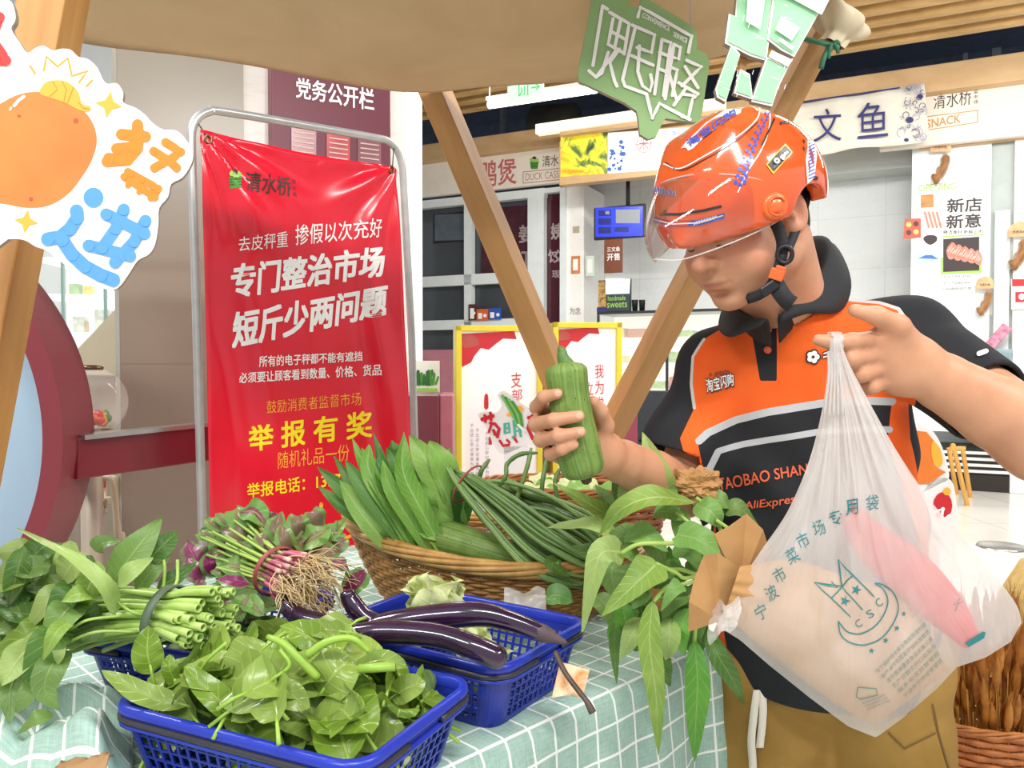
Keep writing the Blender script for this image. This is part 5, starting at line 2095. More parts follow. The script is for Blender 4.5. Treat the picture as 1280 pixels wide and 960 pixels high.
# ---------------------------------------------------------------- leaves
def leaf_mat(name, c1, c2, vein, under, rough=0.42, nvein=9.0, slant=2.6, transl=0.22, blotch=None, lat=0.45):
    m, t, b = bsdf(name, rough, 0, 0.45)
    uv = t.coord('UV')
    sx = t.new('ShaderNodeSeparateXYZ')
    t.link(uv, sx.inputs[0])
    a = t.math('ABSOLUTE', t.math('SUBTRACT', sx.outputs[0], 0.5))
    mid = t.math('SUBTRACT', 1.0, t.math('MULTIPLY', a, 22.0), 0, True)
    w = t.math('FRACT', t.math('SUBTRACT', t.math('MULTIPLY', sx.outputs[1], nvein), t.math('MULTIPLY', a, slant)))
    la = t.math('SUBTRACT', 1.0, t.math('MULTIPLY', t.math('ABSOLUTE', t.math('SUBTRACT', w, 0.5)), 9.0), 0, True)
    ve = t.math('MAXIMUM', mid, t.math('MULTIPLY', la, lat))
    oi = t.new('ShaderNodeObjectInfo').outputs['Random']
    n = t.noise(t.coord('Object'), 16, 4)
    n = t.math('ADD', t.math('MULTIPLY', n, 0.8), t.math('MULTIPLY', oi, 0.2))
    r = t.ramp(n, [(0.25, c1), (0.75, c2)])
    if blotch:
        col, edge = blotch
        k = t.math('ADD', t.math('MULTIPLY', a, 2.2), t.math('MULTIPLY', t.noise(t.coord('Object'), 30, 3), 0.5))
        r = t.mix(t.ramp(k, [(edge, (1, 1, 1, 1)), (edge + 0.14, (0, 0, 0, 1))]), r, lin(col))
    r = t.mix(t.math('MULTIPLY', ve, 0.75), r, lin(vein))
    g = t.new('ShaderNodeNewGeometry').outputs['Backfacing']
    r2 = t.mix(g, r, t.mix(0.35, r, lin(under)))
    t.link(r2, b.inputs['Base Color'])
    h = t.math('SUBTRACT', t.math('MULTIPLY', t.noise(t.coord('Object'), 60, 2), 0.6), ve)
    t.link(t.bump(h, 0.5, 0.0016), b.inputs['Normal'])
    tr = t.new('ShaderNodeBsdfTranslucent')
    t.link(r2, tr.inputs[0])
    mx = t.new('ShaderNodeMixShader')
    mx.inputs[0].default_value = transl
    t.link(b.outputs[0], mx.inputs[1])
    t.link(tr.outputs[0], mx.inputs[2])
    t.link(mx.outputs[0], t.n['Material Output'].inputs[0])
    return m


L_MORN = leaf_mat('water_spinach_leaf', '6f9436', 'a2c05c', 'ccdc90', 'c0d490')
L_MORN_D = leaf_mat('water_spinach_leaf_dark', '3f6a2c', '668f40', '9ab45e', '98b468')
L_MALA = leaf_mat('malabar_leaf', '52781e', '90ae40', 'c0d470', 'b4c870', 0.24, 6, 2.0)
L_CHOY = leaf_mat('stem_lettuce_leaf', '68a43c', '98c65e', 'd0e6a2', 'aed07c', 0.4, 14, 4.0, 0.2)
L_CHOY_D = leaf_mat('stem_lettuce_leaf_dark', '3c7430', '548a3e', '94bc6c', '84ac60', 0.4, 14, 4.0, 0.15)
L_AMA = leaf_mat('amaranth_leaf', '44702c', '6c9840', '8a4058', '7c9a54', 0.38, 8, 2.4, 0.12, ('6c1c40', 0.82), 0.2)
L_AMA_G = leaf_mat('amaranth_leaf_green', '4a7a30', '78a648', '9cb868', '8cac60', 0.4, 8, 2.4, 0.15, ('742444', 0.50), 0.25)
L_AMA_P = leaf_mat('amaranth_leaf_purple', '4f7040', '6c8a4e', '94386a', '8a5a64', 0.38, 8, 2.4, 0.1, ('7c1c52', 0.85), 0.25)


def stem_mat(name, c1, c2, rough=0.4):
    return M(name, c1, rough, col2=c2, vscale=14, stretch=(1, 1, 1), bump=0.1, bscale=120)


S_MORN = stem_mat('water_spinach_stem', 'b2cc6c', '8fb04a')
S_MALA = stem_mat('malabar_stem', 'a8cc52', '84ac3c')


def prof(kind, t):
    if kind == 'arrow':
        return (0.55 + 0.45 * min(1, t / 0.13)) * max(0.02, (1 - max(0, t - 0.13) / 0.87)) ** 0.72 if t > 0.0 else 0.5
    if kind == 'lance':
        return max(0.02, math.sin(PI * min(1, t ** 0.72)) ** 0.85)
    if kind == 'oval':
        return max(0.03, math.sin(PI * t ** 0.82) ** 0.62)
    if kind == 'strap':
        return (0.5 + 0.5 * min(1, t / 0.5)) * (1 if t < 0.5 else max(0.03, 1 - ((t - 0.5) / 0.5) ** 2) ** 0.85)
    return max(0.03, math.sin(PI * t ** 0.9) ** 0.8)


def leaf(mb, path, width, kind='oval', nrm=(0, 0, 1), cup=0.25, wave=0.06, seed=0, mi=0, n=14, m=9, twist=0.0):
    """leaf blade along a midrib path (3D points), width in metres"""
    k = max(2, int(n / max(1, len(path) - 1)))
    p = spline(path, k) if len(path) > 2 else [V(path[0]) * (1 - i / n) + V(path[1]) * (i / n) for i in range(n + 1)]
    N0 = V(nrm).normalized()
    P = []
    L = len(p)
    rr = random.Random(seed)
    ph, fq = rr.uniform(0, 6), rr.uniform(1.6, 2.8)
    for i, q in enumerate(p):
        t = i / (L - 1)
        tg = (p[min(i + 1, L - 1)] - p[max(i - 1, 0)]).normalized()
        side = tg.cross(N0)
        side = side.normalized() if side.length > 1e-4 else tg.orthogonal().normalized()
        if twist:
            side = Matrix.Rotation(twist * t, 3, tg) @ side
        up = side.cross(tg).normalized()
        w = width * 0.5 * prof(kind, t)
        row = []
        for j in range(m):
            s = 2 * j / (m - 1) - 1
            z = cup * abs(s) ** 1.3 * w + wave * width * 0.5 * abs(s) ** 1.5 * math.sin(2 * PI * fq * t + ph + (1.7 if s > 0 else 0)) + 0.03 * width * noise.noise(V((s * 1.5, t * 4, seed * 1.7)))
            row.append(q + side * (s * w * (1 - 0.12 * cup * abs(s))) + up * z)
        P.append(row)
    mb.sheet(P, mi)


def pleaf(mb, pts, wpx, kind, seed=0, mi=0, up=0.5, cup=0.25, wave=0.06, twist=0.0, side=0.0, n=14, m=9):
    """leaf whose midrib is given by what one sees: (px, py, depth)"""
    P = [at(*q) for q in pts]
    mid = P[len(P) // 2]
    nrm = (CAM - mid).normalized() + V((side, 0, up))
    leaf(mb, P, wpx * pts[len(pts) // 2][2] / 1000, kind, nrm, cup, wave, seed, mi, n, m, twist)


# ---------------------------------------------------------------- blue baskets
BLUE = M('basket_blue', '1e2f98', 0.35, var=0.06, vscale=10, bump=0.05)
BLUE_R = M('basket_rim_blue', '2438b0', 0.3, var=0.05, vscale=10)
WIRE = M('handle_grey', '3c3a40', 0.4, 0.2, var=0.1)


def rrect(t, w, d, r):
    """point on a rounded rectangle, t in 0..1, starting mid long side"""
    segs = [(w - 2 * r), PI * r / 2, (d - 2 * r), PI * r / 2] * 2
    L = sum(segs)
    s = (t % 1.0) * L
    cs = [(-(w / 2 - r), -d / 2, 1, 0), None, (w / 2, -(d / 2 - r), 0, 1), None, (w / 2 - r, d / 2, -1, 0), None, (-w / 2, d / 2 - r, 0, -1), None]
    cc = {1: (w / 2 - r, -d / 2 + r, -PI / 2), 3: (w / 2 - r, d / 2 - r, 0), 5: (-w / 2 + r, d / 2 - r, PI / 2), 7: (-w / 2 + r, -d / 2 + r, PI)}
    for i, L_ in enumerate(segs):
        if s <= L_ + 1e-9:
            if cs[i]:
                x, y, dx, dy = cs[i]
                return V((x + dx * s, y + dy * s, 0)), V((dy, -dx, 0))
            cx, cy, a0 = cc[i]
            a = a0 + s / r
            return V((cx + r * math.cos(a), cy + r * math.sin(a), 0)), V((math.cos(a), math.sin(a), 0))
        s -= L_
    return V((0, 0, 0)), V((1, 0, 0))


def make_basket(cx, cy, rot, w, d, label, h=0.098):
    t_ = thing('produce_basket', (cx, cy, TZ + 0.003), label, 'basket', 'blue plastic produce baskets', rot)
    rt = 0.03
    fb_ = 0.84
    per = 2 * (w + d) - 1.7 * rt

    def wall(t, z):
        f = fb_ + (1 - fb_) * z / h
        p, n_ = rrect(t, w * f, d * f, rt * f)
        return p + V((0, 0, z)), n_
    k = MB()
    nb_ = int(per / 0.0165)
    for i in range(nb_):
        t = i / nb_
        p0, n_ = wall(t, 0.006)
        p1, _ = wall(t, h - 0.022)
        tt_ = V((-n_.y, n_.x, 0))
        a, c = 0.0021, 0.0013
        k.add([p0 - tt_ * a - n_ * c, p0 + tt_ * a - n_ * c, p0 + tt_ * a + n_ * c, p0 - tt_ * a + n_ * c,
               p1 - tt_ * a - n_ * c, p1 + tt_ * a - n_ * c, p1 + tt_ * a + n_ * c, p1 - tt_ * a + n_ * c],
              [(0, 1, 5, 4), (1, 2, 6, 5), (2, 3, 7, 6), (3, 0, 4, 7)])
    Q = 96

    def band(z0, z1, o0, o1):
        P_ = []
        for (z, o_) in ((z0, o0), (z0, o1), (z1, o1), (z1, o0), (z0, o0)):
            row = []
            for i in range(Q):
                p, n_ = wall(i / Q, z)
                row.append(p + n_ * o_)
            P_.append(row)
        k.sheet(P_, 0, True)
    for z in (0.022, 0.036, 0.050, 0.063):
        band(z - 0.0014, z + 0.0014, -0.0014, 0.0014)
    band(0.0, 0.008, -0.002, 0.002)
    band(h - 0.026, h - 0.012, -0.0015, 0.0015)
    # solid panels at the corners and mid sides
    Lw, Ld, Lc = w - 2 * rt, d - 2 * rt, PI * rt / 2
    tot = 2 * (Lw + Ld + 2 * Lc)
    for tc, hw in (((Lw + Lc / 2) / tot, 0.026), ((Lw + Lc * 1.5 + Ld) / tot, 0.026), ((2 * Lw + Lc * 2.5 + Ld) / tot, 0.026), ((2 * Lw + Lc * 3.5 + 2 * Ld) / tot, 0.026)):
        P_ = []
        for z in (0.0, 0.02, 0.05, h - 0.012):
            row = []
            for i in range(9):
                p, n_ = wall(tc + (i / 8 - 0.5) * 2 * hw / tot, z)
                row.append(p + n_ * 0.0018)
            P_.append(row)
        k.sheet(P_)
    # floor lattice
    for i in range(-10, 11):
        x = i * w * fb_ / 21
        k.box((x, 0, 0.003), (0.003, d * fb_ - 0.006, 0.003))
    for i in range(-7, 8):
        y = i * d * fb_ / 15
        k.box((0, y, 0.003), (w * fb_ - 0.006, 0.003, 0.003))
    k.build('lattice_body', BLUE, t_, smooth=False, local=True)
    k = MB()
    P_ = []
    for (z, o_) in ((h - 0.014, 0.000), (h - 0.014, 0.006), (h - 0.006, 0.009), (h, 0.007), (h + 0.001, 0.0), (h - 0.002, -0.004), (h - 0.014, -0.003)):
        P_.append([wall(i / Q, h - 0.01)[0] * 1 + wall(i / Q, h)[1] * o_ + V((0, 0, z - h + 0.01)) for i in range(Q)])
    k.sheet(P_, 0, True)
    P_ = []
    for (z, o_) in ((h - 0.026, 0.0015), (h - 0.025, 0.0075), (h - 0.021, 0.0085), (h - 0.020, 0.0)):
        P_.append([wall(i / Q, h - 0.01)[0] + wall(i / Q, h)[1] * o_ + V((0, 0, z - h + 0.01)) for i in range(Q)])
    k.sheet(P_, 0, True)
    k.build('rim', BLUE_R, t_, local=True)
    for s in (0, 0.5):
        k = MB()
        pts = []
        for i in range(41):
            p, n_ = wall(s - 0.218 + 0.436 * i / 40 + (Lw / 2) / tot, h - 0.016)
            pts.append(p + n_ * (0.0075))
        k.tube(pts, 0.0042, 8)
        k.build('handle', WIRE, t_, local=True)
    return t_


def rot2(a, x, y):
    return V((x * math.cos(a) - y * math.sin(a), x * math.sin(a) + y * math.cos(a), 0))


B1C, B1R = V((-0.268, 0.992, 0)), math.radians(-25)
B2C, B2R = V((-0.090, 1.262, 0)), math.radians(-45 + 12)
B3C, B3R = V((-0.485, 1.315, 0)), math.radians(70)
b1 = make_basket(B1C.x, B1C.y, B1R, 0.365, 0.245, 'blue plastic basket heaped with loose green leaves at the front of the table')
b2 = make_basket(B2C.x, B2C.y, B2R, 0.34, 0.25, 'blue plastic basket holding long purple eggplants and pale cabbage')
b3 = make_basket(B3C.x, B3C.y, B3R, 0.34, 0.24, 'blue plastic basket under the tied water spinach and red amaranth bunches')


def in_basket(C, R, x, y, z):
    return V((C.x, C.y, TZ)) + rot2(R, x, y) + V((0, 0, z))


# loose malabar leaves heaped in the front basket
rl_ = random.Random(21)
LAB = 'loose glossy green spinach leaf in the heap filling the front blue basket'


def loose_leaf(path, w, seed, nrm, label=LAB, group='loose spinach leaves in the front basket', cup=0.3, kind='oval', stem=True, wave=0.12):
    k = MB()
    leaf(k, path, w, kind, nrm, cup, wave, seed, 0, 12, 9)
    if stem:
        a = V(path[0])
        d = (a - V(path[1])).normalized()
        k.tube([a - d * 0.012, a + d * 0.008 + V((0, 0, -0.001)), a + d * 0.028 + V((0, 0, -0.006))], [0.0016, 0.0022, 0.0026], 6, True, 1)
    o_ = k.build('spinach_leaf', [L_MALA, S_MALA])
    return tag(o_, label, 'leaf', group)


def heap_z(x, y):
    """height of the heap inside the front basket"""
    return 0.078 + 0.058 * max(0, 1 - (x / 0.17) ** 2) ** 0.7 * max(0, 1 - (y / 0.12) ** 2) ** 0.7 + (0.02 if x < 0.05 else 0)


for i in range(120):
    lay = i / 120
    x, y = rl_.uniform(-0.155, 0.155), rl_.uniform(-0.098, 0.098)
    z = heap_z(x, y) * (0.35 + 0.65 * min(1, lay * 1.8)) + rl_.uniform(-0.006, 0.010)
    a = rl_.uniform(0, 2 * PI)
    L = rl_.uniform(0.06, 0.105)
    w_ = L * rl_.uniform(0.55, 0.78)
    c = in_basket(B1C, B1R, x, y, z)
    d = V((math.cos(a), math.sin(a), rl_.uniform(-0.35, 0.45)))
    out = rot2(B1R, x * 2.6, y * 3.2)
    nrm = V((out.x * 2.2, out.y * 2.2, 0.8)) + V((rl_.uniform(-.5, .5), rl_.uniform(-.9, .2), 0))
    bend = V((0, 0, -rl_.uniform(0.0, 0.02)))
    pa, pc = c - d * L / 2 + bend, c + d * L / 2 + bend
    for q in (pa, pc):
        loc = rot2(-B1R, q.x - B1C.x, q.y - B1C.y)
        lx, ly = max(-0.150, min(0.150, loc.x)), max(-0.095, min(0.095, loc.y))
        if q.z < TZ + 0.105:
            e = rot2(B1R, lx, ly)
            q.x, q.y = B1C.x + e.x, B1C.y + e.y
        q.z = max(q.z, TZ + 0.018)
    loose_leaf([pa, c, pc], w_, i, nrm)
# the leaves one can single out
for pts, wp, sd, lab in (
        ([(190, 842, 0.99), (184, 815, 0.985), (186, 782, 0.99)], 40, 301, 'tall spinach leaf standing upright at the corner of the front basket heap'),
        ([(222, 858, 0.99), (212, 836, 0.98), (212, 818, 0.99)], 22, 302, 'small bluish spinach leaf standing beside the tall upright leaf'),
        ([(235, 882, 0.96), (180, 868, 0.955), (127, 838, 0.96)], 30, 303, 'long spinach leaf reaching out over the basket corner below the spinach bundle'),
        ([(310, 905, 0.93), (266, 868, 0.92), (230, 832, 0.93)], 34, 304, 'folded spinach leaf with pale rib near the front basket rim'),
        ([(335, 805, 0.97), (310, 828, 0.95), (286, 850, 0.95)], 66, 305, 'dark broad spinach leaf facing the viewer in the middle of the heap'),
        ([(400, 868, 0.94), (420, 840, 0.93), (440, 820, 0.95)], 62, 306, 'broad spinach leaf lying under the thick green stem'),
        ([(385, 905, 0.92), (430, 895, 0.91), (455, 880, 0.92)], 56, 307, 'wide pale spinach leaf drooping towards the basket rim'),
        ([(325, 872, 0.92), (355, 868, 0.91), (388, 885, 0.91)], 40, 308, 'curled spinach leaf with light veins in the heap centre'),
        ([(490, 872, 0.98), (510, 860, 0.97), (532, 852, 0.98)], 36, 309, 'spinach leaf by the far end of the front basket'),
        ([(440, 835, 0.96), (480, 825, 0.95), (508, 832, 0.96)], 26, 310, 'curved spinach leaf arching over the heap beside the eggplant'),
        ([(410, 815, 1.0), (385, 795, 0.99), (350, 782, 1.0)], 40, 311, 'pale spinach leaf lying at the top of the heap'),
        ([(432, 790, 1.03), (400, 786, 1.0), (368, 780, 1.01)], 26, 312, 'flat spinach leaf at the very back of the heap below the roots')):
    P_ = [at(*q) for q in pts]
    loose_leaf(P_, wp * 0.95 / 1000, sd, (CAM - P_[1]).normalized() + V((0, 0, 0.35)), lab, None, 0.22)
st_ = thing('spinach_sprig', at(375, 850, 0.93), 'light green forked spinach stem lying on top of the leaf heap', 'sprig')
for pth, r0, r1, nm in (([(397, 847, 0.925), (372, 822, 0.92), (355, 805, 0.925), (335, 796, 0.94)], 0.0052, 0.0035, 'stem'),
                        ([(384, 819, 0.925), (410, 802, 0.92), (440, 798, 0.92), (462, 815, 0.925)], 0.0052, 0.003, 'stem'),
                        ([(336, 862, 0.92), (340, 850, 0.915), (362, 832, 0.915), (350, 812, 0.92)], 0.002, 0.0024, 'stem'),
                        ([(248, 843, 0.95), (262, 822, 0.945), (284, 803, 0.95)], 0.0018, 0.0024, 'stem')):
    k = MB()
    pp = spline([at(*q) for q in pth], 6)
    k.tube(pp, [r0 + (r1 - r0) * i / (len(pp) - 1) for i in range(len(pp))], 9)
    k.build(nm, S_MALA, st_)
k = MB()
k.tube([at(448, 836, 0.93), at(494, 833, 0.93)], 0.0054, 10)
tag(k.build('stem_piece', S_MALA), 'short cut light green stem lying under the curved spinach leaf', 'stem')


# ---------------------------------------------------------------- tied water spinach bunch
ws = thing('water_spinach_bunch', at(200, 800, 1.12), 'tied bunch of water spinach with hollow cut stems lying across the blue basket', 'vegetable bunch')
BAND = M('band_grey_green', '5c6b58', 0.5, var=0.1)
rb = random.Random(4)
ends = []
for i in range(64):
    a, r = rb.uniform(0, 2 * PI), math.sqrt(rb.random())
    ends.append((math.cos(a) * r, math.sin(a) * r))
TIE = at(212, 768, 1.10)
AX = (at(305, 772, 1.06) - at(120, 770, 1.17)).normalized()      # along the stems towards the cut ends
SD = AX.cross(V((0, 0, 1))).normalized()
hollow = stem_mat('hollow_stem', 'bcd67c', '93b650', 0.35)
inner = M('stem_hole', '6d8a3c', 0.6, var=0.1)
for i, (x, y) in enumerate(ends):
    k = MB()
    L1 = rb.uniform(0.055, 0.10) * (1 - 0.1 * abs(y))
    tie = TIE + SD * x * 0.034 + V((0, 0, y * 0.030))
    end = TIE + AX * L1 + SD * x * 0.052 + V((0, 0, y * 0.040 - 0.004))
    fan = TIE - AX * rb.uniform(0.12, 0.19) + SD * (x * 0.07) + V((0, 0, y * 0.045 - 0.012))
    mid = (tie + fan) / 2 + V((0, 0, 0.006))
    r0 = rb.uniform(0.0042, 0.0062)
    pp = spline([end, end * .45 + tie * .55 + V((0, 0, 0.002)), tie, mid, fan], 5)
    rs = [r0 * (1.06 - 0.5 * j / (len(pp) - 1)) for j in range(len(pp))]
    k.tube(pp, rs, 9, False, 0)
    e = (pp[0] - pp[1]).normalized()
    q_ = e.to_track_quat('Z', 'Y').to_matrix()
    k.lathe([(r0 * 1.07, -0.001), (r0 * 1.05, 0.0004), (r0 * 0.72, 0.0004), (r0 * 0.66, -0.008)], pp[0], 10, q_, 0)
    k.lathe([(r0 * 0.68, -0.006), (0.0002, -0.006)], pp[0], 10, q_, 1)
    k.build('stem', [hollow, inner], ws)
k = MB()
P_ = []
for (o_, rr_) in ((-0.007, 0.0), (-0.007, 0.003), (0.007, 0.003), (0.007, 0.0)):
    P_.append([TIE + AX * (o_ + 0.004 * math.sin(a * 2)) + SD * math.cos(a) * (0.041 + rr_) + V((0, 0, math.sin(a) * (0.037 + rr_))) for a in [2 * PI * j / 36 for j in range(36)]])
k.sheet(P_, 0, True)
k.build('band', BAND, ws)
leaves = [  # midrib seen: base .. tip, width, dark
    ([(146, 765, 1.08), (128, 728, 1.05), (85, 693, 1.06), (21, 661, 1.10)], 27, 0, 'arrow', 0.9),
    ([(140, 728, 1.10), (168, 690, 1.10), (203, 647, 1.13)], 44, 1, 'lance', 0.2),
    ([(148, 733, 1.06), (166, 712, 1.05), (192, 697, 1.08)], 24, 0, 'lance', 0.5),
    ([(186, 700, 1.12), (205, 680, 1.13), (222, 664, 1.16)], 30, 1, 'lance', 0.3),
    ([(120, 690, 1.2), (128, 680, 1.2), (150, 676, 1.2)], 26, 1, 'lance', 0.6),
    ([(72, 700, 1.14), (40, 698, 1.12), (-8, 713, 1.12)], 30, 1, 'lance', 0.8),
    ([(96, 760, 1.10), (66, 748, 1.06), (30, 790, 1.05)], 40, 0, 'lance', 0.9),
    ([(70, 738, 1.16), (44, 730, 1.12), (18, 760, 1.10), (8, 800, 1.09)], 44, 1, 'lance', 0.9),
    ([(60, 760, 1.10), (42, 790, 1.04), (10, 815, 1.03), (-14, 880, 1.02)], 40, 0, 'lance', 0.7),
    ([(100, 750, 1.08), (78, 770, 1.03), (50, 818, 1.02)], 42, 1, 'lance', 0.6),
    ([(110, 730, 1.12), (88, 738, 1.06), (72, 765, 1.05), (60, 800, 1.05)], 38, 1, 'lance', 0.9),
    ([(88, 790, 1.07), (62, 800, 1.01), (46, 845, 1.00), (34, 880, 1.0)], 44, 1, 'lance', 0.4),
    ([(82, 812, 1.06), (66, 830, 1.0), (56, 862, 0.99), (74, 888, 0.99)], 38, 1, 'lance', 0.3),
    ([(66, 892, 0.99), (46, 898, 0.97), (22, 918, 0.97)], 22, 1, 'lance', 0.9),
    ([(70, 806, 1.04), (74, 815, 1.0), (72, 832, 1.0)], 16, 0, 'lance', 0.3),
    ([(40, 770, 1.10), (20, 780, 1.07), (-10, 790, 1.06)], 34, 1, 'lance', 0.8),
    ([(46, 800, 1.03), (22, 826, 1.0), (2, 858, 0.98)], 42, 0, 'lance', 0.5),
    ([(30, 830, 1.03), (14, 860, 1.0), (12, 905, 0.98)], 34, 1, 'lance', 0.4),
    ([(118, 748, 1.06), (100, 742, 1.03), (76, 752, 1.03)], 30, 0, 'lance', 0.9),
    ([(130, 712, 1.12), (112, 706, 1.09), (80, 716, 1.09)], 30, 1, 'lance', 0.9),
    ([(100, 700, 1.16), (78, 690, 1.13), (46, 684, 1.13)], 28, 1, 'lance', 0.9),
    ([(90, 775, 1.04), (70, 790, 0.99), (54, 826, 0.985)], 22, 0, 'lance', 0.4),
    ([(20, 722, 1.15), (4, 740, 1.12), (-12, 770, 1.12)], 34, 1, 'lance', 0.8),
    ([(170, 740, 1.12), (190, 712, 1.12), (215, 690, 1.15)], 26, 1, 'lance', 0.4),
    ([(196, 735, 1.14), (222, 720, 1.15), (246, 702, 1.18)], 22, 1, 'lance', 0.6),
    ([(52, 842, 1.02), (36, 866, 0.985), (20, 892, 0.98)], 26, 1, 'lance', 0.5)]
for i, (pts, w_, dk, kind, up) in enumerate(leaves):
    k = MB()
    pleaf(k, pts, w_, kind, 40 + i, 0, up, 0.2, 0.10)
    k.build('leaf', L_MORN_D if dk else L_MORN, ws)
rw_ = random.Random(19)
for i in range(44):
    px, py = rw_.uniform(-10, 110), rw_.uniform(690, 865)
    if py > 700 + (px + 20) * 1.9 + 90 or (px > 70 and py > 800):
        continue
    a = rw_.uniform(1.7, 3.6)
    L = rw_.uniform(24, 42)
    dd = rw_.uniform(1.08, 1.16)
    k = MB()
    pleaf(k, [(px - L * math.cos(a), py - L * math.sin(a), dd), (px, py, dd - 0.02), (px + L * math.cos(a), py + L * math.sin(a), dd)], rw_.uniform(28, 42), 'lance', 800 + i, 0, rw_.uniform(0.2, 0.9), 0.3, 0.14)
    k.build('leaf', L_MORN_D if i % 3 else L_MORN, ws)
for pts, r in (([(186, 770, 1.08), (165, 765, 1.07), (146, 752, 1.08)], 0.002), ([(170, 790, 1.07), (120, 790, 1.05), (78, 806, 1.04)], 0.0022), ([(204, 740, 1.12), (206, 712, 1.12), (203, 690, 1.13)], 0.0022),
               ([(150, 770, 1.06), (110, 775, 1.04), (86, 788, 1.04)], 0.002), ([(200, 742, 1.11), (220, 730, 1.12), (222, 700, 1.14)], 0.0025)):
    k = MB()
    k.tube(spline([at(*q) for q in pts], 5), r, 8)
    k.build('stem', S_MORN, ws)
# dark leaves filling the basket under the bunch
rd = random.Random(8)
for i in range(46):
    x, y = rd.uniform(-0.13, 0.13), rd.uniform(-0.085, 0.085)
    z = rd.uniform(0.03, 0.105)
    a = rd.uniform(0, 6.28)
    c = in_basket(B3C, B3R, x * 0.75, y * 0.7, z)
    d = V((math.cos(a), math.sin(a), rd.uniform(-.2, .2))) * 0.04
    k = MB()
    leaf(k, [c - d, c, c + d + V((0, 0, -0.008))], 0.04, 'lance', (rd.uniform(-.5, .5), rd.uniform(-.8, .2), 1), 0.25, 0.1, i, 0, 10, 7)
    tag(k.build('fallen_leaf', L_MORN_D), 'dark leaf in the blue basket under the tied water spinach', 'leaf', 'dark leaves in the basket under the bunches')

# ---------------------------------------------------------------- red amaranth bunch
am = thing('amaranth_bunch', at(340, 765, 1.28), 'tied bunch of red amaranth with pale roots pointing to the eggplants', 'vegetable bunch')
AT = at(346, 714, 1.24)
AAX = (at(428, 742, 1.17) - at(300, 694, 1.32)).normalized()
ASD = AAX.cross(V((0, 0, 1))).normalized()
AUP = ASD.cross(AAX).normalized()
m, t, b = bsdf('amaranth_stem', 0.4)
uv = t.coord('UV')
sx = t.new('ShaderNodeSeparateXYZ')
t.link(uv, sx.inputs[0])
t.link(t.ramp(t.math('ADD', t.math('MULTIPLY', sx.outputs[1], 5.0), t.math('MULTIPLY', t.noise(t.coord(), 20), 0.2)),
              [(0.08, 'e8d3bd'), (0.16, 'b5566a'), (0.34, 'b8647a'), (0.46, 'a9bf62'), (0.9, '8fae52')]), b.inputs['Base Color'])
A_ST = m
A_ROOT = M('amaranth_root', 'd9c496', 0.6, col2='b99a68', vscale=30)
ra = random.Random(14)
for i in range(70):
    a, r = ra.uniform(0, 2 * PI), math.sqrt(ra.random())
    x, y = math.cos(a) * r, math.sin(a) * r
    L1 = ra.uniform(0.045, 0.075)
    end = AT + AAX * L1 + ASD * x * 0.050 + AUP * y * 0.040
    tie = AT + ASD * x * 0.036 + AUP * y * 0.034
    fan = AT - AAX * ra.uniform(0.06, 0.12) + ASD * x * 0.075 + AUP * (y * 0.05 + 0.012)
    k = MB()
    r0 = ra.uniform(0.0024, 0.0036)
    k.tube(spline([end, end * .4 + tie * .6, tie, fan], 5), [r0 * (1.15 - 0.035 * j) for j in range(16)], 7)
    k.build('stem', A_ST, am)
k = MB()
for i in range(170):
    a, r = ra.uniform(0, 2 * PI), math.sqrt(ra.random())
    x, y = math.cos(a) * r, math.sin(a) * r
    p = AT + AAX * ra.uniform(0.045, 0.070) + ASD * x * 0.048 + AUP * y * 0.038
    pts = [p]
    d = (AAX + ASD * x * 0.5 + AUP * (y * 0.4)).normalized()
    for s in range(5):
        d = (d + V((ra.uniform(-.45, .45), ra.uniform(-.45, .45), ra.uniform(-.5, .25)))).normalized()
        pts.append(pts[-1] + d * ra.uniform(0.009, 0.016))
    k.tube(spline(pts, 2), [0.0013 * (1 - 0.07 * j) for j in range(11)], 5, False)
ro = k.build('roots', A_ROOT, am)
ro['kind'] = 'stuff'
k = MB()
P_ = []
for (o_, rr_) in ((-0.004, 0.0), (-0.003, 0.0025), (0.003, 0.0025), (0.004, 0.0)):
    P_.append([AT + AAX * (o_ + 0.003 * math.sin(a)) + ASD * math.cos(a) * (0.039 + rr_) + AUP * math.sin(a) * (0.037 + rr_) for a in [2 * PI * j / 32 for j in range(32)]])
k.sheet(P_, 0, True)
k.build('band', M('band_red', '9a4444', 0.5, var=0.1), am)
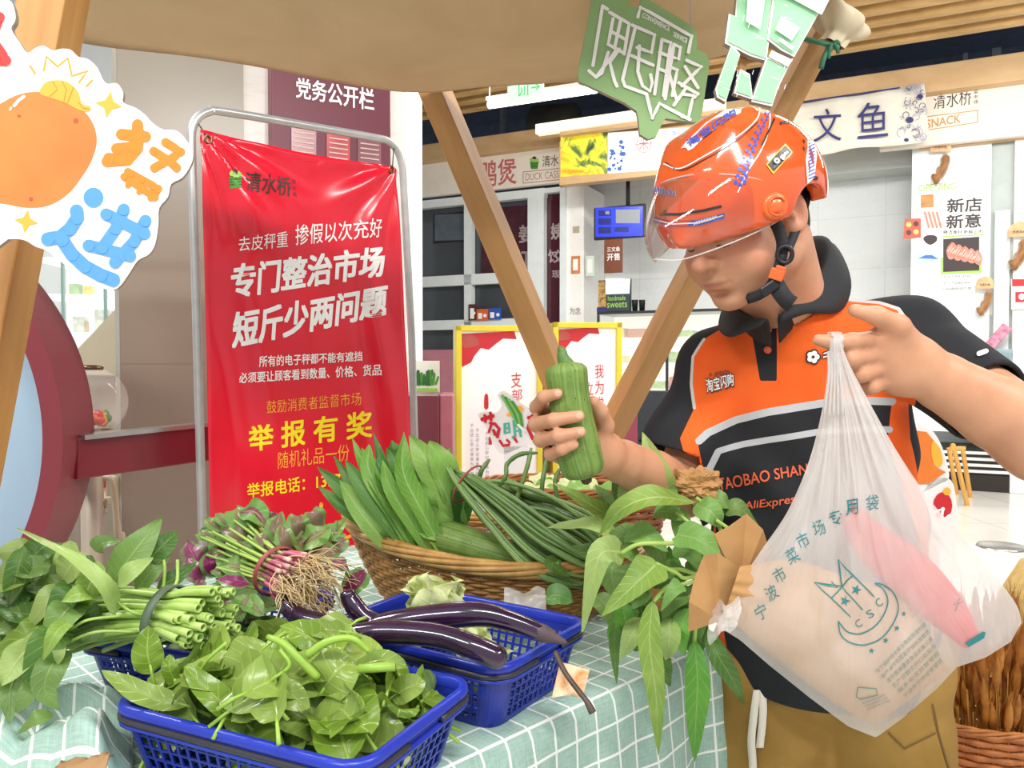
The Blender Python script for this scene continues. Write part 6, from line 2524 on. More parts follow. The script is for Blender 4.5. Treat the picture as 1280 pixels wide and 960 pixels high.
aleaves = [
    ([(330, 690, 1.30), (300, 668, 1.28), (276, 662, 1.29)], 42, 0), ([(322, 664, 1.32), (302, 648, 1.30), (296, 634, 1.33)], 40, 1), ([(300, 640, 1.31), (318, 640, 1.29), (334, 658, 1.28)], 34, 1),
    ([(280, 664, 1.34), (266, 655, 1.34), (257, 647, 1.35)], 18, 1), ([(290, 660, 1.34), (278, 650, 1.34), (270, 642, 1.35)], 16, 1), ([(268, 674, 1.33), (256, 668, 1.33), (250, 664, 1.34)], 22, 1),
    ([(345, 690, 1.28), (344, 665, 1.27), (352, 640, 1.30)], 30, 0), ([(366, 700, 1.27), (356, 675, 1.25), (352, 655, 1.27)], 26, 0), ([(380, 680, 1.30), (372, 655, 1.28), (376, 644, 1.31)], 30, 0),
    ([(374, 682, 1.28), (394, 670, 1.27), (412, 660, 1.30)], 34, 1), ([(380, 695, 1.27), (404, 690, 1.26), (426, 690, 1.28)], 34, 0), ([(396, 676, 1.30), (414, 668, 1.30), (434, 648, 1.33)], 20, 1),
    ([(404, 660, 1.33), (392, 645, 1.32), (386, 640, 1.33)], 30, 0), ([(408, 705, 1.26), (424, 705, 1.25), (436, 712, 1.26)], 20, 2), ([(430, 742, 1.25), (446, 725, 1.25), (456, 712, 1.27)], 34, 0),
    ([(262, 710, 1.29), (244, 696, 1.28), (234, 676, 1.30)], 36, 2), ([(254, 730, 1.26), (240, 712, 1.25), (234, 698, 1.27)], 26, 2), ([(268, 720, 1.27), (262, 704, 1.26), (264, 690, 1.28)], 26, 2),
    ([(312, 730, 1.20), (290, 726, 1.19), (272, 722, 1.21)], 24, 2), ([(318, 690, 1.28), (300, 688, 1.26), (290, 684, 1.27)], 22, 2), ([(312, 712, 1.24), (292, 708, 1.23), (270, 702, 1.25)], 28, 1),
    ([(322, 704, 1.25), (312, 690, 1.24), (296, 676, 1.25)], 24, 1), ([(342, 692, 1.26), (330, 676, 1.25), (318, 668, 1.26)], 26, 0), ([(360, 700, 1.26), (380, 704, 1.25), (398, 712, 1.26)], 26, 0),
    ([(290, 735, 1.22), (275, 735, 1.21), (258, 742, 1.22)], 24, 1), ([(300, 725, 1.24), (282, 715, 1.23), (262, 714, 1.24)], 22, 1), ([(280, 690, 1.30), (270, 684, 1.30), (262, 690, 1.30)], 24, 1),
    ([(350, 680, 1.30), (362, 664, 1.29), (366, 650, 1.31)], 24, 1), ([(416, 690, 1.29), (426, 680, 1.29), (430, 672, 1.30)], 22, 0), ([(330, 660, 1.33), (340, 648, 1.33), (344, 640, 1.34)], 22, 0),
    ([(254, 742, 1.24), (250, 732, 1.24), (250, 724, 1.25)], 16, 2), ([(312, 744, 1.19), (304, 756, 1.18), (300, 770, 1.18)], 26, 1), ([(300, 745, 1.2), (316, 757, 1.18), (330, 770, 1.17)], 26, 1), ([(285, 740, 1.22), (280, 752, 1.2), (290, 768, 1.19)], 26, 0)]
for i, (pts, w_, c) in enumerate(aleaves):
    k = MB()
    pleaf(k, pts, w_, 'leaf', 90 + i, 0, 0.5, 0.25, 0.16, 0, 0, 12, 9)
    k.build('leaf', (L_AMA, L_AMA_G, L_AMA_P)[c], am)
ra2 = random.Random(77)
for i in range(34):
    px, py = ra2.uniform(262, 425), ra2.uniform(664, 712)
    if py > 690 and px > 335:
        continue
    dd = ra2.uniform(1.28, 1.36)
    a = ra2.uniform(0, 6.28)
    L = ra2.uniform(12, 20)
    k = MB()
    pleaf(k, [(px - L * math.cos(a), py - L * .6 * math.sin(a), dd), (px, py, dd - 0.02), (px + L * math.cos(a), py + L * .6 * math.sin(a), dd)], ra2.uniform(20, 30), 'leaf', 200 + i, 0, 0.5, 0.3, 0.18, 0, 0, 10, 7)
    k.build('leaf', (L_AMA, L_AMA_G)[i % 2], am)

# ---------------------------------------------------------------- eggplants
m, t, b = bsdf('eggplant_skin', 0.16, 0, 0.6)
n = t.noise(t.map(t.coord('UV'), (2, 6, 1)), 3.0, 3)
t.link(t.ramp(n, [(0.3, '1a0b20'), (0.75, '3a1840')]), b.inputs['Base Color'])
b.inputs['Coat Weight'].default_value = 0.6
b.inputs['Coat Roughness'].default_value = 0.08
EGG = m
CALYX = M('eggplant_calyx', '6d5a5a', 0.6, col2='43323a', vscale=20)


def eggplant(pts, rpx, label, calyx=True):
    P_ = spline([at(*q) for q in pts], 9)
    n_ = len(P_)
    dm = pts[len(pts) // 2][2]
    R_ = rpx * dm / 1000
    t_ = thing('eggplant', P_[n_ // 2] - V((0, 0, R_)), label, 'eggplant', 'long purple eggplants by the centre basket')
    rs = []
    for i in range(n_):
        f = i / (n_ - 1)
        r = R_ * (0.62 + 0.38 * min(1, (1 - f) * 2.2)) if calyx else R_ * (0.75 + 0.25 * min(1, f * 3))
        r *= math.sqrt(max(0.0, 1 - (1 - min(1, f / 0.07)) ** 2)) if f < 0.07 else 1
        if not calyx and f > 0.93:
            r *= math.sqrt(max(0.0, 1 - ((f - 0.93) / 0.07) ** 2))
        rs.append(max(r, 0.0004))
    k = MB()
    k.tube(P_, rs, 20)
    k.build('body', EGG, t_)
    if calyx:
        e = (P_[-1] - P_[-4]).normalized()
        q = MB()
        r = rs[-1]
        c = P_[-1] - e * 0.012
        row = []
        sidev = e.orthogonal().normalized()
        sid2 = e.cross(sidev)
        for (z, rr_) in ((0.0, 1.06), (0.008, 1.12), (0.018, 0.95), (0.028, 0.55), (0.04, 0.34), (0.045, 0.0)):
            row.append([c + e * (z + (0.004 * math.cos(5 * a) if z == 0 else 0)) + (sidev * math.cos(a) + sid2 * math.sin(a)) * r * rr_ for a in [2 * PI * j / 20 for j in range(20)]])
        q.sheet(row, 0, True)
        q.build('calyx', CALYX, t_)
    return t_


eggplant([(404, 800, 1.10), (440, 794, 1.09), (490, 790, 1.08), (548, 795, 1.07), (592, 809, 1.055), (634, 828, 1.05)], 15, 'purple eggplant lowest on the basket rim, running behind the leaf heap', False)
eggplant([(452, 792, 1.16), (490, 780, 1.15), (545, 771, 1.14), (600, 768, 1.135), (640, 777, 1.13), (682, 793, 1.125)], 16, 'dark purple eggplant with grey calyx lying across the centre basket')
eggplant([(433, 737, 1.17), (438, 750, 1.17), (452, 768, 1.165), (474, 781, 1.16), (505, 789, 1.16)], 12, 'curved eggplant whose tip points up beside the pale roots', False)
eggplant([(352, 745, 1.18), (358, 757, 1.17), (374, 770, 1.15), (404, 778, 1.14), (445, 783, 1.14)], 11, 'eggplant whose tip points up in front of the amaranth bunch', False)
# eggplant stalk poking through the basket wall, scrap of card behind it
k = MB()
k.tube(spline([at(694, 815, 1.10), at(706, 840, 1.075), at(722, 862, 1.06), at(733, 876, 1.05), at(741, 891, 1.045)], 5), [0.0036] * 15 + [0.0038, 0.0042, 0.0044, 0.0047, 0.005, 0.0052], 10)
tag(k.build('eggplant_stalk', M('stalk_brown', '54443a', 0.5, var=0.2, vscale=40)), 'brown eggplant stalk poking out through the side of the blue basket', 'stalk')
k = MB()
k.plate([at(*p) for p in ((700, 828, 1.09), (737, 838, 1.09), (728, 874, 1.08), (716, 868, 1.08), (690, 872, 1.08))], V((0, 0.003, 0)))
m, t, b = bsdf('carrot_scrap', 0.6)
t.link(t.ramp(t.noise(t.coord(), 40, 4), [(0.4, 'f1d9b4'), (0.62, 'e08a3c')]), b.inputs['Base Color'])
tag(k.build('card_scrap', m, smooth=False), 'torn orange and cream card scrap hanging on the blue basket behind the stalk', 'scrap')

# pale cabbage pieces in the centre basket
CAB = leaf_mat('cabbage_leaf', 'c0d274', 'e9eeb2', 'f6f5e0', 'f0f0d4', 0.5, 7, 2.5, 0.25)


def cabbage(c, r, label, seed, n=9):
    t_ = thing('cabbage_piece', V(c) - V((0, 0, r)), label, 'cabbage', 'cabbage pieces in the centre basket')
    rc = random.Random(seed)
    for i in range(n):
        a = 2 * PI * i / n + rc.uniform(-.3, .3)
        tilt = rc.uniform(0.3, 1.1)
        d = V((math.cos(a) * math.sin(tilt), math.sin(a) * math.sin(tilt), math.cos(tilt)))
        base = V(c) + V((0, 0, -r * 0.7))
        k = MB()
        rr_ = r * rc.uniform(0.9, 1.15)
        leaf(k, [base, V(c) + d * rr_ * 0.75 + V((0, 0, -0.2 * r)), V(c) + d * rr_ * 1.05 + V((0, 0, 0.25 * r))], r * 1.5, 'oval', V((0, 0, 1)) - d * 1.4, 0.35, 0.32, seed * 30 + i, 0, 12, 13)
        k.build('leaf', CAB, t_)
    return t_


cabbage(at(545, 770, 1.30), 0.055, 'crinkled pale cabbage rising behind the dark eggplant', 3, 12)
cabbage(in_basket(B2C, B2R, 0.09, -0.05, 0.05), 0.04, 'pale cabbage piece low in the centre basket below the calyx', 5, 7)
cabbage(in_basket(B2C, B2R, -0.06, -0.06, 0.045), 0.04, 'pale cabbage piece seen through the near corner of the centre basket', 6, 7)
cabbage(in_basket(B2C, B2R, 0.02, 0.02, 0.045), 0.042, 'pale cabbage piece under the eggplants in the centre basket', 9, 7)

# ---------------------------------------------------------------- wicker baskets
m, t, b = bsdf('wicker', 0.5)
uv = t.coord('UV')
n = t.noise(t.coord(), 20, 3)
t.link(t.ramp(n, [(0.3, '8a5c2c'), (0.7, 'c08e4c')]), b.inputs['Base Color'])
WICK = m
WICK_R = M('wicker_rim_strands', 'd0a460', 0.45, col2='a87838', vscale=30)
WICK_D = M('wicker_brown', 'a86a38', 0.5, col2='7c4520', vscale=25)


def wicker(name, c, ax, ay, h, rot, label, tilt, mat, rimmat, cat='basket', rows=12, stakes=56, rim=5, flare=0.68):
    t_ = thing(name, V(c), label, cat)

    def pt(a, f):
        s = flare + (1 - flare) * f ** 0.7
        x, y = ax * s * math.cos(a), ay * s * math.sin(a)
        z = h * f + (tilt[0] * x / ax + tilt[1] * y / ay + tilt[2] * (x / ax) ** 2) * f
        return V(c) + rot2(rot, x, y) + V((0, 0, z + 0.004))
    k = MB()
    Q = stakes * 4
    for r in range(rows):
        f = (r + 0.5) / rows
        P_ = []
        for i in range(Q):
            a = 2 * PI * i / Q
            p = pt(a, f)
            o_ = rot2(rot, math.cos(a), math.sin(a)) * 0.0028 * (1 if r % 2 else -1) * math.cos(a * stakes / 2)
            P_.append(p + o_)
        k.tube(P_, h / rows * 0.46, 6, False, 0, True)
    k.build('weave', mat, t_)
    k = MB()
    for i in range(stakes):
        a = 2 * PI * i / stakes
        k.tube([pt(a, f) for f in (0.0, .25, .5, .75, 1.0)], 0.0022, 5, False)
    k.build('stakes', mat, t_)
    k = MB()
    for j in range(rim):
        P_ = []
        for i in range(Q):
            a = 2 * PI * i / Q
            p = pt(a, 1.0)
            tw = a * (3 if rim > 6 else 7) + 2 * PI * j / rim
            ra_ = 0.011 if rim > 6 else 0.006
            o_ = rot2(rot, math.cos(a), math.sin(a))
            P_.append(p + o_ * ra_ * 0.6 * math.cos(tw) + V((0, 0, ra_ * math.sin(tw))))
        k.tube(P_, 0.0058 if rim > 6 else 0.0042, 6, False, 0, True)
    k.build('rim', rimmat, t_)
    k = MB()
    P_ = []
    for s in (0.02, 0.5, 1.0):
        P_.append([V(c) + rot2(rot, ax * flare * s * math.cos(a), ay * flare * s * math.sin(a)) + V((0, 0, 0.004)) for a in [2 * PI * i / 48 for i in range(48)]])
    k.sheet(P_, 0, True)
    k.build('bottom', mat, t_)
    return t_, pt


W1C = V((-0.035, 1.665, TZ + 0.004))
w1, w1pt = wicker('wicker_basket', W1C, 0.315, 0.20, 0.128, math.radians(-8), 'oval wicker basket filled with lettuce leaves, gourd and long beans', (-0.03, 0.0, 0.028), WICK, WICK_R, 'basket', 18, 68, 7)
W2C = V((0.155, 2.00, TZ + 0.004))
w2, w2pt = wicker('wicker_basket', W2C, 0.24, 0.14, 0.20, math.radians(-12), 'reddish brown wicker basket behind the raised gourd', (0.0, 0.0, 0.0), WICK_D, WICK_D, 'basket', 12, 44, 4)
# stem lettuce
lt = thing('stem_lettuce', at(540, 700, 1.60), 'bunch of long leaved stem lettuce standing up in the wicker basket', 'vegetable bunch')
ll = [
    ([(496, 690, 1.56), (462, 655, 1.52), (424, 601, 1.54)], 36, 0), ([(520, 700, 1.55), (480, 630, 1.53), (440, 548, 1.56)], 24, 0), ([(522, 700, 1.56), (488, 630, 1.56), (466, 538, 1.58)], 28, 1),
    ([(500, 680, 1.58), (456, 630, 1.58), (418, 570, 1.60)], 22, 1), ([(490, 670, 1.60), (440, 622, 1.60), (398, 584, 1.62)], 26, 1), ([(480, 672, 1.58), (436, 640, 1.59), (398, 608, 1.61)], 22, 1),
    ([(564, 708, 1.53), (528, 640, 1.52), (504, 590, 1.52), (505, 540, 1.54)], 34, 0), ([(520, 700, 1.54), (492, 640, 1.53), (462, 590, 1.53), (462, 556, 1.55)], 30, 0), ([(536, 704, 1.54), (508, 640, 1.53), (480, 600, 1.53), (474, 560, 1.55)], 24, 1),
    ([(576, 660, 1.60), (548, 600, 1.58), (512, 545, 1.60)], 46, 0), ([(580, 650, 1.64), (562, 600, 1.62), (545, 572, 1.63)], 36, 0), ([(540, 640, 1.62), (505, 590, 1.62), (484, 560, 1.63)], 34, 1),
    ([(566, 668, 1.56), (540, 655, 1.54), (520, 640, 1.55)], 46, 0), ([(548, 670, 1.56), (530, 630, 1.54), (520, 600, 1.55)], 40, 0), ([(575, 660, 1.60), (580, 620, 1.58), (572, 588, 1.60)], 36, 1),
    ([(505, 690, 1.55), (475, 655, 1.54), (446, 625, 1.54)], 26, 1), ([(530, 700, 1.55), (500, 650, 1.53), (470, 590, 1.54), (452, 560, 1.56)], 24, 0), ([(545, 705, 1.54), (515, 655, 1.52), (488, 610, 1.52), (478, 575, 1.53)], 26, 0), ([(510, 690, 1.54), (478, 645, 1.52), (448, 600, 1.53), (432, 575, 1.55)], 24, 1), ([(572, 650, 1.60), (556, 590, 1.59), (536, 552, 1.6)], 40, 0), ([(500, 640, 1.64), (494, 580, 1.65), (490, 550, 1.66)], 30, 1), ([(560, 640, 1.66), (556, 590, 1.66), (562, 560, 1.68)], 26, 1)]
for i, (pts, w_, dk) in enumerate(ll):
    k = MB()
    pleaf(k, pts, w_ * (0.92 if w_ > 34 else 0.84), 'strap', 400 + i, 0, 0.1, 0.55, 0.22, random.Random(i).uniform(-.5, .5), 0, 18, 9)
    k.build('leaf', L_CHOY_D if dk else L_CHOY, lt)
# luffa gourds
m, t, b = bsdf('luffa_skin', 0.5, 0, 0.35)
uv = t.coord('UV')
sx = t.new('ShaderNodeSeparateXYZ')
t.link(uv, sx.inputs[0])
rib = t.math('FRACT', t.math('MULTIPLY', sx.outputs[0], 10.0))
rib = t.math('SUBTRACT', 1.0, t.math('MULTIPLY', t.math('ABSOLUTE', t.math('SUBTRACT', rib, 0.5)), 11.0), 0, True)
n1 = t.noise(t.coord(), 26, 4)
n2 = t.noise(t.map(uv, (60, 9, 1)), 1.0, 3)
r = t.ramp(t.math('ADD', t.math('MULTIPLY', n1, .5), t.math('MULTIPLY', n2, .5)), [(0.35, '567230'), (0.65, '86a352')])
r = t.mix(t.math('MULTIPLY', rib, t.math('MULTIPLY', n2, 0.9)), r, lin('33501f'))
sp_ = t.new('ShaderNodeTexVoronoi')
t.put(sp_, 'Vector', t.coord())
sp_.inputs['Scale'].default_value = 110
r = t.mix(t.math('LESS_THAN', sp_.outputs['Distance'], 0.11), r, lin('3d4d22'))
t.link(r, b.inputs['Base Color'])
t.link(t.bump(t.math('ADD', n2, t.math('MULTIPLY', rib, -0.4)), 0.4, 0.002), b.inputs['Normal'])
LUFFA = m


def luffa(P_, rad, label, stem_dir, stem_len=0.035, end_mark=True):
    """P_ runs from the stem end to the blossom end; rad(f) radius"""
    pp = spline(P_, 10)
    n_ = len(pp)
    low = min(p.z for p in pp)
    t_ = thing('luffa_gourd', V((pp[n_ // 2].x, pp[n_ // 2].y, low - rad(0.5) * 0.9)), label, 'gourd')
    k = MB()
    k.tube(pp, [max(0.0006, rad(i / (n_ - 1))) for i in range(n_)], 30)
    k.build('body', LUFFA, t_)
    k = MB()
    s = V(stem_dir).normalized()
    q = pp[0]
    sidev = s.orthogonal().normalized()
    k.tube(spline([q - s * 0.01, q + s * stem_len * 0.3, q + s * stem_len * 0.7 + sidev * 0.003, q + s * stem_len + sidev * 0.001], 4), [0.013, 0.012, 0.011, 0.0095, 0.0085, 0.008, 0.0075, 0.007, 0.0065, 0.006, 0.0055, 0.004, 0.003], 9)
    k.build('stem', M('luffa_stem', '567a35', 0.5, var=0.2, vscale=30), t_)
    if end_mark:
        k = MB()
        e = (pp[-1] - pp[-3]).normalized()
        k.tube([pp[-1] - e * 0.008, pp[-1] + e * 0.004, pp[-1] + e * 0.007], [0.010, 0.007, 0.0005], 10)
        k.build('blossom_scar', M('scar_brown', '4a4028', 0.7, var=0.2), t_)
    return t_


def rad_gourd(R0, R1, c=0.07):
    def f_(f):
        r = R0 + (R1 - R0) * f
        if f < c:
            r *= math.sqrt(1 - (1 - f / c) ** 2 * 0.96)
        if f > 1 - c:
            r *= math.sqrt(max(0, 1 - ((f - 1 + c) / c) ** 2))
        return r
    return f_


luffa([at(546, 670, 1.56), at(580, 680, 1.545), at(640, 698, 1.535), at(694, 712, 1.54)], rad_gourd(0.038, 0.029), 'green luffa gourd lying in the oval wicker basket', at(538, 662, 1.58) - at(546, 670, 1.56), 0.02, False)

# long beans
BEAN = M('long_bean', '6d8c4a', 0.4, col2='4f6f38', vscale=8, bump=0.15, bscale=160)
BEAN_L = M('long_bean_pale', '86a35a', 0.4, col2='67874a', vscale=8, bump=0.15, bscale=160)


def beans(name, label, specs, band=None):
    p0 = at(*specs[0][0][1])
    t_ = thing(name, V((p0.x, p0.y, W1C.z + 0.02)), label, 'bean bunch')
    for i, (pts, r) in enumerate(specs):
        k = MB()
        pp = spline([at(*q) for q in pts], 6)
        n_ = len(pp)
        k.tube(pp, [r * (0.55 + 0.45 * min(1, 6 * j / n_, 6 * (n_ - 1 - j) / n_)) * (1 + 0.07 * math.sin(j * 1.9 + i)) for j in range(n_)], 8)
        k.build('bean', BEAN if i % 3 else BEAN_L, t_)
    if band:
        k = MB()
        c, rx, rz, ax_ = band
        s_ = V(ax_).normalized()
        a1 = s_.cross(V((0, 1, 0))).normalized()
        a2 = s_.cross(a1)
        k.tube([c + a1 * rx * math.cos(a) + a2 * rz * math.sin(a) for a in [2 * PI * j / 24 for j in range(24)]], 0.0022, 6, closed=True)
        k.build('band', M('bean_band_red', 'a8504a', 0.5), t_)


rbn = random.Random(31)
sp1 = []
for i in range(30):
    f = rbn.uniform(-1, 1)
    g = rbn.uniform(-1, 1)
    d0 = 1.55 + 0.035 * g
    sp1.append(([(566 + 8 * f + rbn.uniform(-4, 4), 590 + 5 * g + 4 * f, d0 + .05), (586 + 12 * f, 606 - 6 * f + 3 * g, d0), (628 + 14 * f, 642 - 20 * f, d0 - 0.03), (670 + 15 * f, 680 - 28 * f, d0 - 0.05), (716 + 18 * f + rbn.uniform(-10, 10), 706 - 22 * f, d0 - 0.06), (742 + rbn.uniform(-12, 8), 712 - 24 * f + rbn.uniform(-6, 6), d0 - 0.05)], rbn.uniform(0.0042, 0.0055)))
beans('long_bean_bunch', 'tied bunch of long green beans running through the wicker basket', sp1, (at(585, 605, 1.55), 0.042, 0.03, at(628, 642, 1.52) - at(566, 590, 1.6)))
sp2 = []
for i in range(22):
    f = rbn.uniform(-1, 1)
    d0 = rbn.uniform(1.56, 1.64)
    sp2.append(([(632 + rbn.uniform(-14, 14), 606 + 10 * f, d0 + .03), (660 + rbn.uniform(-8, 8), 626 + 14 * f, d0), (692, 640 + 18 * f, d0 - 0.02), (722 + rbn.uniform(-8, 8), 656 + 20 * f, d0 - 0.03), (752, 676 + 24 * f, d0 - 0.03)], rbn.uniform(0.004, 0.005)))
for pts in ([(598, 604, 1.56), (602, 588, 1.55), (612, 574, 1.56)], [(620, 612, 1.55), (632, 596, 1.54), (634, 580, 1.55), (650, 568, 1.55), (672, 566, 1.56)],
            [(640, 640, 1.56), (652, 606, 1.55), (660, 580, 1.55), (664, 560, 1.56)], [(676, 636, 1.57), (678, 604, 1.56), (684, 570, 1.58)], [(700, 640, 1.57), (694, 604, 1.57), (700, 585, 1.58)],
            [(602, 601, 1.55), (640, 604, 1.54), (690, 622, 1.53), (726, 648, 1.53)], [(640, 632, 1.53), (690, 640, 1.52), (730, 662, 1.52), (756, 690, 1.52)]):
    sp2.append((pts, 0.0046))
beans('long_bean_bunch', 'loose curling long beans behind the tied bean bunch', sp2)
k = MB()
k.box((W2C.x, W2C.y, TZ / 2), (0.42, 0.22, TZ))
tag(k.build('wooden_crate', BEAM, smooth=False, bevel=0.006), 'tall wooden crate under the reddish brown wicker basket', 'crate')
# pale greens in the rear basket
k = MB()
rp = random.Random(2)
pg = thing('pale_greens', w2pt(0, 0), 'pale green leaves in the reddish wicker basket', 'vegetable bunch')
for i in range(22):
    a, r = rp.uniform(0, 6.28), rp.uniform(0, 0.13)
    c = W2C + V((r * math.cos(a), r * 0.55 * math.sin(a), rp.uniform(0.15, 0.205)))
    d = V((rp.uniform(-1, 1), rp.uniform(-.6, .6), rp.uniform(-.2, .35))) * 0.05
    k = MB()
    leaf(k, [c - d, c, c + d], 0.06, 'oval', (0, -0.6, 1), 0.25, 0.2, 500 + i, 0, 10, 7)
    k.build('leaf', CAB if i % 3 else L_CHOY, pg)

# scraps between the baskets
k = MB()
c0 = at(656, 746, 1.41)
P_ = []
for i in range(12):
    P_.append([c0 + V(((j - 7) * 0.0052, (i - 6) * 0.005, 0.016 * noise.noise(V((i * .25, j * .22, 9))) + 0.008 * math.sin(i * .4) + (i - 6) * 0.0025)) for j in range(15)])
k.sheet(P_)
o = k.build('plastic_scrap', m_glass('thin_plastic', 'e6e2dc', 0.55, 0.25))
tag(o, 'crumpled clear plastic scrap by the wicker basket rim behind the blue basket', 'plastic scrap')
k = MB()
pleaf(k, [(682, 748, 1.34), (698, 744, 1.33), (716, 752, 1.33)], 30, 'oval', 77, 0, 0.6)
tag(k.build('fallen_leaf', L_CHOY_D), 'single dark green leaf lying beside the plastic scrap', 'leaf')

# ---------------------------------------------------------------- untied water spinach hanging over the table edge
wr = thing('water_spinach_bunch', at(860, 760, 1.34), 'large bunch of water spinach whose long leaves hang over the table edge', 'vegetable bunch')
HL = [
    ([(776, 690, 1.20), (752, 692, 1.17), (740, 730, 1.17), (728, 790, 1.18)], 42, 0, 'arrow', 0.2), ([(868, 628, 1.26), (820, 622, 1.21), (778, 636, 1.20), (747, 672, 1.22)], 38, 0, 'lance', 1.0),
    ([(822, 704, 1.19), (794, 730, 1.17), (752, 770, 1.18)], 52, 0, 'arrow', 0.5), ([(838, 626, 1.30), (822, 590, 1.28), (803, 540, 1.30)], 34, 0, 'lance', 0.1),
    ([(776, 630, 1.30), (780, 604, 1.29), (800, 585, 1.29), (818, 580, 1.31)], 30, 1, 'lance', 0.6), ([(792, 605, 1.30), (784, 612, 1.28), (774, 636, 1.28)], 26, 0, 'lance', 0.2),
    ([(772, 652, 1.34), (740, 632, 1.31), (692, 604, 1.33)], 32, 0, 'arrow', 0.6), ([(768, 666, 1.30), (735, 655, 1.28), (682, 660, 1.30)], 28, 0, 'arrow', 0.7),
    ([(846, 668, 1.20), (876, 676, 1.17), (910, 704, 1.17), (931, 740, 1.19)], 44, 2, 'arrow', 0.6), ([(816, 750, 1.18), (812, 800, 1.17), (820, 870, 1.18), (823, 945, 1.2)], 30, 0, 'lance', 0.1),
    ([(868, 800, 1.24), (872, 850, 1.22), (870, 900, 1.22), (868, 952, 1.24)], 32, 2, 'lance', 0.1), ([(884, 786, 1.27), (898, 820, 1.24), (916, 850, 1.24), (930, 880, 1.26)], 26, 1, 'lance', 0.2),
    ([(852, 730, 1.18), (840, 740, 1.17), (826, 764, 1.18)], 24, 2, 'arrow', 0.3), ([(836, 772, 1.22), (836, 800, 1.2), (832, 826, 1.21)], 30, 0, 'lance', 0.2),
    ([(770, 772, 1.26), (768, 806, 1.25), (771, 856, 1.25)], 15, 1, 'lance', 0.1), ([(802, 772, 1.23), (790, 794, 1.21), (776, 824, 1.22)], 28, 0, 'lance', 0.2),
    ([(828, 812, 1.22), (830, 836, 1.21), (838, 858, 1.22)], 22, 1, 'lance', 0.2), ([(868, 632, 1.28), (888, 640, 1.26), (902, 660, 1.27)], 34, 2, 'lance', 0.5),
    ([(880, 622, 1.30), (900, 626, 1.28), (918, 634, 1.29)], 30, 1, 'lance', 0.8), ([(904, 640, 1.28), (924, 636, 1.27), (948, 656, 1.29)], 26, 1, 'lance', 0.7),
    ([(840, 690, 1.24), (862, 690, 1.22), (878, 716, 1.23)], 26, 2, 'lance', 0.5), ([(780, 672, 1.27), (806, 668, 1.24), (836, 690, 1.25)], 34, 2, 'lance', 0.7),
    ([(770, 700, 1.26), (765, 720, 1.25), (775, 756, 1.26)], 34, 1, 'lance', 0.3), ([(800, 700, 1.26), (786, 690, 1.24), (770, 690, 1.25)], 24, 1, 'lance', 0.5),
    ([(858, 712, 1.24), (838, 712, 1.22), (820, 724, 1.23)], 22, 1, 'lance', 0.6), ([(860, 744, 1.22), (840, 752, 1.2), (828, 774, 1.21)], 24, 1, 'lance', 0.3),
    ([(862, 760, 1.23), (850, 790, 1.21), (856, 820, 1.22)], 26, 2, 'lance', 0.2), ([(880, 770, 1.26), (866, 796, 1.25), (870, 830, 1.26)], 24, 1, 'lance', 0.2),
    ([(776, 770, 1.28), (788, 786, 1.27), (790, 812, 1.27)], 24, 1, 'lance', 0.2), ([(818, 640, 1.28), (836, 640, 1.26), (862, 650, 1.27)], 30, 2, 'lance', 0.8),
    ([(752, 650, 1.34), (758, 626, 1.33), (744, 606, 1.35)], 22, 1, 'lance', 0.4), ([(826, 600, 1.30), (838, 612, 1.29), (846, 630, 1.29)], 18, 2, 'lance', 0.5),
    ([(700, 700, 1.45), (690, 706, 1.43), (712, 722, 1.43)], 20, 1, 'lance', 0.6), ([(760, 690, 1.36), (740, 690, 1.34), (716, 682, 1.36)], 26, 1, 'lance', 0.7), ([(745, 745, 1.34), (760, 760, 1.30), (765, 785, 1.29)], 30, 1, 'lance', 0.3)]
L_MORN_B = leaf_mat('water_spinach_leaf_bright', '4f9230', '78b844', 'a6c872', 'a8c080')
for i, (pts, w_, c, kind, up) in enumerate(HL):
    k = MB()
    pleaf(k, pts, w_, kind, 600 + i, 0, up, 0.25, 0.09, 0, 0, 18, 9)
    k.build('leaf', (L_MORN, L_MORN_D, L_MORN_B)[c], wr)
rh = random.Random(41)
for i in range(26):
    px, py = rh.uniform(775, 890), rh.uniform(650, 800)
    a = rh.uniform(0, 6.28)
    L = rh.uniform(18, 30)
    dd = rh.uniform(1.27, 1.33)
    k = MB()
    pleaf(k, [(px - L * math.cos(a), py - L * math.sin(a), dd), (px, py, dd - 0.015), (px + L * math.cos(a), py + L * math.sin(a), dd)], rh.uniform(22, 32), 'lance', 700 + i, 0, 0.4, 0.25, 0.1)
    k.build('leaf', (L_MORN_D, L_MORN_B, L_MORN_D)[i % 3], wr)
for pts, r in (([(930, 690, 1.26), (880, 674, 1.21), (847, 679, 1.19), (800, 680, 1.185), (776, 692, 1.19)], 0.0034), ([(930, 700, 1.26), (863, 722, 1.20), (845, 716, 1.19), (820, 704, 1.19)], 0.003),
               ([(930, 705, 1.26), (863, 728, 1.2), (835, 733, 1.185), (817, 752, 1.18)], 0.003), ([(930, 720, 1.28), (890, 740, 1.24), (872, 770, 1.23), (868, 802, 1.24)], 0.0032), ([(930, 690, 1.28), (915, 665, 1.26), (895, 650, 1.26)], 0.003),
               ([(900, 680, 1.26), (870, 660, 1.24), (845, 640, 1.25)], 0.003), ([(905, 672, 1.27), (890, 640, 1.28), (870, 622, 1.28)], 0.0035), ([(920, 715, 1.28), (885, 722, 1.24), (850, 712, 1.22), (812, 716, 1.22)], 0.0035),
               ([(925, 730, 1.29), (890, 748, 1.25), (850, 744, 1.22), (822, 750, 1.21)], 0.0032), ([(910, 660, 1.28), (906, 700, 1.25), (888, 690, 1.25), (862, 690, 1.24)], 0.003)):
    k = MB()
    k.tube(spline([at(*q) for q in pts], 6), r, 8)
    k.build('stem', S_MORN, wr)


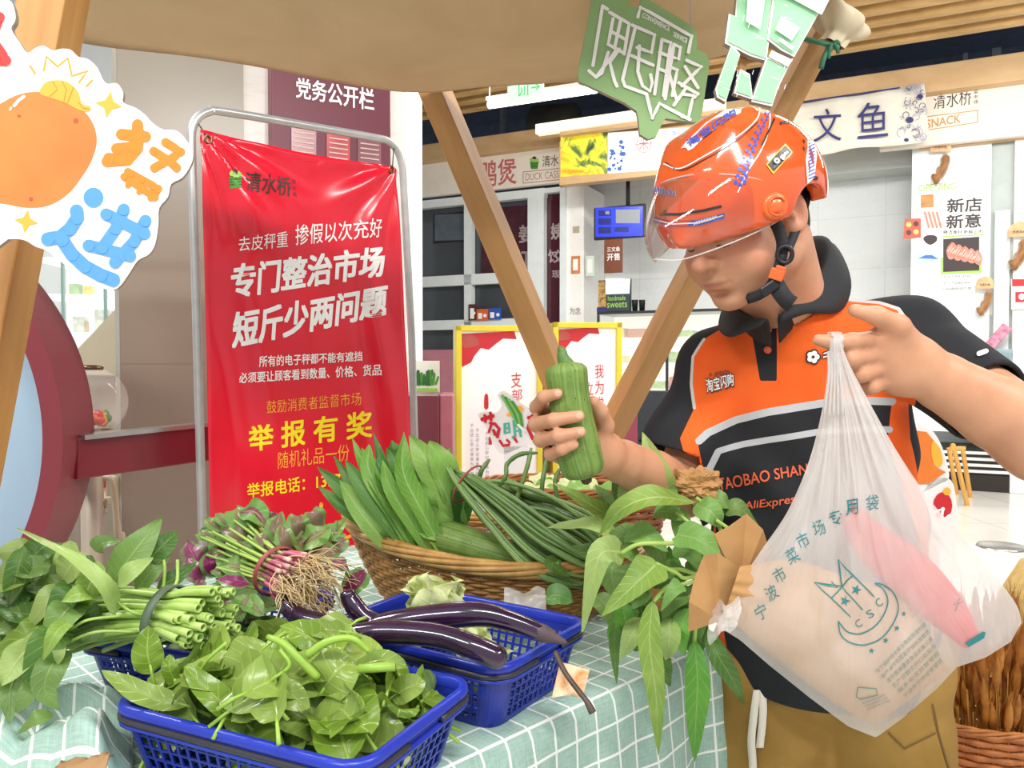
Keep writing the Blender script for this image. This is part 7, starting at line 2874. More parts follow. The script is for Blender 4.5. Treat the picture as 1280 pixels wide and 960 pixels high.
# ---------------------------------------------------------------- the rider: one continuous body, clothing and helmet as parts
NBASE = at(996, 396, 1.36)
SL, SR = at(1129, 431, 1.31), at(899, 466, 1.43)
EL, WL_ = at(1302, 553, 1.05), at(1146, 458, 1.045)
ER, WR = at(852, 612, 1.41), at(754, 566, 1.205)
FT = V((-0.36, -0.93, 0)).normalized()             # where the chest faces
LT = V((-FT.y, FT.x, 0))                           # his left
TR = Matrix((LT, -FT, V((0, 0, 1)))).transposed()  # torso axes: left, back, up
TRn = [list(r) for r in TR]
CH, BE, HI = V((0.508, 1.405, 1.245)), V((0.545, 1.425, 1.02)), V((0.575, 1.445, 0.84))
# head axes
HF = V((-0.76, -0.50, -0.42)).normalized()
HL = V((-HF.y, HF.x, 0)).normalized()
HU = HF.cross(HL).normalized()
HC = at(985, 268, 1.165) - HL * 0.078
HR = Matrix((HL, HF, HU)).transposed()
HRn = [list(r) for r in HR]


def hd(x, y, z):
    z = z * 0.9 if z < 0 else z
    return HC + HL * x + HF * y + HU * z


body = Field((0.02, 0.98, -0.01), (0.92, 1.66, 1.72), 0.0032)
B = body
# trunk and legs
B.ell(CH, (0.155, 0.100, 0.20), TRn, 0.0)
B.ell(BE, (0.155, 0.112, 0.17), TRn, 0.06)
B.ell(HI, (0.160, 0.115, 0.13), TRn, 0.06)
B.cone(CH + V((0, 0, 0.10)), SL, 0.075, 0.058, 0.04)
B.cone(CH + V((0, 0, 0.10)), SR, 0.075, 0.058, 0.04)
FEET = []
for s, sgn in ((HI + LT * 0.088, 1), (HI - LT * 0.088, -1)):
    kn = V((s.x + 0.015 * sgn, s.y + 0.005, 0.47))
    an = V((s.x + 0.02 * sgn, s.y + 0.02, 0.085))
    B.cone(s, kn, 0.088, 0.058, 0.03)
    B.chain([kn, V((an.x, an.y, 0.30)) + V((0, 0.012, 0)), an], [0.056, 0.052, 0.036], 0.02)
    toe = an + FT * 0.16 + V((0, 0, -0.058))
    B.cone(an + V((0, 0, -0.045)) - FT * 0.03, toe, 0.036, 0.026, 0.02)
    FEET.append((an, toe))
# neck and head
B.cone(NBASE + V((0.012, 0.045, -0.06)), hd(0, -0.032, -0.055), 0.074, 0.068, 0.03)
B.ell(hd(0, -0.014, 0.045), (0.079, 0.100, 0.092), HRn, 0.03)
B.ell(hd(0, 0.042, -0.028), (0.064, 0.064, 0.082), HRn, 0.02)
B.ell(hd(0, 0.034, -0.072), (0.061, 0.054, 0.044), HRn, 0.02)
B.ell(hd(0, 0.080, -0.103), (0.026, 0.022, 0.019), HRn, 0.02)
for s in (1, -1):
    B.ell(hd(s * 0.040, 0.060, -0.042), (0.034, 0.034, 0.036), HRn, 0.02)
    B.ell(hd(s * 0.050, 0.006, -0.064), (0.028, 0.034, 0.030), HRn, 0.02)
    B.ell(hd(s * 0.030, 0.086, 0.024), (0.030, 0.015, 0.011), HRn, 0.012)
B.ell(hd(0, 0.084, -0.064), (0.036, 0.022, 0.026), HRn, 0.015)
for s in (1, -1):
    B.ell(hd(s * 0.032, 0.108, 0.004), (0.018, 0.014, 0.011), HRn, 0.014, 'cut')
    B.ell(hd(s * 0.032, 0.083, 0.001), (0.0155, 0.0135, 0.0125), HRn, 0.004)
B.cone(hd(0, 0.094, 0.016), hd(0, 0.117, -0.022), 0.0085, 0.0115, 0.010)
B.ell(hd(0, 0.119, -0.028), (0.0135, 0.013, 0.0115), HRn, 0.006)
for s in (1, -1):
    B.ell(hd(s * 0.0145, 0.106, -0.031), (0.0085, 0.0115, 0.0085), HRn, 0.005)
    B.ell(hd(s * 0.007, 0.110, -0.041), (0.0045, 0.006, 0.004), HRn, 0.003, 'cut')
B.ell(hd(0, 0.104, -0.0615), (0.0225, 0.0085, 0.0058), HRn, 0.004)
B.ell(hd(0, 0.101, -0.0735), (0.0195, 0.0090, 0.0066), HRn, 0.004)
B.cone(hd(-0.026, 0.098, -0.0675), hd(0.026, 0.098, -0.0675), 0.0016, 0.0016, 0.003, 'cut')
B.cone(hd(-0.012, 0.112, -0.0675), hd(0.012, 0.112, -0.0675), 0.0022, 0.0022, 0.003, 'cut')
B.ell(hd(0, 0.098, -0.087), (0.020, 0.008, 0.005), HRn, 0.012, 'cut')
for s in (1, -1):
    ER_ = HR @ Matrix.Rotation(s * 0.35, 3, 'Z')
    En = [list(r) for r in ER_]
    B.ell(hd(s * 0.081, -0.012, 0.0), (0.010, 0.021, 0.033), En, 0.008)
    B.ell(hd(s * 0.078, -0.004, -0.024), (0.009, 0.012, 0.012), En, 0.008)
    B.ell(hd(s * 0.092, -0.008, 0.002), (0.009, 0.011, 0.020), En, 0.006, 'cut')
    B.ell(hd(s * 0.086, 0.000, -0.002), (0.005, 0.005, 0.008), En, 0.004)
# his left arm and the hand that carries the bag
B.cone(SL, EL, 0.058, 0.050, 0.03)
B.chain([EL, EL * 0.62 + WL_ * 0.38 + V((0, 0, 0.002)), EL * 0.2 + WL_ * 0.8, WL_], [0.050, 0.047, 0.037, 0.030], 0.02)
lh = {'i': [(1098, 424, 1.022), (1064, 427, 1.002), (1040, 428, 0.998), (1023, 425, 0.999)],
      'm': [(1100, 442, 1.028), (1064, 449, 1.004), (1050, 457, 1.018), (1064, 463, 1.036)],
      'r': [(1106, 458, 1.034), (1076, 468, 1.014), (1062, 473, 1.030), (1076, 476, 1.046)],
      'l': [(1114, 473, 1.042), (1090, 484, 1.026), (1078, 486, 1.040), (1090, 485, 1.054)]}
wl = WL_
for f_, rk in (('i', 0.0185), ('m', 0.0185), ('r', 0.0180), ('l', 0.0170)):
    B.cone(wl, at(*lh[f_][0]), 0.026, rk * 0.86, 0.018)
B.cone(at(1128, 470, 1.045), at(1108, 455, 1.045), 0.024, 0.020, 0.02)
for f_, r in (('i', (0.0120, 0.0105, 0.0092, 0.0076)), ('m', (0.0122, 0.0108, 0.0095, 0.0080)), ('r', (0.0118, 0.0102, 0.0090, 0.0076)), ('l', (0.0105, 0.0088, 0.0078, 0.0066))):
    B.chain([at(*q) for q in lh[f_]], r, 0.006)
B.chain([at(1142, 440, 1.035), at(1122, 408, 1.010), at(1096, 395, 1.000), at(1068, 388, 0.997)], (0.021, 0.0150, 0.0118, 0.0082), 0.016)
# his right arm and the hand round the gourd
B.cone(SR, ER, 0.056, 0.047, 0.03)
B.chain([ER, ER * 0.6 + WR * 0.4, ER * 0.22 + WR * 0.78, WR], [0.046, 0.043, 0.034, 0.028], 0.02)
rh_ = {'i': [(690, 513, 1.188), (671, 509, 1.148), (680, 496, 1.110), (697, 492, 1.098)],
       'm': [(688, 533, 1.186), (670, 530, 1.140), (692, 525, 1.098), (724, 520, 1.088)],
       'r': [(692, 552, 1.184), (676, 550, 1.136), (698, 545, 1.095), (726, 540, 1.086)],
       'l': [(700, 568, 1.180), (688, 568, 1.134), (702, 562, 1.099), (718, 556, 1.092)]}
for f_ in 'imrl':
    B.cone(WR, at(*rh_[f_][0]), 0.024, 0.0145, 0.016)
for f_, r in (('i', (0.0118, 0.0104, 0.0092, 0.0078)), ('m', (0.0120, 0.0108, 0.0096, 0.0082)), ('r', (0.0116, 0.0102, 0.0092, 0.0078)), ('l', (0.0104, 0.0090, 0.0080, 0.0068))):
    B.chain([at(*q) for q in rh_[f_]], r, 0.005)
B.chain([at(745, 556, 1.195), at(756, 532, 1.180), at(750, 514, 1.158), at(741, 502, 1.142)], (0.019, 0.0135, 0.0112, 0.0088), 0.014)
bv, bf = body.surface(1)

m, t, b = bsdf('skin', 0.48, 0, 0.4)
n = t.noise(t.coord(), 14, 4)
sk = t.ramp(n, [(0.3, 'c28b6a'), (0.7, 'd39e7c')])
sk = t.mix(t.attr('lips'), sk, lin('b5685f'))
sk = t.mix(t.attr('blush'), sk, lin('cf8a70'))
sk = t.mix(t.math('GREATER_THAN', t.attr('hairline'), 0.0), sk, lin('1d1715'))
sk = t.mix(t.math('GREATER_THAN', t.attr('nail'), 0.0), sk, lin('d8a78c'))
t.link(sk, b.inputs['Base Color'])
b.inputs['Subsurface Weight'].default_value = 0.12
b.inputs['Subsurface Radius'].default_value = (0.012, 0.005, 0.003)
t.link(t.bump(t.noise(t.coord(), 420, 2), 0.08, 0.0006), b.inputs['Normal'])
SKIN = m
hl = (bv - np.array(HC)) @ np.array(HR)             # head coordinates of every vertex


def g_ell(c, r):
    return np.sqrt((((hl - np.array(c)) / np.array(r)) ** 2).sum(1))


lips = np.clip(1.6 - 1.3 * np.minimum(g_ell((0, 0.106, -0.0615), (0.0225, 0.012, 0.0055)), g_ell((0, 0.104, -0.0735), (0.0195, 0.012, 0.0060))), 0, 0.75)
blush = np.clip(1.2 - np.minimum.reduce([g_ell((s * 0.05, 0.07, -0.03), (0.03, 0.04, 0.03)) for s in (1, -1)] + [g_ell((0, 0.12, -0.028), (0.02, 0.02, 0.015))] + [g_ell((s * 0.085, -0.01, 0), (0.02, 0.03, 0.04)) for s in (1, -1)]), 0, 0.45)


def line_mark(c0, c1, w):
    """positive inside a thin drawn line between two points of the face"""
    a, b_ = np.array(c0), np.array(c1)
    ab = b_ - a
    tt_ = np.clip(((hl - a) @ ab) / (ab @ ab), 0, 1)
    return w - np.sqrt((((hl - a - tt_[:, None] * ab)) ** 2).sum(1))


hair = np.full(len(bv), -1.0)
for s in (1, -1):
    hair = np.maximum(hair, line_mark((s * 0.018, 0.100, 0.027), (s * 0.046, 0.084, 0.032), 0.0052))      # eyebrows
    hair = np.maximum(hair, line_mark((s * 0.020, 0.096, -0.0055), (s * 0.033, 0.0965, -0.0085), 0.0020))  # lowered lashes
    hair = np.maximum(hair, line_mark((s * 0.033, 0.0965, -0.0085), (s * 0.047, 0.087, -0.0050), 0.0020))
nails = np.full(len(bv), -1.0)
for tip, prev in ((at(1068, 388, 0.997), at(1096, 395, 1.0)), (at(1023, 425, 0.999), at(1040, 428, 0.998)), (at(724, 520, 1.088), at(692, 525, 1.098)), (at(726, 540, 1.086), at(698, 545, 1.095)), (at(697, 492, 1.098), at(680, 496, 1.11))):
    d_ = (tip - prev).normalized()
    up_ = V((0, 0, 1)) if tip.x > 0.3 else (CAM - tip).normalized()
    c_ = tip + up_ * 0.0075 + d_ * 0.001
    nails = np.maximum(nails, 0.0052 - np.sqrt(((bv - np.array(c_)) ** 2).sum(1)))
pn = thing('person', V((HI.x, HI.y, 0)), 'rider in orange helmet and black and orange polo holding a gourd and plastic bag', 'person')
bo = solid('body', bv, bf, SKIN, pn, {'lips': lips, 'blush': blush, 'hairline': hair, 'nail': nails})

# short dark hair under the helmet
hf_ = Field(HC - V((0.16, 0.16, 0.16)), HC + V((0.16, 0.16, 0.2)), 0.003)
hf_.ell(hd(0, -0.016, 0.046), (0.084, 0.104, 0.096), HRn, 0.0)
hf_.ell(hd(0, -0.055, -0.025), (0.062, 0.050, 0.055), HRn, 0.02)
hf_.half(hd(0, 0.035, 0.055), HF, 0.0)
hf_.half(hd(0, -0.02, -0.045), -HU + HF * 0.5, 0.0)
for s in (1, -1):
    hf_.ell(hd(s * 0.088, -0.004, -0.012), (0.03, 0.034, 0.046), HRn, 0.004, 'cut')
x_, f_ = hf_.surface(1)
solid('hair', x_, f_, M('black_hair', '1b1716', 0.6, var=0.2, vscale=200, bump=0.5, bscale=300), pn)

# ------------------------------------------------ polo shirt
sh = Field((0.10, 0.98, 0.70), (0.95, 1.70, 1.56), 0.0034)
sh.ell(CH + V((0, 0, -0.005)), (0.182, 0.122, 0.215), TRn, 0.0)
sh.ell(BE, (0.182, 0.134, 0.20), TRn, 0.08)
sh.ell(HI + V((0, 0, -0.01)), (0.188, 0.140, 0.17), TRn, 0.08)
sh.cone(BE, HI + V((0, 0, -0.10)), 0.13, 0.13, 0.08)
sh.cone(NBASE + V((0, 0.02, -0.065)), SL + V((0, 0, 0.004)), 0.080, 0.074, 0.04)
sh.cone(NBASE + V((0, 0.02, -0.065)), SR + V((0, 0, 0.004)), 0.080, 0.074, 0.04)
hemL, hemR = SL * 0.36 + EL * 0.64, SR * 0.26 + ER * 0.74
sh.cone(SL, SL + (EL - SL) * 0.85, 0.073, 0.062, 0.03)
sh.cone(SR, SR + (ER - SR) * 0.95 + V((-0.022, 0, -0.004)), 0.068, 0.088, 0.03)
NK0, NK1 = NBASE + V((0.012, 0.045, -0.06)), hd(0, -0.032, -0.055)
sh.cone(NK0, NK0 * 0.58 + NK1 * 0.42, 0.0815, 0.0790, 0.03)
LTn, FTn = np.array(LT), np.array(FT)
c0 = np.array(CH)


def folds(d, X, Y, Z):
    a = (X - c0[0]) * LTn[0] + (Y - c0[1]) * LTn[1]
    z = Z - c0[2]
    w = 0.0042 * np.sin(55 * z + 26 * a + 2.2 * np.sin(9 * a)) * np.exp(-((z + 0.16) / 0.16) ** 2)
    w = w + 0.0050 * np.sin(40 * a - 22 * z + 1.0) * np.exp(-((z + 0.34) / 0.14) ** 2)
    w = w + 0.0040 * np.sin(70 * (a + 0.6 * z) + 0.7) * np.exp(-((a - 0.19) / 0.10) ** 2) * np.exp(-((z - 0.03) / 0.16) ** 2)
    w = w + 0.0042 * np.sin(64 * (a - 0.8 * z)) * np.exp(-((a + 0.18) / 0.09) ** 2) * np.exp(-((z + 0.03) / 0.16) ** 2)
    w = w + 0.0016 * np.sin(31 * a + 17 * z + 5 * Y)
    d = d + w
    return np.maximum(d, -(d + 0.0075))


sh.fn(folds)
sh.half((0, 0, 0.762), (0, 0, -1))
# sleeve ends
for hem, S_, E_, sg in ((hemL, SL, EL, 1), (hemR, SR, ER, -1)):
    ax = (E_ - S_).normalized()
    sl_, X_, Y_, Z_ = sh._win(sh.lo, sh.lo + sh.h * sh.n, 0)
    al = (X_ - S_.x) * ax.x + (Y_ - S_.y) * ax.y + (Z_ - S_.z) * ax.z
    rad_ = np.sqrt(np.maximum(0, (X_ - S_.x) ** 2 + (Y_ - S_.y) ** 2 + (Z_ - S_.z) ** 2 - al * al))
    lat = ((X_ - c0[0]) * LTn[0] + (Y_ - c0[1]) * LTn[1]) * sg
    cutd = al - (hem - S_).length
    region = (rad_ < 0.125) & (al > 0.02) & ((lat > 0.17) | (al > (hem - S_).length + 0.0) & (lat > 0.155))
    dd_ = np.where(region, np.maximum(sh.d, cutd), sh.d)
    sh.d = dd_.astype(np.float32)
# neck opening
nkR = [list(r) for r in Matrix((LT, -FT, V((0, 0, 1)))).transposed()]
nkd = (NK1 - NK0).normalized()
sh.cone(NK0 * 0.62 + NK1 * 0.38 + nkd * 0.088, NK1 + nkd * 0.1, 0.088, 0.088, 0.0, 'cut')
sv, sf = sh.surface(1)
SHBV = BVHTree.FromPolygons([V(p) for p in sv], [tuple(q) for q in sf.tolist()])
shit = bvh_hit(SHBV, 1.28)


def az_(px, py):
    """chest coordinates (towards his left, up) of a spot seen on the shirt"""
    p, _ = shit(px, py)
    return ((p - CH).dot(LT), p.z)


def poly_sd(P, pts):
    """signed distance to a polygon, positive inside"""
    P = np.asarray(P)
    pts = np.asarray(pts)
    d = np.full(len(P), 1e9)
    ins = np.zeros(len(P), dtype=bool)
    n_ = len(pts)
    for i in range(n_):
        a, b_ = pts[i], pts[(i + 1) % n_]
        e = b_ - a
        w = P - a
        t_ = np.clip((w @ e) / (e @ e + 1e-12), 0, 1)
        d = np.minimum(d, np.sqrt(((w - t_[:, None] * e) ** 2).sum(1)))
        c = (a[1] > P[:, 1]) != (b_[1] > P[:, 1])
        ins ^= c & (P[:, 0] < (b_[0] - a[0]) * (P[:, 1] - a[1]) / (b_[1] - a[1] + 1e-12) + a[0])
    return np.where(ins, d, -d)


def path_sd(P, pts, w):
    P = np.asarray(P)
    pts = np.asarray(pts)
    d = np.full(len(P), 1e9)
    for a, b_ in zip(pts[:-1], pts[1:]):
        e = b_ - a
        q = P - a
        t_ = np.clip((q @ e) / (e @ e + 1e-12), 0, 1)
        d = np.minimum(d, np.sqrt(((q - t_[:, None] * e) ** 2).sum(1)))
    return w - d


A2 = np.stack([(sv - np.array(CH)) @ LTn, sv[:, 2]], 1)
fr = (sv - np.array(CH)) @ FTn                       # how far to the front
front_ok = np.where(fr > -0.02, 1.0, -1.0)
up = [az_(*q) for q in ((912, 404), (880, 424), (866, 446), (864, 480), (868, 510))]
orange = poly_sd(A2, up + [az_(850, 548), az_(836, 575), az_(846, 598), az_(868, 604), az_(884, 640), az_(890, 700), (az_(890, 700)[0] - 0.01, 0.70),
                          (az_(1190, 700)[0] + 0.03, 0.70), (az_(1160, 640)[0], az_(1160, 640)[1]), (az_(1150, 548)[0], az_(1150, 548)[1]), az_(1146, 470), az_(1140, 410), az_(1123, 386), az_(1096, 363), az_(1064, 358), az_(1010, 380), az_(950, 400)])
blackp = poly_sd(A2, [az_(872, 548), az_(884, 538), az_(920, 522), az_(960, 511), az_(1029, 500), az_(1083, 497), az_(1116, 498), az_(1110, 545), az_(1128, 610), az_(1150, 680), (az_(1165, 740)[0], az_(1165, 740)[1]), (az_(1185, 800)[0], 0.70), (az_(888, 760)[0] - 0.03, 0.70), az_(892, 690), az_(890, 640), az_(880, 590)])
plac = poly_sd(A2, [az_(944, 398), az_(978, 398), az_(971, 476), az_(950, 476)])
pip = np.maximum(path_sd(A2, up[1:], 0.0026), path_sd(A2, [az_(1140, 410), az_(1123, 386), az_(1096, 363), az_(1064, 358)], 0.0028))
silver = np.maximum(path_sd(A2, [az_(874, 551), az_(885, 541), az_(920, 525), az_(960, 515), az_(1029, 504), az_(1083, 501), az_(1115, 502)], 0.0062),
                    path_sd(A2, [az_(886, 588), az_(898, 564), az_(930, 555), az_(960, 550), az_(1022, 540), az_(1080, 536), az_(1112, 537)], 0.0052))
for a_ in (orange, blackp, plac, pip, silver):
    np.minimum(a_, np.where(fr > -0.03, 1.0, -1.0), out=a_)
# the sides and back of the shirt: black with the orange panels running round under the arms
m, t, b = bsdf('polo_fabric', 0.8, 0, 0.25)
g = lambda nm: t.math('GREATER_THAN', t.attr(nm), 0.0)
wv = t.noise(t.coord(), 500, 2)
n = t.noise(t.coord(), 5, 3)
org = t.ramp(n, [(0.3, 'e2521a'), (0.7, 'f06a28')])
blk = t.ramp(n, [(0.3, '1f2023'), (0.7, '2a2b2f')])
col = t.mix(g('orange'), blk, org)
col = t.mix(g('blackp'), col, blk)
col = t.mix(g('piping'), col, lin('c9c4bf'))
col = t.mix(g('silver'), col, lin('b9bcbf'))
col = t.mix(g('placket'), col, blk)
t.link(col, b.inputs['Base Color'])
t.link(t.bump(wv, 0.12, 0.0008), b.inputs['Normal'])
POLO = m
so_ = solid('polo_shirt', sv, sf, POLO, pn, {'orange': orange, 'blackp': blackp, 'placket': plac, 'piping': pip, 'silver': silver})
k = MB()
write(k, shit, '淘宝闪购', ((884, 492), (918, 483), (917, 465), (882, 473)), 0.05, 0.0022, 1)
write(k, shit, '淘宝闪购', ((884, 491), (918, 482), (917, 466), (882, 474)), 0.012, 0.0032, 0)
write(k, shit, 'Alibaba', ((893, 470), (912, 465), (911, 461), (893, 465)), 0.0, 0.002, 1)
stroke(k, shit, [(887, 470), (888, 466), (890, 469)], 1.0, 0.002, 1)
CORAL = M('print_coral', 'ea6a45', 0.6)
k.build('chest_logo', [WHITE_INK, DARK_INK], so_, smooth=False)
k = MB()
write(k, shit, 'TAOBAO SHAN', ((897, 613), (1010, 592), (1009, 579), (894, 598)), 0.02, 0.002, 2)
k.build('shirt_lettering', [CORAL, CORAL, CORAL], so_, smooth=False)
k = MB()
write(k, shit, 'AliExpres', ((930, 640), (994, 632), (994, 618), (932, 627)), 0.012, 0.002, 2)
k.build('shirt_lettering', [CORAL, CORAL, CORAL], so_, smooth=False)
k = MB()
for i in range(5):
    a = 2 * PI * i / 5
    disc(k, shit, (1016 + 5 * math.cos(a), 446 + 5 * math.sin(a)), 5.2, 0.002, 1, 10)
for i in range(5):
    a = 2 * PI * i / 5
    disc(k, shit, (1016 + 4.6 * math.cos(a), 446 + 4.6 * math.sin(a)), 3.6, 0.003, 0, 10)
disc(k, shit, (1016, 446), 2, 0.004, 1, 8)
write(k, shit, '千', ((1028, 455), (1043, 452), (1042, 436), (1027, 439)), 0.06, 0.0022, 1)
write(k, shit, '千', ((1029, 454), (1042, 451), (1041, 437), (1028, 440)), 0.02, 0.0034, 0)
k.build('flower_logo', [WHITE_INK, DARK_INK], so_, smooth=False)
k = MB()
stroke(k, shit, [(1224, 444), (1232, 441)], 6, 0.003, 0)
k.build('sleeve_mark', [WHITE_INK], so_, smooth=False)
for py in (412, 437):
    p, n_ = shit(960, py)
    k = MB()
    q = n_.to_track_quat('Z', 'Y').to_matrix()
    k.lathe([(0, 0.004), (0.0045, 0.004), (0.0062, 0.003), (0.0062, 0.0), (0, 0)], p, 18, q)
    k.build('button', M('button_orange', 'e0603a', 0.4), so_)
# collar
ci = [(962, 404, 1.262), (940, 396, 1.285), (924, 382, 1.33), (930, 356, 1.39), (965, 322, 1.44), (1006, 304, 1.42), (1030, 306, 1.38), (1032, 326, 1.335), (1014, 354, 1.288), (990, 381, 1.262), (972, 400, 1.258)]
co_ = [(952, 408, 1.258), (910, 420, 1.272), (898, 402, 1.36), (918, 358, 1.44), (962, 322, 1.48), (1016, 304, 1.47), (1044, 306, 1.43), (1064, 350, 1.36), (1052, 388, 1.285), (1010, 392, 1.252), (976, 404, 1.250)]
I_, O_2 = spline([at(*q) for q in ci], 5), spline([at(*q) for q in co_], 5)
P_ = []
P_.append([p + (V((NBASE.x, NBASE.y + .03, p.z)) - p).normalized() * 0.016 + V((0, 0, -0.035)) for p in I_])
for f in (0.0, 0.12, 0.4, 0.7, 1.0):
    P_.append([a * (1 - f) + b_ * f + V((0, 0, 0.010 * math.sin(PI * min(1, f * 1.3)))) + FT * (0.006 * math.sin(PI * f)) for a, b_ in zip(I_, O_2)])
k = MB()
k.sheet(P_)
o = k.build('collar', M('collar_black', '26272a', 0.8, var=0.1, vscale=300), so_)
o.modifiers.new('thick', 'SOLIDIFY').thickness = 0.003

# ------------------------------------------------ shorts, shoes
pf = Field((0.25, 1.15, 0.36), (0.92, 1.75, 1.0), 0.004)
pf.ell(HI, (0.176, 0.130, 0.16), TRn, 0.0)
for s, sgn in ((HI + LT * 0.090, 1), (HI - LT * 0.090, -1)):
    pf.cone(s + V((0, 0, -0.02)), V((s.x + 0.025 * sgn, s.y, 0.42)), 0.112, 0.118, 0.03)


def pfold(d, X, Y, Z):
    a = (X - HI.x) * LTn[0] + (Y - HI.y) * LTn[1]
    z = Z - HI.z
    w = 0.004 * np.sin(30 * a + 16 * z + 3 * np.sin(8 * z)) + 0.003 * np.sin(50 * z - 34 * a) * np.exp(-((z + 0.1) / 0.12) ** 2)
    d = d + w
    return np.maximum(d, -(d + 0.009))


pf.fn(pfold)
pf.half((0, 0, 0.45), (0, 0, -1))
pf.half((0, 0, 0.93), (0, 0, 1))
x_, f_ = pf.surface(1)
m, t, b = bsdf('khaki_cotton', 0.85, 0, 0.2)
n = t.noise(t.coord(), 7, 4)
t.link(t.ramp(n, [(0.3, '8a6a32'), (0.7, 'a88446')]), b.inputs['Base Color'])
t.link(t.bump(t.noise(t.coord(), 400, 2), 0.15, 0.0008), b.inputs['Normal'])
pso = solid('shorts', x_, f_, m, pn)
PBV = BVHTree.FromPolygons([V(p) for p in x_], [tuple(q) for q in f_.tolist()])
phit = bvh_hit(PBV, 1.36)
k = MB()
for pts in ([(948, 862), (944, 890), (941, 920), (943, 950), (944, 985)], [(955, 862), (954, 890), (952, 915), (951, 932)]):
    P_ = [[], []]
    for q in spline([V(x + (0,)) for x in pts], 5):
        for j, dx in ((0, -4.5), (1, 4.5)):
            p, n_ = phit(q.x + dx, q.y)
            P_[j].append(p + n_ * 0.006)
    k.sheet(P_)
o = k.build('drawstring', M('cotton_tape', 'e8e0d0', 0.8, var=0.05), pso)
o.modifiers.new('thick', 'SOLIDIFY').thickness = 0.003
k = MB()
stroke(k, phit, [(1165, 880), (1172, 915), (1182, 950), (1196, 990)], 2.0, 0.002, 0)
stroke(k, phit, [(1110, 915), (1130, 935), (1168, 916)], 2.0, 0.002, 0)
stroke(k, phit, [(900, 905), (897, 940), (896, 980)], 2.0, 0.002, 0)
k.build('seams', M('seam_brown', '6d5226', 0.8), pso)
for an, toe in FEET:
    q = Field(np.minimum(np.array(an), np.array(toe)) - 0.12, np.maximum(np.array(an), np.array(toe)) + 0.12, 0.004)
    q.cone(an + V((0, 0, -0.035)) - FT * 0.03, toe + V((0, 0, 0.004)), 0.046, 0.038, 0.0)
    q.cone(an + V((0, 0, -0.03)), an + V((0, 0, 0.03)), 0.046, 0.044, 0.02)
    q.half((0, 0, 0.004), (0, 0, -1))
    q.half((0, 0, an.z + 0.03), (0, 0, 1))
    x_, f_ = q.surface(1)
    solid('shoe', x_, f_, M('shoe_black', '232327', 0.6, var=0.1), pn)

# ------------------------------------------------ helmet
GF = (HF + HU * 0.12).normalized()
GU = GF.cross(HL).normalized()
GR = Matrix((HL, GF, GU)).transposed()
GRn = [list(r) for r in GR]
GC = hd(0, -0.004, 0.052)


def gd(x, y, z):
    return GC + HL * x + GF * y + GU * z


hm = Field(GC - V((0.2, 0.2, 0.2)), GC + V((0.2, 0.2, 0.2)), 0.0022)
hm.ell(gd(0, 0.000, 0.0), (0.110, 0.128, 0.118), GRn, 0.0)
hm.ell(gd(0, 0.022, -0.025), (0.105, 0.114, 0.085), GRn, 0.04)
hm.cone(gd(0, 0.13, -0.034), gd(0, 0.144, -0.048), 0.012, 0.006, 0.03)
hm.ell(gd(0, -0.048, -0.015), (0.096, 0.078, 0.088), GRn, 0.04)
for s in (1, -1):                                    # raised ridges either side of the crown
    hm.chain([gd(s * 0.040, 0.100, 0.034), gd(s * 0.052, 0.06, 0.078), gd(s * 0.046, 0.0, 0.100), gd(s * 0.03, -0.05, 0.094)], [0.009, 0.010, 0.010, 0.006], 0.03)
hm.ell(gd(0, -0.004, -0.02), (0.092, 0.116, 0.112), GRn, 0.0, 'cut')
hm.half(gd(0, 0, -0.050), -GU - GF * 0.08, 0.0)
for s in (1, -1):
    hm.ell(gd(s * 0.10, -0.016, -0.066), (0.05, 0.046, 0.050), GRn, 0.006, 'cut')
x_, f_ = hm.surface(1)
m, t, b = bsdf('helmet_shell', 0.12, 0, 0.6)
n = t.noise(t.coord(), 6)
t.link(t.ramp(n, [(0.3, 'e0521a'), (0.7, 'ec5f22')]), b.inputs['Base Color'])
b.inputs['Coat Weight'].default_value = 1.0
b.inputs['Coat Roughness'].default_value = 0.04
hel = solid('helmet', x_, f_, m, pn)
HBV = BVHTree.FromPolygons([V(p) for p in x_], [tuple(q) for q in f_.tolist()])
hh_ = bvh_hit(HBV, 1.15)
k = MB()
W_, BL_, DK, YL, OR2 = 0, 1, 2, 3, 4
HO = 0.0012
# piping lines of the crown panel
for p in ([(830, 205), (850, 211), (880, 196), (920, 172), (944, 152), (949, 138), (943, 129)], [(922, 241), (934, 215), (950, 190), (960, 165), (962, 145), (958, 134)]):
    stroke(k, hh_, [(q.x, q.y) for q in spline([V(x + (0,)) for x in p], 5)], 1.6, HO, W_, False)
stroke(k, hh_, [(q.x, q.y) for q in spline([V(x + (0,)) for x in ((832, 203), (852, 213), (882, 199), (922, 175), (947, 153))], 5)], 1.2, HO, DK, False)
# white flag with blue characters on the crown
mark(k, hh_, [(x + 5, y + 8) for x, y in ((847, 178), (853, 170), (878, 146), (902, 130), (922, 129), (921, 134), (900, 146), (876, 164), (862, 178), (856, 181), (853, 177))], HO, W_, 4)
write(k, hh_, '淘宝闪购', ((864, 185), (921, 144), (917, 137), (857, 177)), 0.04, HO + 0.001, BL_)
# blue honeycomb strip
for i in range(12):
    f = i / 11
    cx, cy = 925 + 34 * f - 3 * math.sin(f * PI), 228 - 86 * f
    w = 2.9 - 1.3 * f
    for j, dx in enumerate((-5.5, 0, 5.5)):
        yy = cy + (3.4 if j % 2 else 0)
        disc(k, hh_, (cx + dx * (1 - 0.55 * f), yy), w, HO, BL_, 6)
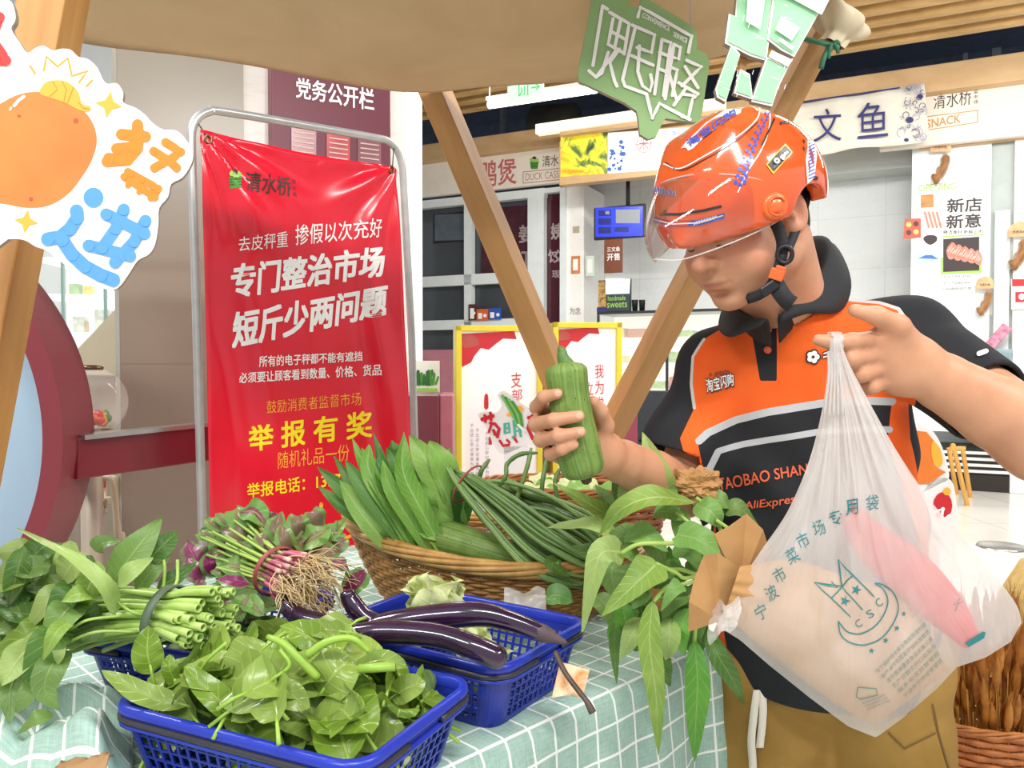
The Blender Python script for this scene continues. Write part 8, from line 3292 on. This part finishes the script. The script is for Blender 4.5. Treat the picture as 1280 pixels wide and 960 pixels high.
# black badge with yellow edge
mark(k, hh_, [(957, 206), (981, 180), (990, 191), (966, 218)], HO, YL, 3)
mark(k, hh_, [(959, 206), (980.5, 182.5), (988, 191), (966.5, 215)], HO + 0.0008, DK, 3)
disc(k, hh_, (969.5, 202), 3.6, HO + 0.0016, W_, 12)
disc(k, hh_, (969.5, 202), 1.5, HO + 0.0020, DK, 8)
for a, b_ in (((974, 199), (977, 195)), ((977, 201), (980, 192)), ((980, 194), (983, 191))):
    stroke(k, hh_, [a, b_], 2.6, HO + 0.0016, W_, False)
# white and blue hatch panel at the back
mark(k, hh_, [(1007, 157), (1016, 172), (1020, 195), (1017, 222), (1008, 230), (1006, 200), (1009, 180)], HO, W_, 3)
for i in range(12):
    stroke(k, hh_, [(1009, 176 + i * 4.4), (1017, 172 + i * 4.4)], 1.3, HO + 0.0008, BL_, False)
# vents
stroke(k, hh_, [(975, 155), (996, 151)], 2.6, HO, DK)
stroke(k, hh_, [(952, 182), (967, 150)], 2.2, HO, DK)
stroke(k, hh_, [(814, 262), (828, 268), (850, 268), (880, 263), (901, 258)], 3.2, HO, DK, True)
disc(k, hh_, (1019, 223), 2.6, HO, DK, 10)
for y in (162, 175, 184):
    stroke(k, hh_, [(1003, y), (1005, y + 4)], 1.6, HO, DK, False)
# front band
mark(k, hh_, [(818, 277), (840, 283), (872, 282), (905, 273), (906, 266), (872, 275), (840, 277), (819, 271)], HO, BL_, 3)
stroke(k, hh_, [(820, 274), (842, 280), (874, 278), (904, 269)], 1.4, HO + 0.0008, W_, False)
for i in range(8):
    stroke(k, hh_, [(868 + i * 3.4, 281 - i), (872 + i * 3.4, 276 - i)], 1.2, HO + 0.0012, W_, False)
write(k, hh_, 'Alibaba', ((818, 242), (846, 245), (846, 236), (818, 233)), 0.05, HO, W_)
write(k, hh_, 'Alibaba', ((818, 242), (846, 245), (846, 236), (818, 233)), 0.01, HO + 0.001, BL_)
k.build('helmet_print', [M('decal_white', 'f4ece6', 0.25), M('decal_blue', '3d5fc4', 0.25), M('decal_dark', '2a2423', 0.35), M('decal_yellow', 'f0c23a', 0.3), ORANGE_INK], hel, smooth=False)
# visor
VN, VM = 22, 54
P_ = []
for i in range(VN):
    f = i / (VN - 1)
    row = []
    for j in range(VM):
        s = j / (VM - 1)
        az = (s - 0.5) * 2 * math.radians(78)
        e_ = abs(2 * s - 1)
        el = math.radians(22 - 30 * e_ ** 2.2) * (1 - f) + math.radians(-37 + 13 * e_ ** 2.4 + 6 * math.exp(-(e_ / 0.12) ** 2)) * f
        q = V((math.sin(az) * math.cos(el) * 0.117, math.cos(az) * math.cos(el) * (0.137 + 0.095 * f * max(0, math.cos(az)) ** 1.5), math.sin(el) * 0.118))
        row.append(gd(q.x, q.y + 0.0, q.z - 0.004 + 0.004 * f))
    P_.append(row)
k = MB()
k.sheet(P_)
m, t, b = bsdf('visor_plastic', 0.03)
gl_ = t.new('ShaderNodeBsdfGlossy')
gl_.inputs['Roughness'].default_value = 0.03
tp_ = t.new('ShaderNodeBsdfTransparent')
tp_.inputs[0].default_value = (0.985, 0.98, 0.975, 1)
fz = t.new('ShaderNodeFresnel')
fz.inputs[0].default_value = 1.45
mx = t.new('ShaderNodeMixShader')
t.link(t.math('ADD', t.math('MULTIPLY', fz.outputs[0], 0.4), t.math('MULTIPLY', t.noise(t.coord(), 30), 0.015)), mx.inputs[0])
t.link(tp_.outputs[0], mx.inputs[1])
t.link(gl_.outputs[0], mx.inputs[2])
t.link(mx.outputs[0], t.n['Material Output'].inputs[0])
vis = k.build('visor', m, hel)
vs_ = vis.modifiers.new('thick', 'SOLIDIFY')
vs_.thickness = 0.0018
k = MB()
edge_ = [r[0] for r in P_] + P_[-1][1:] + [r[-1] for r in P_[::-1]][1:] + P_[0][::-1][1:-1]
k.tube(edge_, 0.0011, 6, closed=True)
k.build('visor_edge', m_glass('visor_rim', 'f2e8e2', 0.5, 0.1), hel)
for s in (1, -1):
    c = gd(s * 0.102, 0.058, -0.032)
    q = (HL * s + GF * 0.45).to_track_quat('Z', 'Y').to_matrix()
    k = MB()
    k.lathe([(0, 0.013), (0.009, 0.013), (0.010, 0.011), (0.015, 0.011), (0.018, 0.009), (0.020, 0.003), (0.020, -0.012), (0, -0.012)], c, 28, q)
    k.tube([c + q @ V((0.0125 * math.cos(a), 0.0125 * math.sin(a), 0.012)) for a in [0.6 + 4.6 * i / 18 for i in range(19)]], 0.0016, 6)
    k.build('visor_knob', M('knob_orange', 'ee6a2c', 0.3, coat=0.4), hel)


# straps and buckle
def strap(pts, w, nm, mat, parent=hel, nrm=None):
    P2 = spline([at(*q) for q in pts], 6)
    rows_ = [[], []]
    for i, p in enumerate(P2):
        tg = (P2[min(i + 1, len(P2) - 1)] - P2[max(0, i - 1)]).normalized()
        view = (CAM - p).normalized()
        sd = tg.cross(nrm or view).normalized()
        rows_[0].append(p - sd * w / 2)
        rows_[1].append(p + sd * w / 2)
    k_ = MB()
    k_.sheet(rows_)
    o_ = k_.build(nm, mat, parent)
    z = o_.modifiers.new('thick', 'SOLIDIFY')
    z.thickness = 0.0022
    return o_


STRAP = M('strap_webbing', '27272b', 0.75, var=0.15, vscale=200)
strap([(962, 268, 1.150), (972, 284, 1.142), (978, 304, 1.142), (976, 322, 1.146)], 0.017, 'strap', STRAP)
strap([(1010, 240, 1.20), (1004, 262, 1.185), (994, 290, 1.168), (984, 314, 1.152)], 0.013, 'strap', STRAP)
strap([(978, 318, 1.143), (972, 338, 1.146), (964, 356, 1.156), (950, 368, 1.172), (934, 374, 1.19)], 0.015, 'strap', STRAP)
strap([(968, 352, 1.150), (976, 366, 1.146), (984, 376, 1.146), (990, 380, 1.15)], 0.024, 'strap_end', STRAP)
k = MB()
p = at(981, 318, 1.138)
q = (CAM - p).normalized().to_track_quat('Z', 'Y').to_matrix()
k.tube([p + q @ V((0.010 * math.cos(a), 0.012 * math.sin(a), 0)) for a in [2 * PI * i / 20 for i in range(20)]], 0.0035, 8, closed=True)
k.build('strap_slider', M('slider_black', '1f1f22', 0.35), hel)
k = MB()
p = at(971, 343, 1.139)
R_ = q @ Matrix.Rotation(-0.35, 3, 'Z')
k.box(p, (0.020, 0.016, 0.006), R_)
k.box(p + R_ @ V((0.002, 0.010, 0.001)), (0.014, 0.006, 0.005), R_)
k.build('buckle_tab', M('buckle_orange', 'f06a2e', 0.4), hel, smooth=False, bevel=0.0015)
k = MB()
p = at(962, 360, 1.15)
k.box(p, (0.026, 0.016, 0.010), q @ Matrix.Rotation(0.6, 3, 'Z'))
k.build('buckle', M('slider_black', '1f1f22', 0.35), hel, smooth=False, bevel=0.003)

# gourd in his right hand
luffa([at(706, 452, 1.128), at(712, 500, 1.128), at(718, 545, 1.130), at(733, 600, 1.130)], lambda f: rad_gourd(0.0315, 0.0335, 0.09)(f) * (1 - 0.10 * math.sin(PI * min(1, f * 1.6))) * (1.0 if f < .75 else 1 - 0.10 * (f - .75) / .25),
      'green luffa gourd held upright in the hand of the rider', at(699, 436, 1.126) - at(706, 452, 1.128), 0.022)


# ---------------------------------------------------------------- plastic shopping bag hanging from his finger
m, t, b = bsdf('bag_film', 0.28, 0, 0.4)
b.inputs['Base Color'].default_value = lin('f3eeea')
n = t.noise(t.map(t.coord('UV'), (30, 2, 1)), 1.0, 3)
t.link(t.ramp(n, [(0.3, 'eee8e3'), (0.7, 'fbf8f5')]), b.inputs['Base Color'])
tr = t.new('ShaderNodeBsdfTranslucent')
tr.inputs[0].default_value = (0.95, 0.92, 0.9, 1)
tp_ = t.new('ShaderNodeBsdfTransparent')
mx1 = t.new('ShaderNodeMixShader')
mx1.inputs[0].default_value = 0.35
t.link(b.outputs[0], mx1.inputs[1])
t.link(tr.outputs[0], mx1.inputs[2])
mx2 = t.new('ShaderNodeMixShader')
sx = t.new('ShaderNodeSeparateXYZ')
t.link(t.coord('UV'), sx.inputs[0])
t.link(t.math('ADD', t.math('MULTIPLY', n, 0.18), t.math('ADD', 0.22, t.math('MULTIPLY', sx.outputs[1], 0.28))), mx2.inputs[0])
rg = t.noise(t.map(t.coord('UV'), (6, 1.8, 1), (0, 0, 0.5)), 1.0, 3, 0.55, 0.8)
rg = t.math('ABSOLUTE', t.math('SUBTRACT', rg, 0.5))
t.link(t.bump(t.math('POWER', rg, 0.7), 0.5, 0.012), b.inputs['Normal'])
t.link(mx1.outputs[0], mx2.inputs[1])
t.link(tp_.outputs[0], mx2.inputs[2])
t.link(mx2.outputs[0], t.n['Material Output'].inputs[0])
FILM = m


def resample(pts, n_, sharp=False):
    p = [V((x, y, 0)) for x, y in pts] if sharp else spline([V((x, y, 0)) for x, y in pts], 8)
    L = [0.0]
    for a, b_ in zip(p, p[1:]):
        L.append(L[-1] + (b_ - a).length)
    out, j = [], 0
    for i in range(n_):
        s = L[-1] * i / (n_ - 1)
        while j < len(L) - 2 and L[j + 1] < s:
            j += 1
        f = (s - L[j]) / max(1e-9, L[j + 1] - L[j])
        out.append(p[j] * (1 - f) + p[j + 1] * f)
    return out


NU_, NV_ = 90, 80
left = resample([(1038, 424), (1034, 470), (1026, 520), (1010, 580), (984, 640), (950, 690), (921, 735), (904, 765), (896, 782)], NV_)
right = resample([(1050, 424), (1062, 456), (1088, 505), (1120, 562), (1160, 622), (1200, 668), (1240, 715), (1270, 755), (1277, 778)], NV_)
top = resample([(1038, 424), (1044, 422), (1050, 424)], NU_)
bot = resample([(896, 782), (925, 800), (962, 832), (1012, 872), (1060, 908), (1095, 922), (1128, 898), (1172, 860), (1196, 834), (1232, 822), (1264, 802), (1277, 778)], NU_, True)
BD = 0.985


def bag_px(u, v, i=None, j=None):
    iu, jv = u * (NU_ - 1), v * (NV_ - 1)

    def at_(arr, x):
        k_ = min(len(arr) - 2, int(x))
        return arr[k_] * (1 - (x - k_)) + arr[k_ + 1] * (x - k_)
    Lq, Rq, Tq, Bq = at_(left, jv), at_(right, jv), at_(top, iu), at_(bot, iu)
    q = Lq * (1 - u) + Rq * u + Tq * (1 - v) + Bq * v
    q -= (left[0] * (1 - u) + right[0] * u) * (1 - v) + (left[-1] * (1 - u) + right[-1] * u) * v
    return q


def bag_pt(u, v, side):
    q = bag_px(u, v)
    prof_ = (math.sin(PI * u) ** 0.7) * (0.10 + 0.90 * min(1, v * 1.15) ** 0.9) * (1 if v < 0.82 else math.sqrt(max(0, 1 - ((v - 0.82) / 0.18) ** 2)))
    fold = (0.0050 * (1 - 2 * abs(math.sin(u * 23 + 1.1 * math.sin(u * 7)))) + 0.0030 * math.sin(u * 70 + 1)) * (1 - v) ** 1.1 * min(1, v * 4)
    fold += 0.005 * noise.noise(V((u * 5, v * 6, side * 3 + 4))) * v + 0.003 * noise.noise(V((u * 14, v * 9, side * 3))) * v
    fold += 0.005 * (1 - 2 * abs(math.sin((u * 1.0 - v * 0.6) * 15))) * v * (1 - v) * 2 + 0.004 * (1 - 2 * abs(math.sin((u * 0.8 + v * 0.7) * 17 + 1))) * v * v
    d = BD + side * (0.055 if side < 0 else 0.065) * prof_ + fold * math.sin(PI * u) ** 0.4
    return at(q.x, q.y, d)


bg = thing('plastic_bag', at(1095, 921, BD), 'translucent white plastic bag with teal writing hanging from the finger of the rider', 'bag')
k = MB()
k.sheet([[bag_pt(i / (NU_ - 1), j / (NV_ - 1), -1) for i in range(NU_)] for j in range(NV_)])
k.sheet([[bag_pt(i / (NU_ - 1), j / (NV_ - 1), 1) for i in range(NU_)] for j in range(NV_)])
bm_ = k.mesh('sack')
fo = link_mesh('sack', bm_, FILM, bg)
fv = [bag_pt(i / (NU_ - 1), j / (NV_ - 1), -1) for j in range(NV_) for i in range(NU_)]
ff = [(j * NU_ + i, j * NU_ + i + 1, (j + 1) * NU_ + i + 1, (j + 1) * NU_ + i) for j in range(NV_ - 1) for i in range(NU_ - 1)]
BBV = BVHTree.FromPolygons(fv, ff)
bh = bvh_hit(BBV, 0.95)
# loop of the handles over the finger, knot at the paper end
k = MB()
fin = at(1043, 428, 0.998)
P_ = []
for j in range(25):
    a = -0.25 * PI + 1.5 * PI * j / 24
    row = []
    for i in range(9):
        s = (i / 8 - 0.5) * 0.013
        row.append(fin + V((s + 0.001 * math.sin(j * 1.3), -0.0128 * math.cos(a) , 0.0128 * math.sin(a) + 0.0008 * math.sin(i * 2.4))))
    P_.append(row)
k.sheet(P_)
o = k.build('handle_loop', FILM, bg)
o.modifiers.new('thick', 'SOLIDIFY').thickness = 0.002
k = MB()
for i in range(5):
    a = [at(1036 + i * 3.2, 440, 0.986), at(1036 + i * 3.6, 470, 0.972), at(1030 + i * 6, 520, 0.962)]
    k.tube(spline(a, 6), [0.0024 - 0.0001 * j for j in range(13)], 6)
k.build('gathers', FILM, bg)
k = MB()
P_ = []
for j in range(14):
    f = j / 13
    c = at(918 - 24 * f, 768 + 10 * f, 0.972)
    R0_ = 0.020 - 0.006 * math.sin(f * PI) + 0.012 * max(0, f - .6)
    P_.append([c + V((0.3 * R0_ * math.cos(a), R0_ * math.sin(a) * (1 + .12 * math.sin(5 * a)), R0_ * math.cos(a) * (1 + .12 * math.sin(4 * a + 1)))) for a in [2 * PI * i / 26 for i in range(26)]])
k.sheet(P_, 0, True)
k.build('knot', FILM, bg)
# printing
k = MB()
OB = 0.0012
arc = [(952, 770, -62), (968, 742, -56), (985, 716, -50), (1008, 692, -43), (1028, 666, -36), (1050, 652, -28), (1068, 640, -20), (1082, 630, -12)]
arc = [(951, 766, 58), (967, 740, 55), (984, 717, 50), (1002, 691, 44), (1024, 667, 36), (1045, 645, 24), (1064, 633, 14), (1086, 630, 8)]
for ch, (x, y, deg) in zip('宁波市菜市场专用袋'[:8], arc):
    pass
chars = '宁波市菜市场专用袋'
pos = [(951, 765, 30), (964, 741, 32), (974, 719, 32), (990, 695, 30), (1003, 676, 26), (1023, 660, 22), (1043, 647, 16), (1064, 634, 10), (1089, 628, 4)]
for ch, (x, y, deg) in zip(chars, pos):
    a = math.radians(deg)
    h_ = 9.5
    c, s = math.cos(a), math.sin(a)
    rot_ = lambda dx, dy: (x + dx * c + dy * s, y - dx * s + dy * c)
    write(k, bh, ch, (rot_(-h_ * .8, h_), rot_(h_ * .8, h_), rot_(h_ * .95, -h_), rot_(-h_ * .65, -h_)), 0.0, OB)
# gable emblem
for p in ([(1063, 771), (1018, 728), (1046, 735), (1039, 727)], [(1018, 728), (1052, 733)], [(1052, 733), (1047, 699), (1092, 746)], [(1052, 733), (1078, 762)], [(1039, 747), (1065, 720)], [(1047, 699), (1051, 733)]):
    stroke(k, bh, p, 1.6, OB, 0, False)
for c, r in (((1056, 751), 7.5), ((1070, 737), 7)):
    mark(k, bh, star(c, r, 5, -PI / 2 + 0.3), OB)
out_ = [(1047, 776), (1050, 792), (1062, 803), (1080, 806), (1100, 798), (1115, 780), (1122, 760), (1117, 742), (1104, 731), (1093, 729)]
inn_ = [(1093, 729), (1104, 737), (1109, 752), (1103, 770), (1091, 784), (1075, 792), (1060, 790), (1050, 780), (1047, 776)]
cv = [(q.x, q.y) for q in spline([V(x + (0,)) for x in out_], 5)] + [(q.x, q.y) for q in spline([V(x + (0,)) for x in inn_], 5)]
stroke(k, bh, cv, 1.7, OB, 0, False)
for ch, x, y, dg in (('C', 1073, 779, -30), ('S', 1087, 767, 30), ('C', 1098, 753, 35)):
    a = math.radians(abs(dg))
    c, s = math.cos(a), math.sin(a)
    rr_ = lambda dx, dy: (x + dx * c + dy * s, y - dx * s + dy * c)
    write(k, bh, ch, (rr_(-4, 5), rr_(4, 5), rr_(4, -5), rr_(-4, -5)), 0.0, OB)
for c, r in (((1129, 767), 4), ((1120, 785), 4), ((1106, 800), 4), ((1089, 813), 4)):
    mark(k, bh, star(c, r, 5, -PI / 2 + 0.2), OB)
small = ['为了保护环境请合理使用塑料袋', '本产品符合国家环保标准要求', '请勿直接盛装食品远离火源', '生产日期见封口处批号', '联系电话监督举报', '宁波市市场监督管理']
for i, s in enumerate(small):
    x0_, y0_ = 1096 + i * 7, 842 + i * 6
    L = 62 - 3 * i
    write(k, bh, s, ((x0_, y0_), (x0_ + L, y0_ - L * 0.98), (x0_ + L - 3.4, y0_ - L * 0.98 - 4.4), (x0_ - 3.4, y0_ - 4.4)), 0.0, OB, 1)
tri = [(1072, 858), (1094, 860), (1096, 868), (1075, 873), (1070, 870)]
stroke(k, bh, tri + tri[:1], 1.5, OB, 1, False)
for i in range(3):
    write(k, bh, '可回收再生利用', ((1078 + i * 3, 880 + i * 3.6), (1106 + i * 3, 869 + i * 3.6), (1105 + i * 3, 866 + i * 3.6), (1077 + i * 3, 877 + i * 3.6)), 0.0, OB, 1)
mark(k, bh, [(1205, 803), (1227, 789), (1231, 790), (1229, 797), (1210, 808)], OB, 0)
stroke(k, bh, [(1193, 764), (1199, 748), (1190, 756), (1202, 752)], 0.9, OB, 1, False)
k.build('print', [TEAL_INK, M('pale_teal_ink', '5f8a86', 0.5)], bg, smooth=False)

# kraft paper bag inside it, its open end flaring out at the knot
KR = m = None
m, t, b = bsdf('kraft_paper', 0.75, 0, 0.2)
n = t.noise(t.coord(), 9, 4)
t.link(t.ramp(n, [(0.3, 'ab7f4f'), (0.7, 'c49966')]), b.inputs['Base Color'])
t.link(t.bump(t.noise(t.coord(), 18, 3), 0.5, 0.006), b.inputs['Normal'])
KR = m
kb = thing('kraft_paper_bag', at(1095, 905, 0.985), 'brown paper bag inside the plastic bag, its flared end sticking out by the green leaves', 'paper bag')
P_ = []
lo_ = resample([(905, 768), (960, 815), (1020, 862), (1070, 895), (1096, 905)], 20)
hi_ = resample([(925, 708), (990, 700), (1060, 722), (1130, 745), (1186, 838)], 20)
for side in (-1, 1):
    S_ = []
    for i in range(20):
        row = []
        for j in range(24):
            f = j / 23
            q = lo_[i] * (1 - f) + hi_[i] * f
            dd = 0.988 + side * 0.030 * math.sin(PI * f) ** 0.6 * (0.25 + 0.75 * math.sin(PI * min(1, (i + 1) / 20))) + 0.004 * noise.noise(V((i * .5, j * .4, side * 4)))
            row.append(at(q.x, q.y, dd))
        S_.append(row)
    P_.append(S_)
k = MB()
k.sheet(P_[0])
k.sheet(P_[1])
k.build('body', KR, kb)
for nm, poly, dd in (('flap', [(900, 776), (860, 789), (861, 752), (868, 722), (880, 694), (897, 691), (928, 712), (926, 742)], 1.0), ('flap', [(925, 735), (905, 700), (892, 668), (912, 657), (933, 642), (954, 662), (962, 690), (940, 715)], 1.015)):
    k = MB()
    n_ = len(poly)
    k.add([at(x, y, dd + 0.010 * math.sin(j * 2.1) + 0.00015 * (x - 900)) for j, (x, y) in enumerate(poly)], [(0, j, j + 1) for j in range(1, n_ - 1)])
    k.f.reverse()
    o = k.build(nm, KR, kb, smooth=False)
    o.modifiers.new('thick', 'SOLIDIFY').thickness = 0.0012
# something red in the bag
k = MB()
pp = spline([at(1060, 640, 0.985), at(1092, 680, 0.99), at(1135, 715, 0.985), at(1182, 762, 0.975), at(1214, 802, 0.967)], 7)
S_ = []
for i, p in enumerate(pp):
    f = i / (len(pp) - 1)
    r = 0.008 + 0.016 * math.sin(PI * min(1, f * 0.9 + 0.06))
    tg = (pp[min(i + 1, len(pp) - 1)] - pp[max(0, i - 1)]).normalized()
    sd = tg.cross(V((0, 1, 0))).normalized()
    S_.append([p + sd * r * 1.25 * math.cos(a) + V((0, 1, 0)) * r * 0.7 * math.sin(a) for a in [2 * PI * j / 18 for j in range(18)]])
k.sheet(S_, 0, True)
tag(k.build('red_packet', M('red_film', 'cc2a28', 0.35, var=0.15, vscale=12)), 'long red packet inside the translucent plastic bag above the paper bag', 'packet')

# crumpled brown paper behind the hanging leaves
P_ = []
c = at(868, 606, 1.30)
for i in range(41):
    a = PI * i / 40
    row = []
    for j in range(70):
        q = 2 * PI * j / 70
        d = V((math.sin(a) * math.cos(q), math.sin(a) * math.sin(q), math.cos(a)))
        w_ = noise.noise(d * 2.3 + V((3, 1, 7)))
        r = 0.036 * (1 + 0.5 * w_ - 0.35 * abs(noise.noise(d * 4 + V((w_, 2, 1)))) + 0.12 * abs(noise.noise(d * 9)))
        row.append(c + V((d.x * 1.15, d.y * 0.6, d.z * 0.75)) * r)
    P_.append(row)
k = MB()
k.sheet(P_, 0, True)
tag(k.build('crumpled_paper', KR, smooth=False), 'crumpled ball of brown paper between the leaves and the orange shirt', 'paper')

# ---------------------------------------------------------------- wheat and straw beside the rider
WHT = M('wheat_gold', 'c07f2c', 0.6, col2='8f5218', vscale=30)
WHL = M('wheat_light', 'dca650', 0.6, col2='b0772c', vscale=30)
wbc = V((1.13, 1.85, 0.0))
wb, wbp = wicker('wicker_basket', V((1.13, 1.86, 0.30)), 0.20, 0.16, 0.235, 0.2, 'orange brown wicker basket of wheat ears at the picture edge behind the rider', (0, 0, 0), M('wicker_orange', 'c4783a', 0.5, col2='93522a', vscale=25), M('wicker_orange_rim', 'cf8642', 0.5, col2='a05f2c', vscale=25), 'basket', 14, 40, 4, 0.8)
k = MB()
k.box((1.13, 1.86, 0.15), (0.40, 0.34, 0.29))
tag(k.build('wooden_crate', m_wood('crate_wood', '9a6f3e', 'c2965c'), smooth=False, bevel=0.006), 'wooden crate under the wheat basket', 'crate')
wt = thing('wheat_bundle', V((1.13, 1.86, 0.33)), 'thick bundle of dried wheat ears standing in the wicker basket', 'wheat')
rwh = random.Random(9)
for part_, cnt, mat in (('stalks', 240, WHL), ('ears', 240, WHT)):
    k = MB()
    rwh.seed(9)
    for i in range(cnt):
        a, r = rwh.uniform(0, 6.28), math.sqrt(rwh.random())
        p0 = V((1.13 + 0.12 * r * math.cos(a), 1.86 + 0.09 * r * math.sin(a), 0.36))
        L = rwh.uniform(0.16, 0.34)
        d = V((0.34 * r * math.cos(a) + rwh.uniform(-.1, .1), 0.3 * r * math.sin(a) + rwh.uniform(-.1, .1), 1)).normalized()
        p1 = p0 + d * L
        bend = V((d.x, d.y, -0.25)) * 0.12
        if part_ == 'stalks':
            k.tube([p0, (p0 + p1) / 2, p1], 0.0014, 4, False)
        else:
            e = p1 + (d + bend).normalized() * 0.09
            k.tube([p1, p1 * .7 + e * .3, p1 * .3 + e * .7, e], [0.003, 0.0085, 0.0075, 0.001], 6, False)
            for q in range(7):
                b0 = p1 * (1 - q / 8) + e * (q / 8)
                k.tube([b0, b0 + (d + V((rwh.uniform(-.3, .3), rwh.uniform(-.3, .3), rwh.uniform(-.1, .2)))).normalized() * 0.07], [0.0009, 0.0002], 3, False)
    o = k.build(part_, mat, wt)
    o['kind'] = 'stuff'
k = MB()
c = V((2.0, 2.95, 0.0))
k.lathe([(0, 0), (0.19, 0), (0.20, 0.25), (0.17, 0.46), (0.10, 0.60), (0, 0.64)], c, 30)
sb2 = k.build('straw_stack', M('straw_core', 'cdb070', 0.9, col2='a98a4c', vscale=20))
tag(sb2, 'rounded stack of yellow straw on the floor behind the wheat basket', 'straw')
k = MB()
rs2 = random.Random(4)
for i in range(1500):
    a = rs2.uniform(0, 6.28)
    z = rs2.uniform(0.05, 0.62)
    r = 0.205 if z < 0.3 else 0.205 - (z - 0.3) * 0.55
    p = c + V((r * math.cos(a), r * math.sin(a), z))
    d = V((-math.sin(a) + rs2.uniform(-.6, .6), math.cos(a) + rs2.uniform(-.6, .6), rs2.uniform(-.7, .7))).normalized()
    k.tube([p - d * 0.05, p + V((math.cos(a), math.sin(a), 0)) * 0.012, p + d * 0.05], 0.0022, 3, False)
o = k.build('straw', M('straw_yellow', 'd8bc7c', 0.8, col2='a98848', vscale=30), sb2)
o['kind'] = 'stuff'
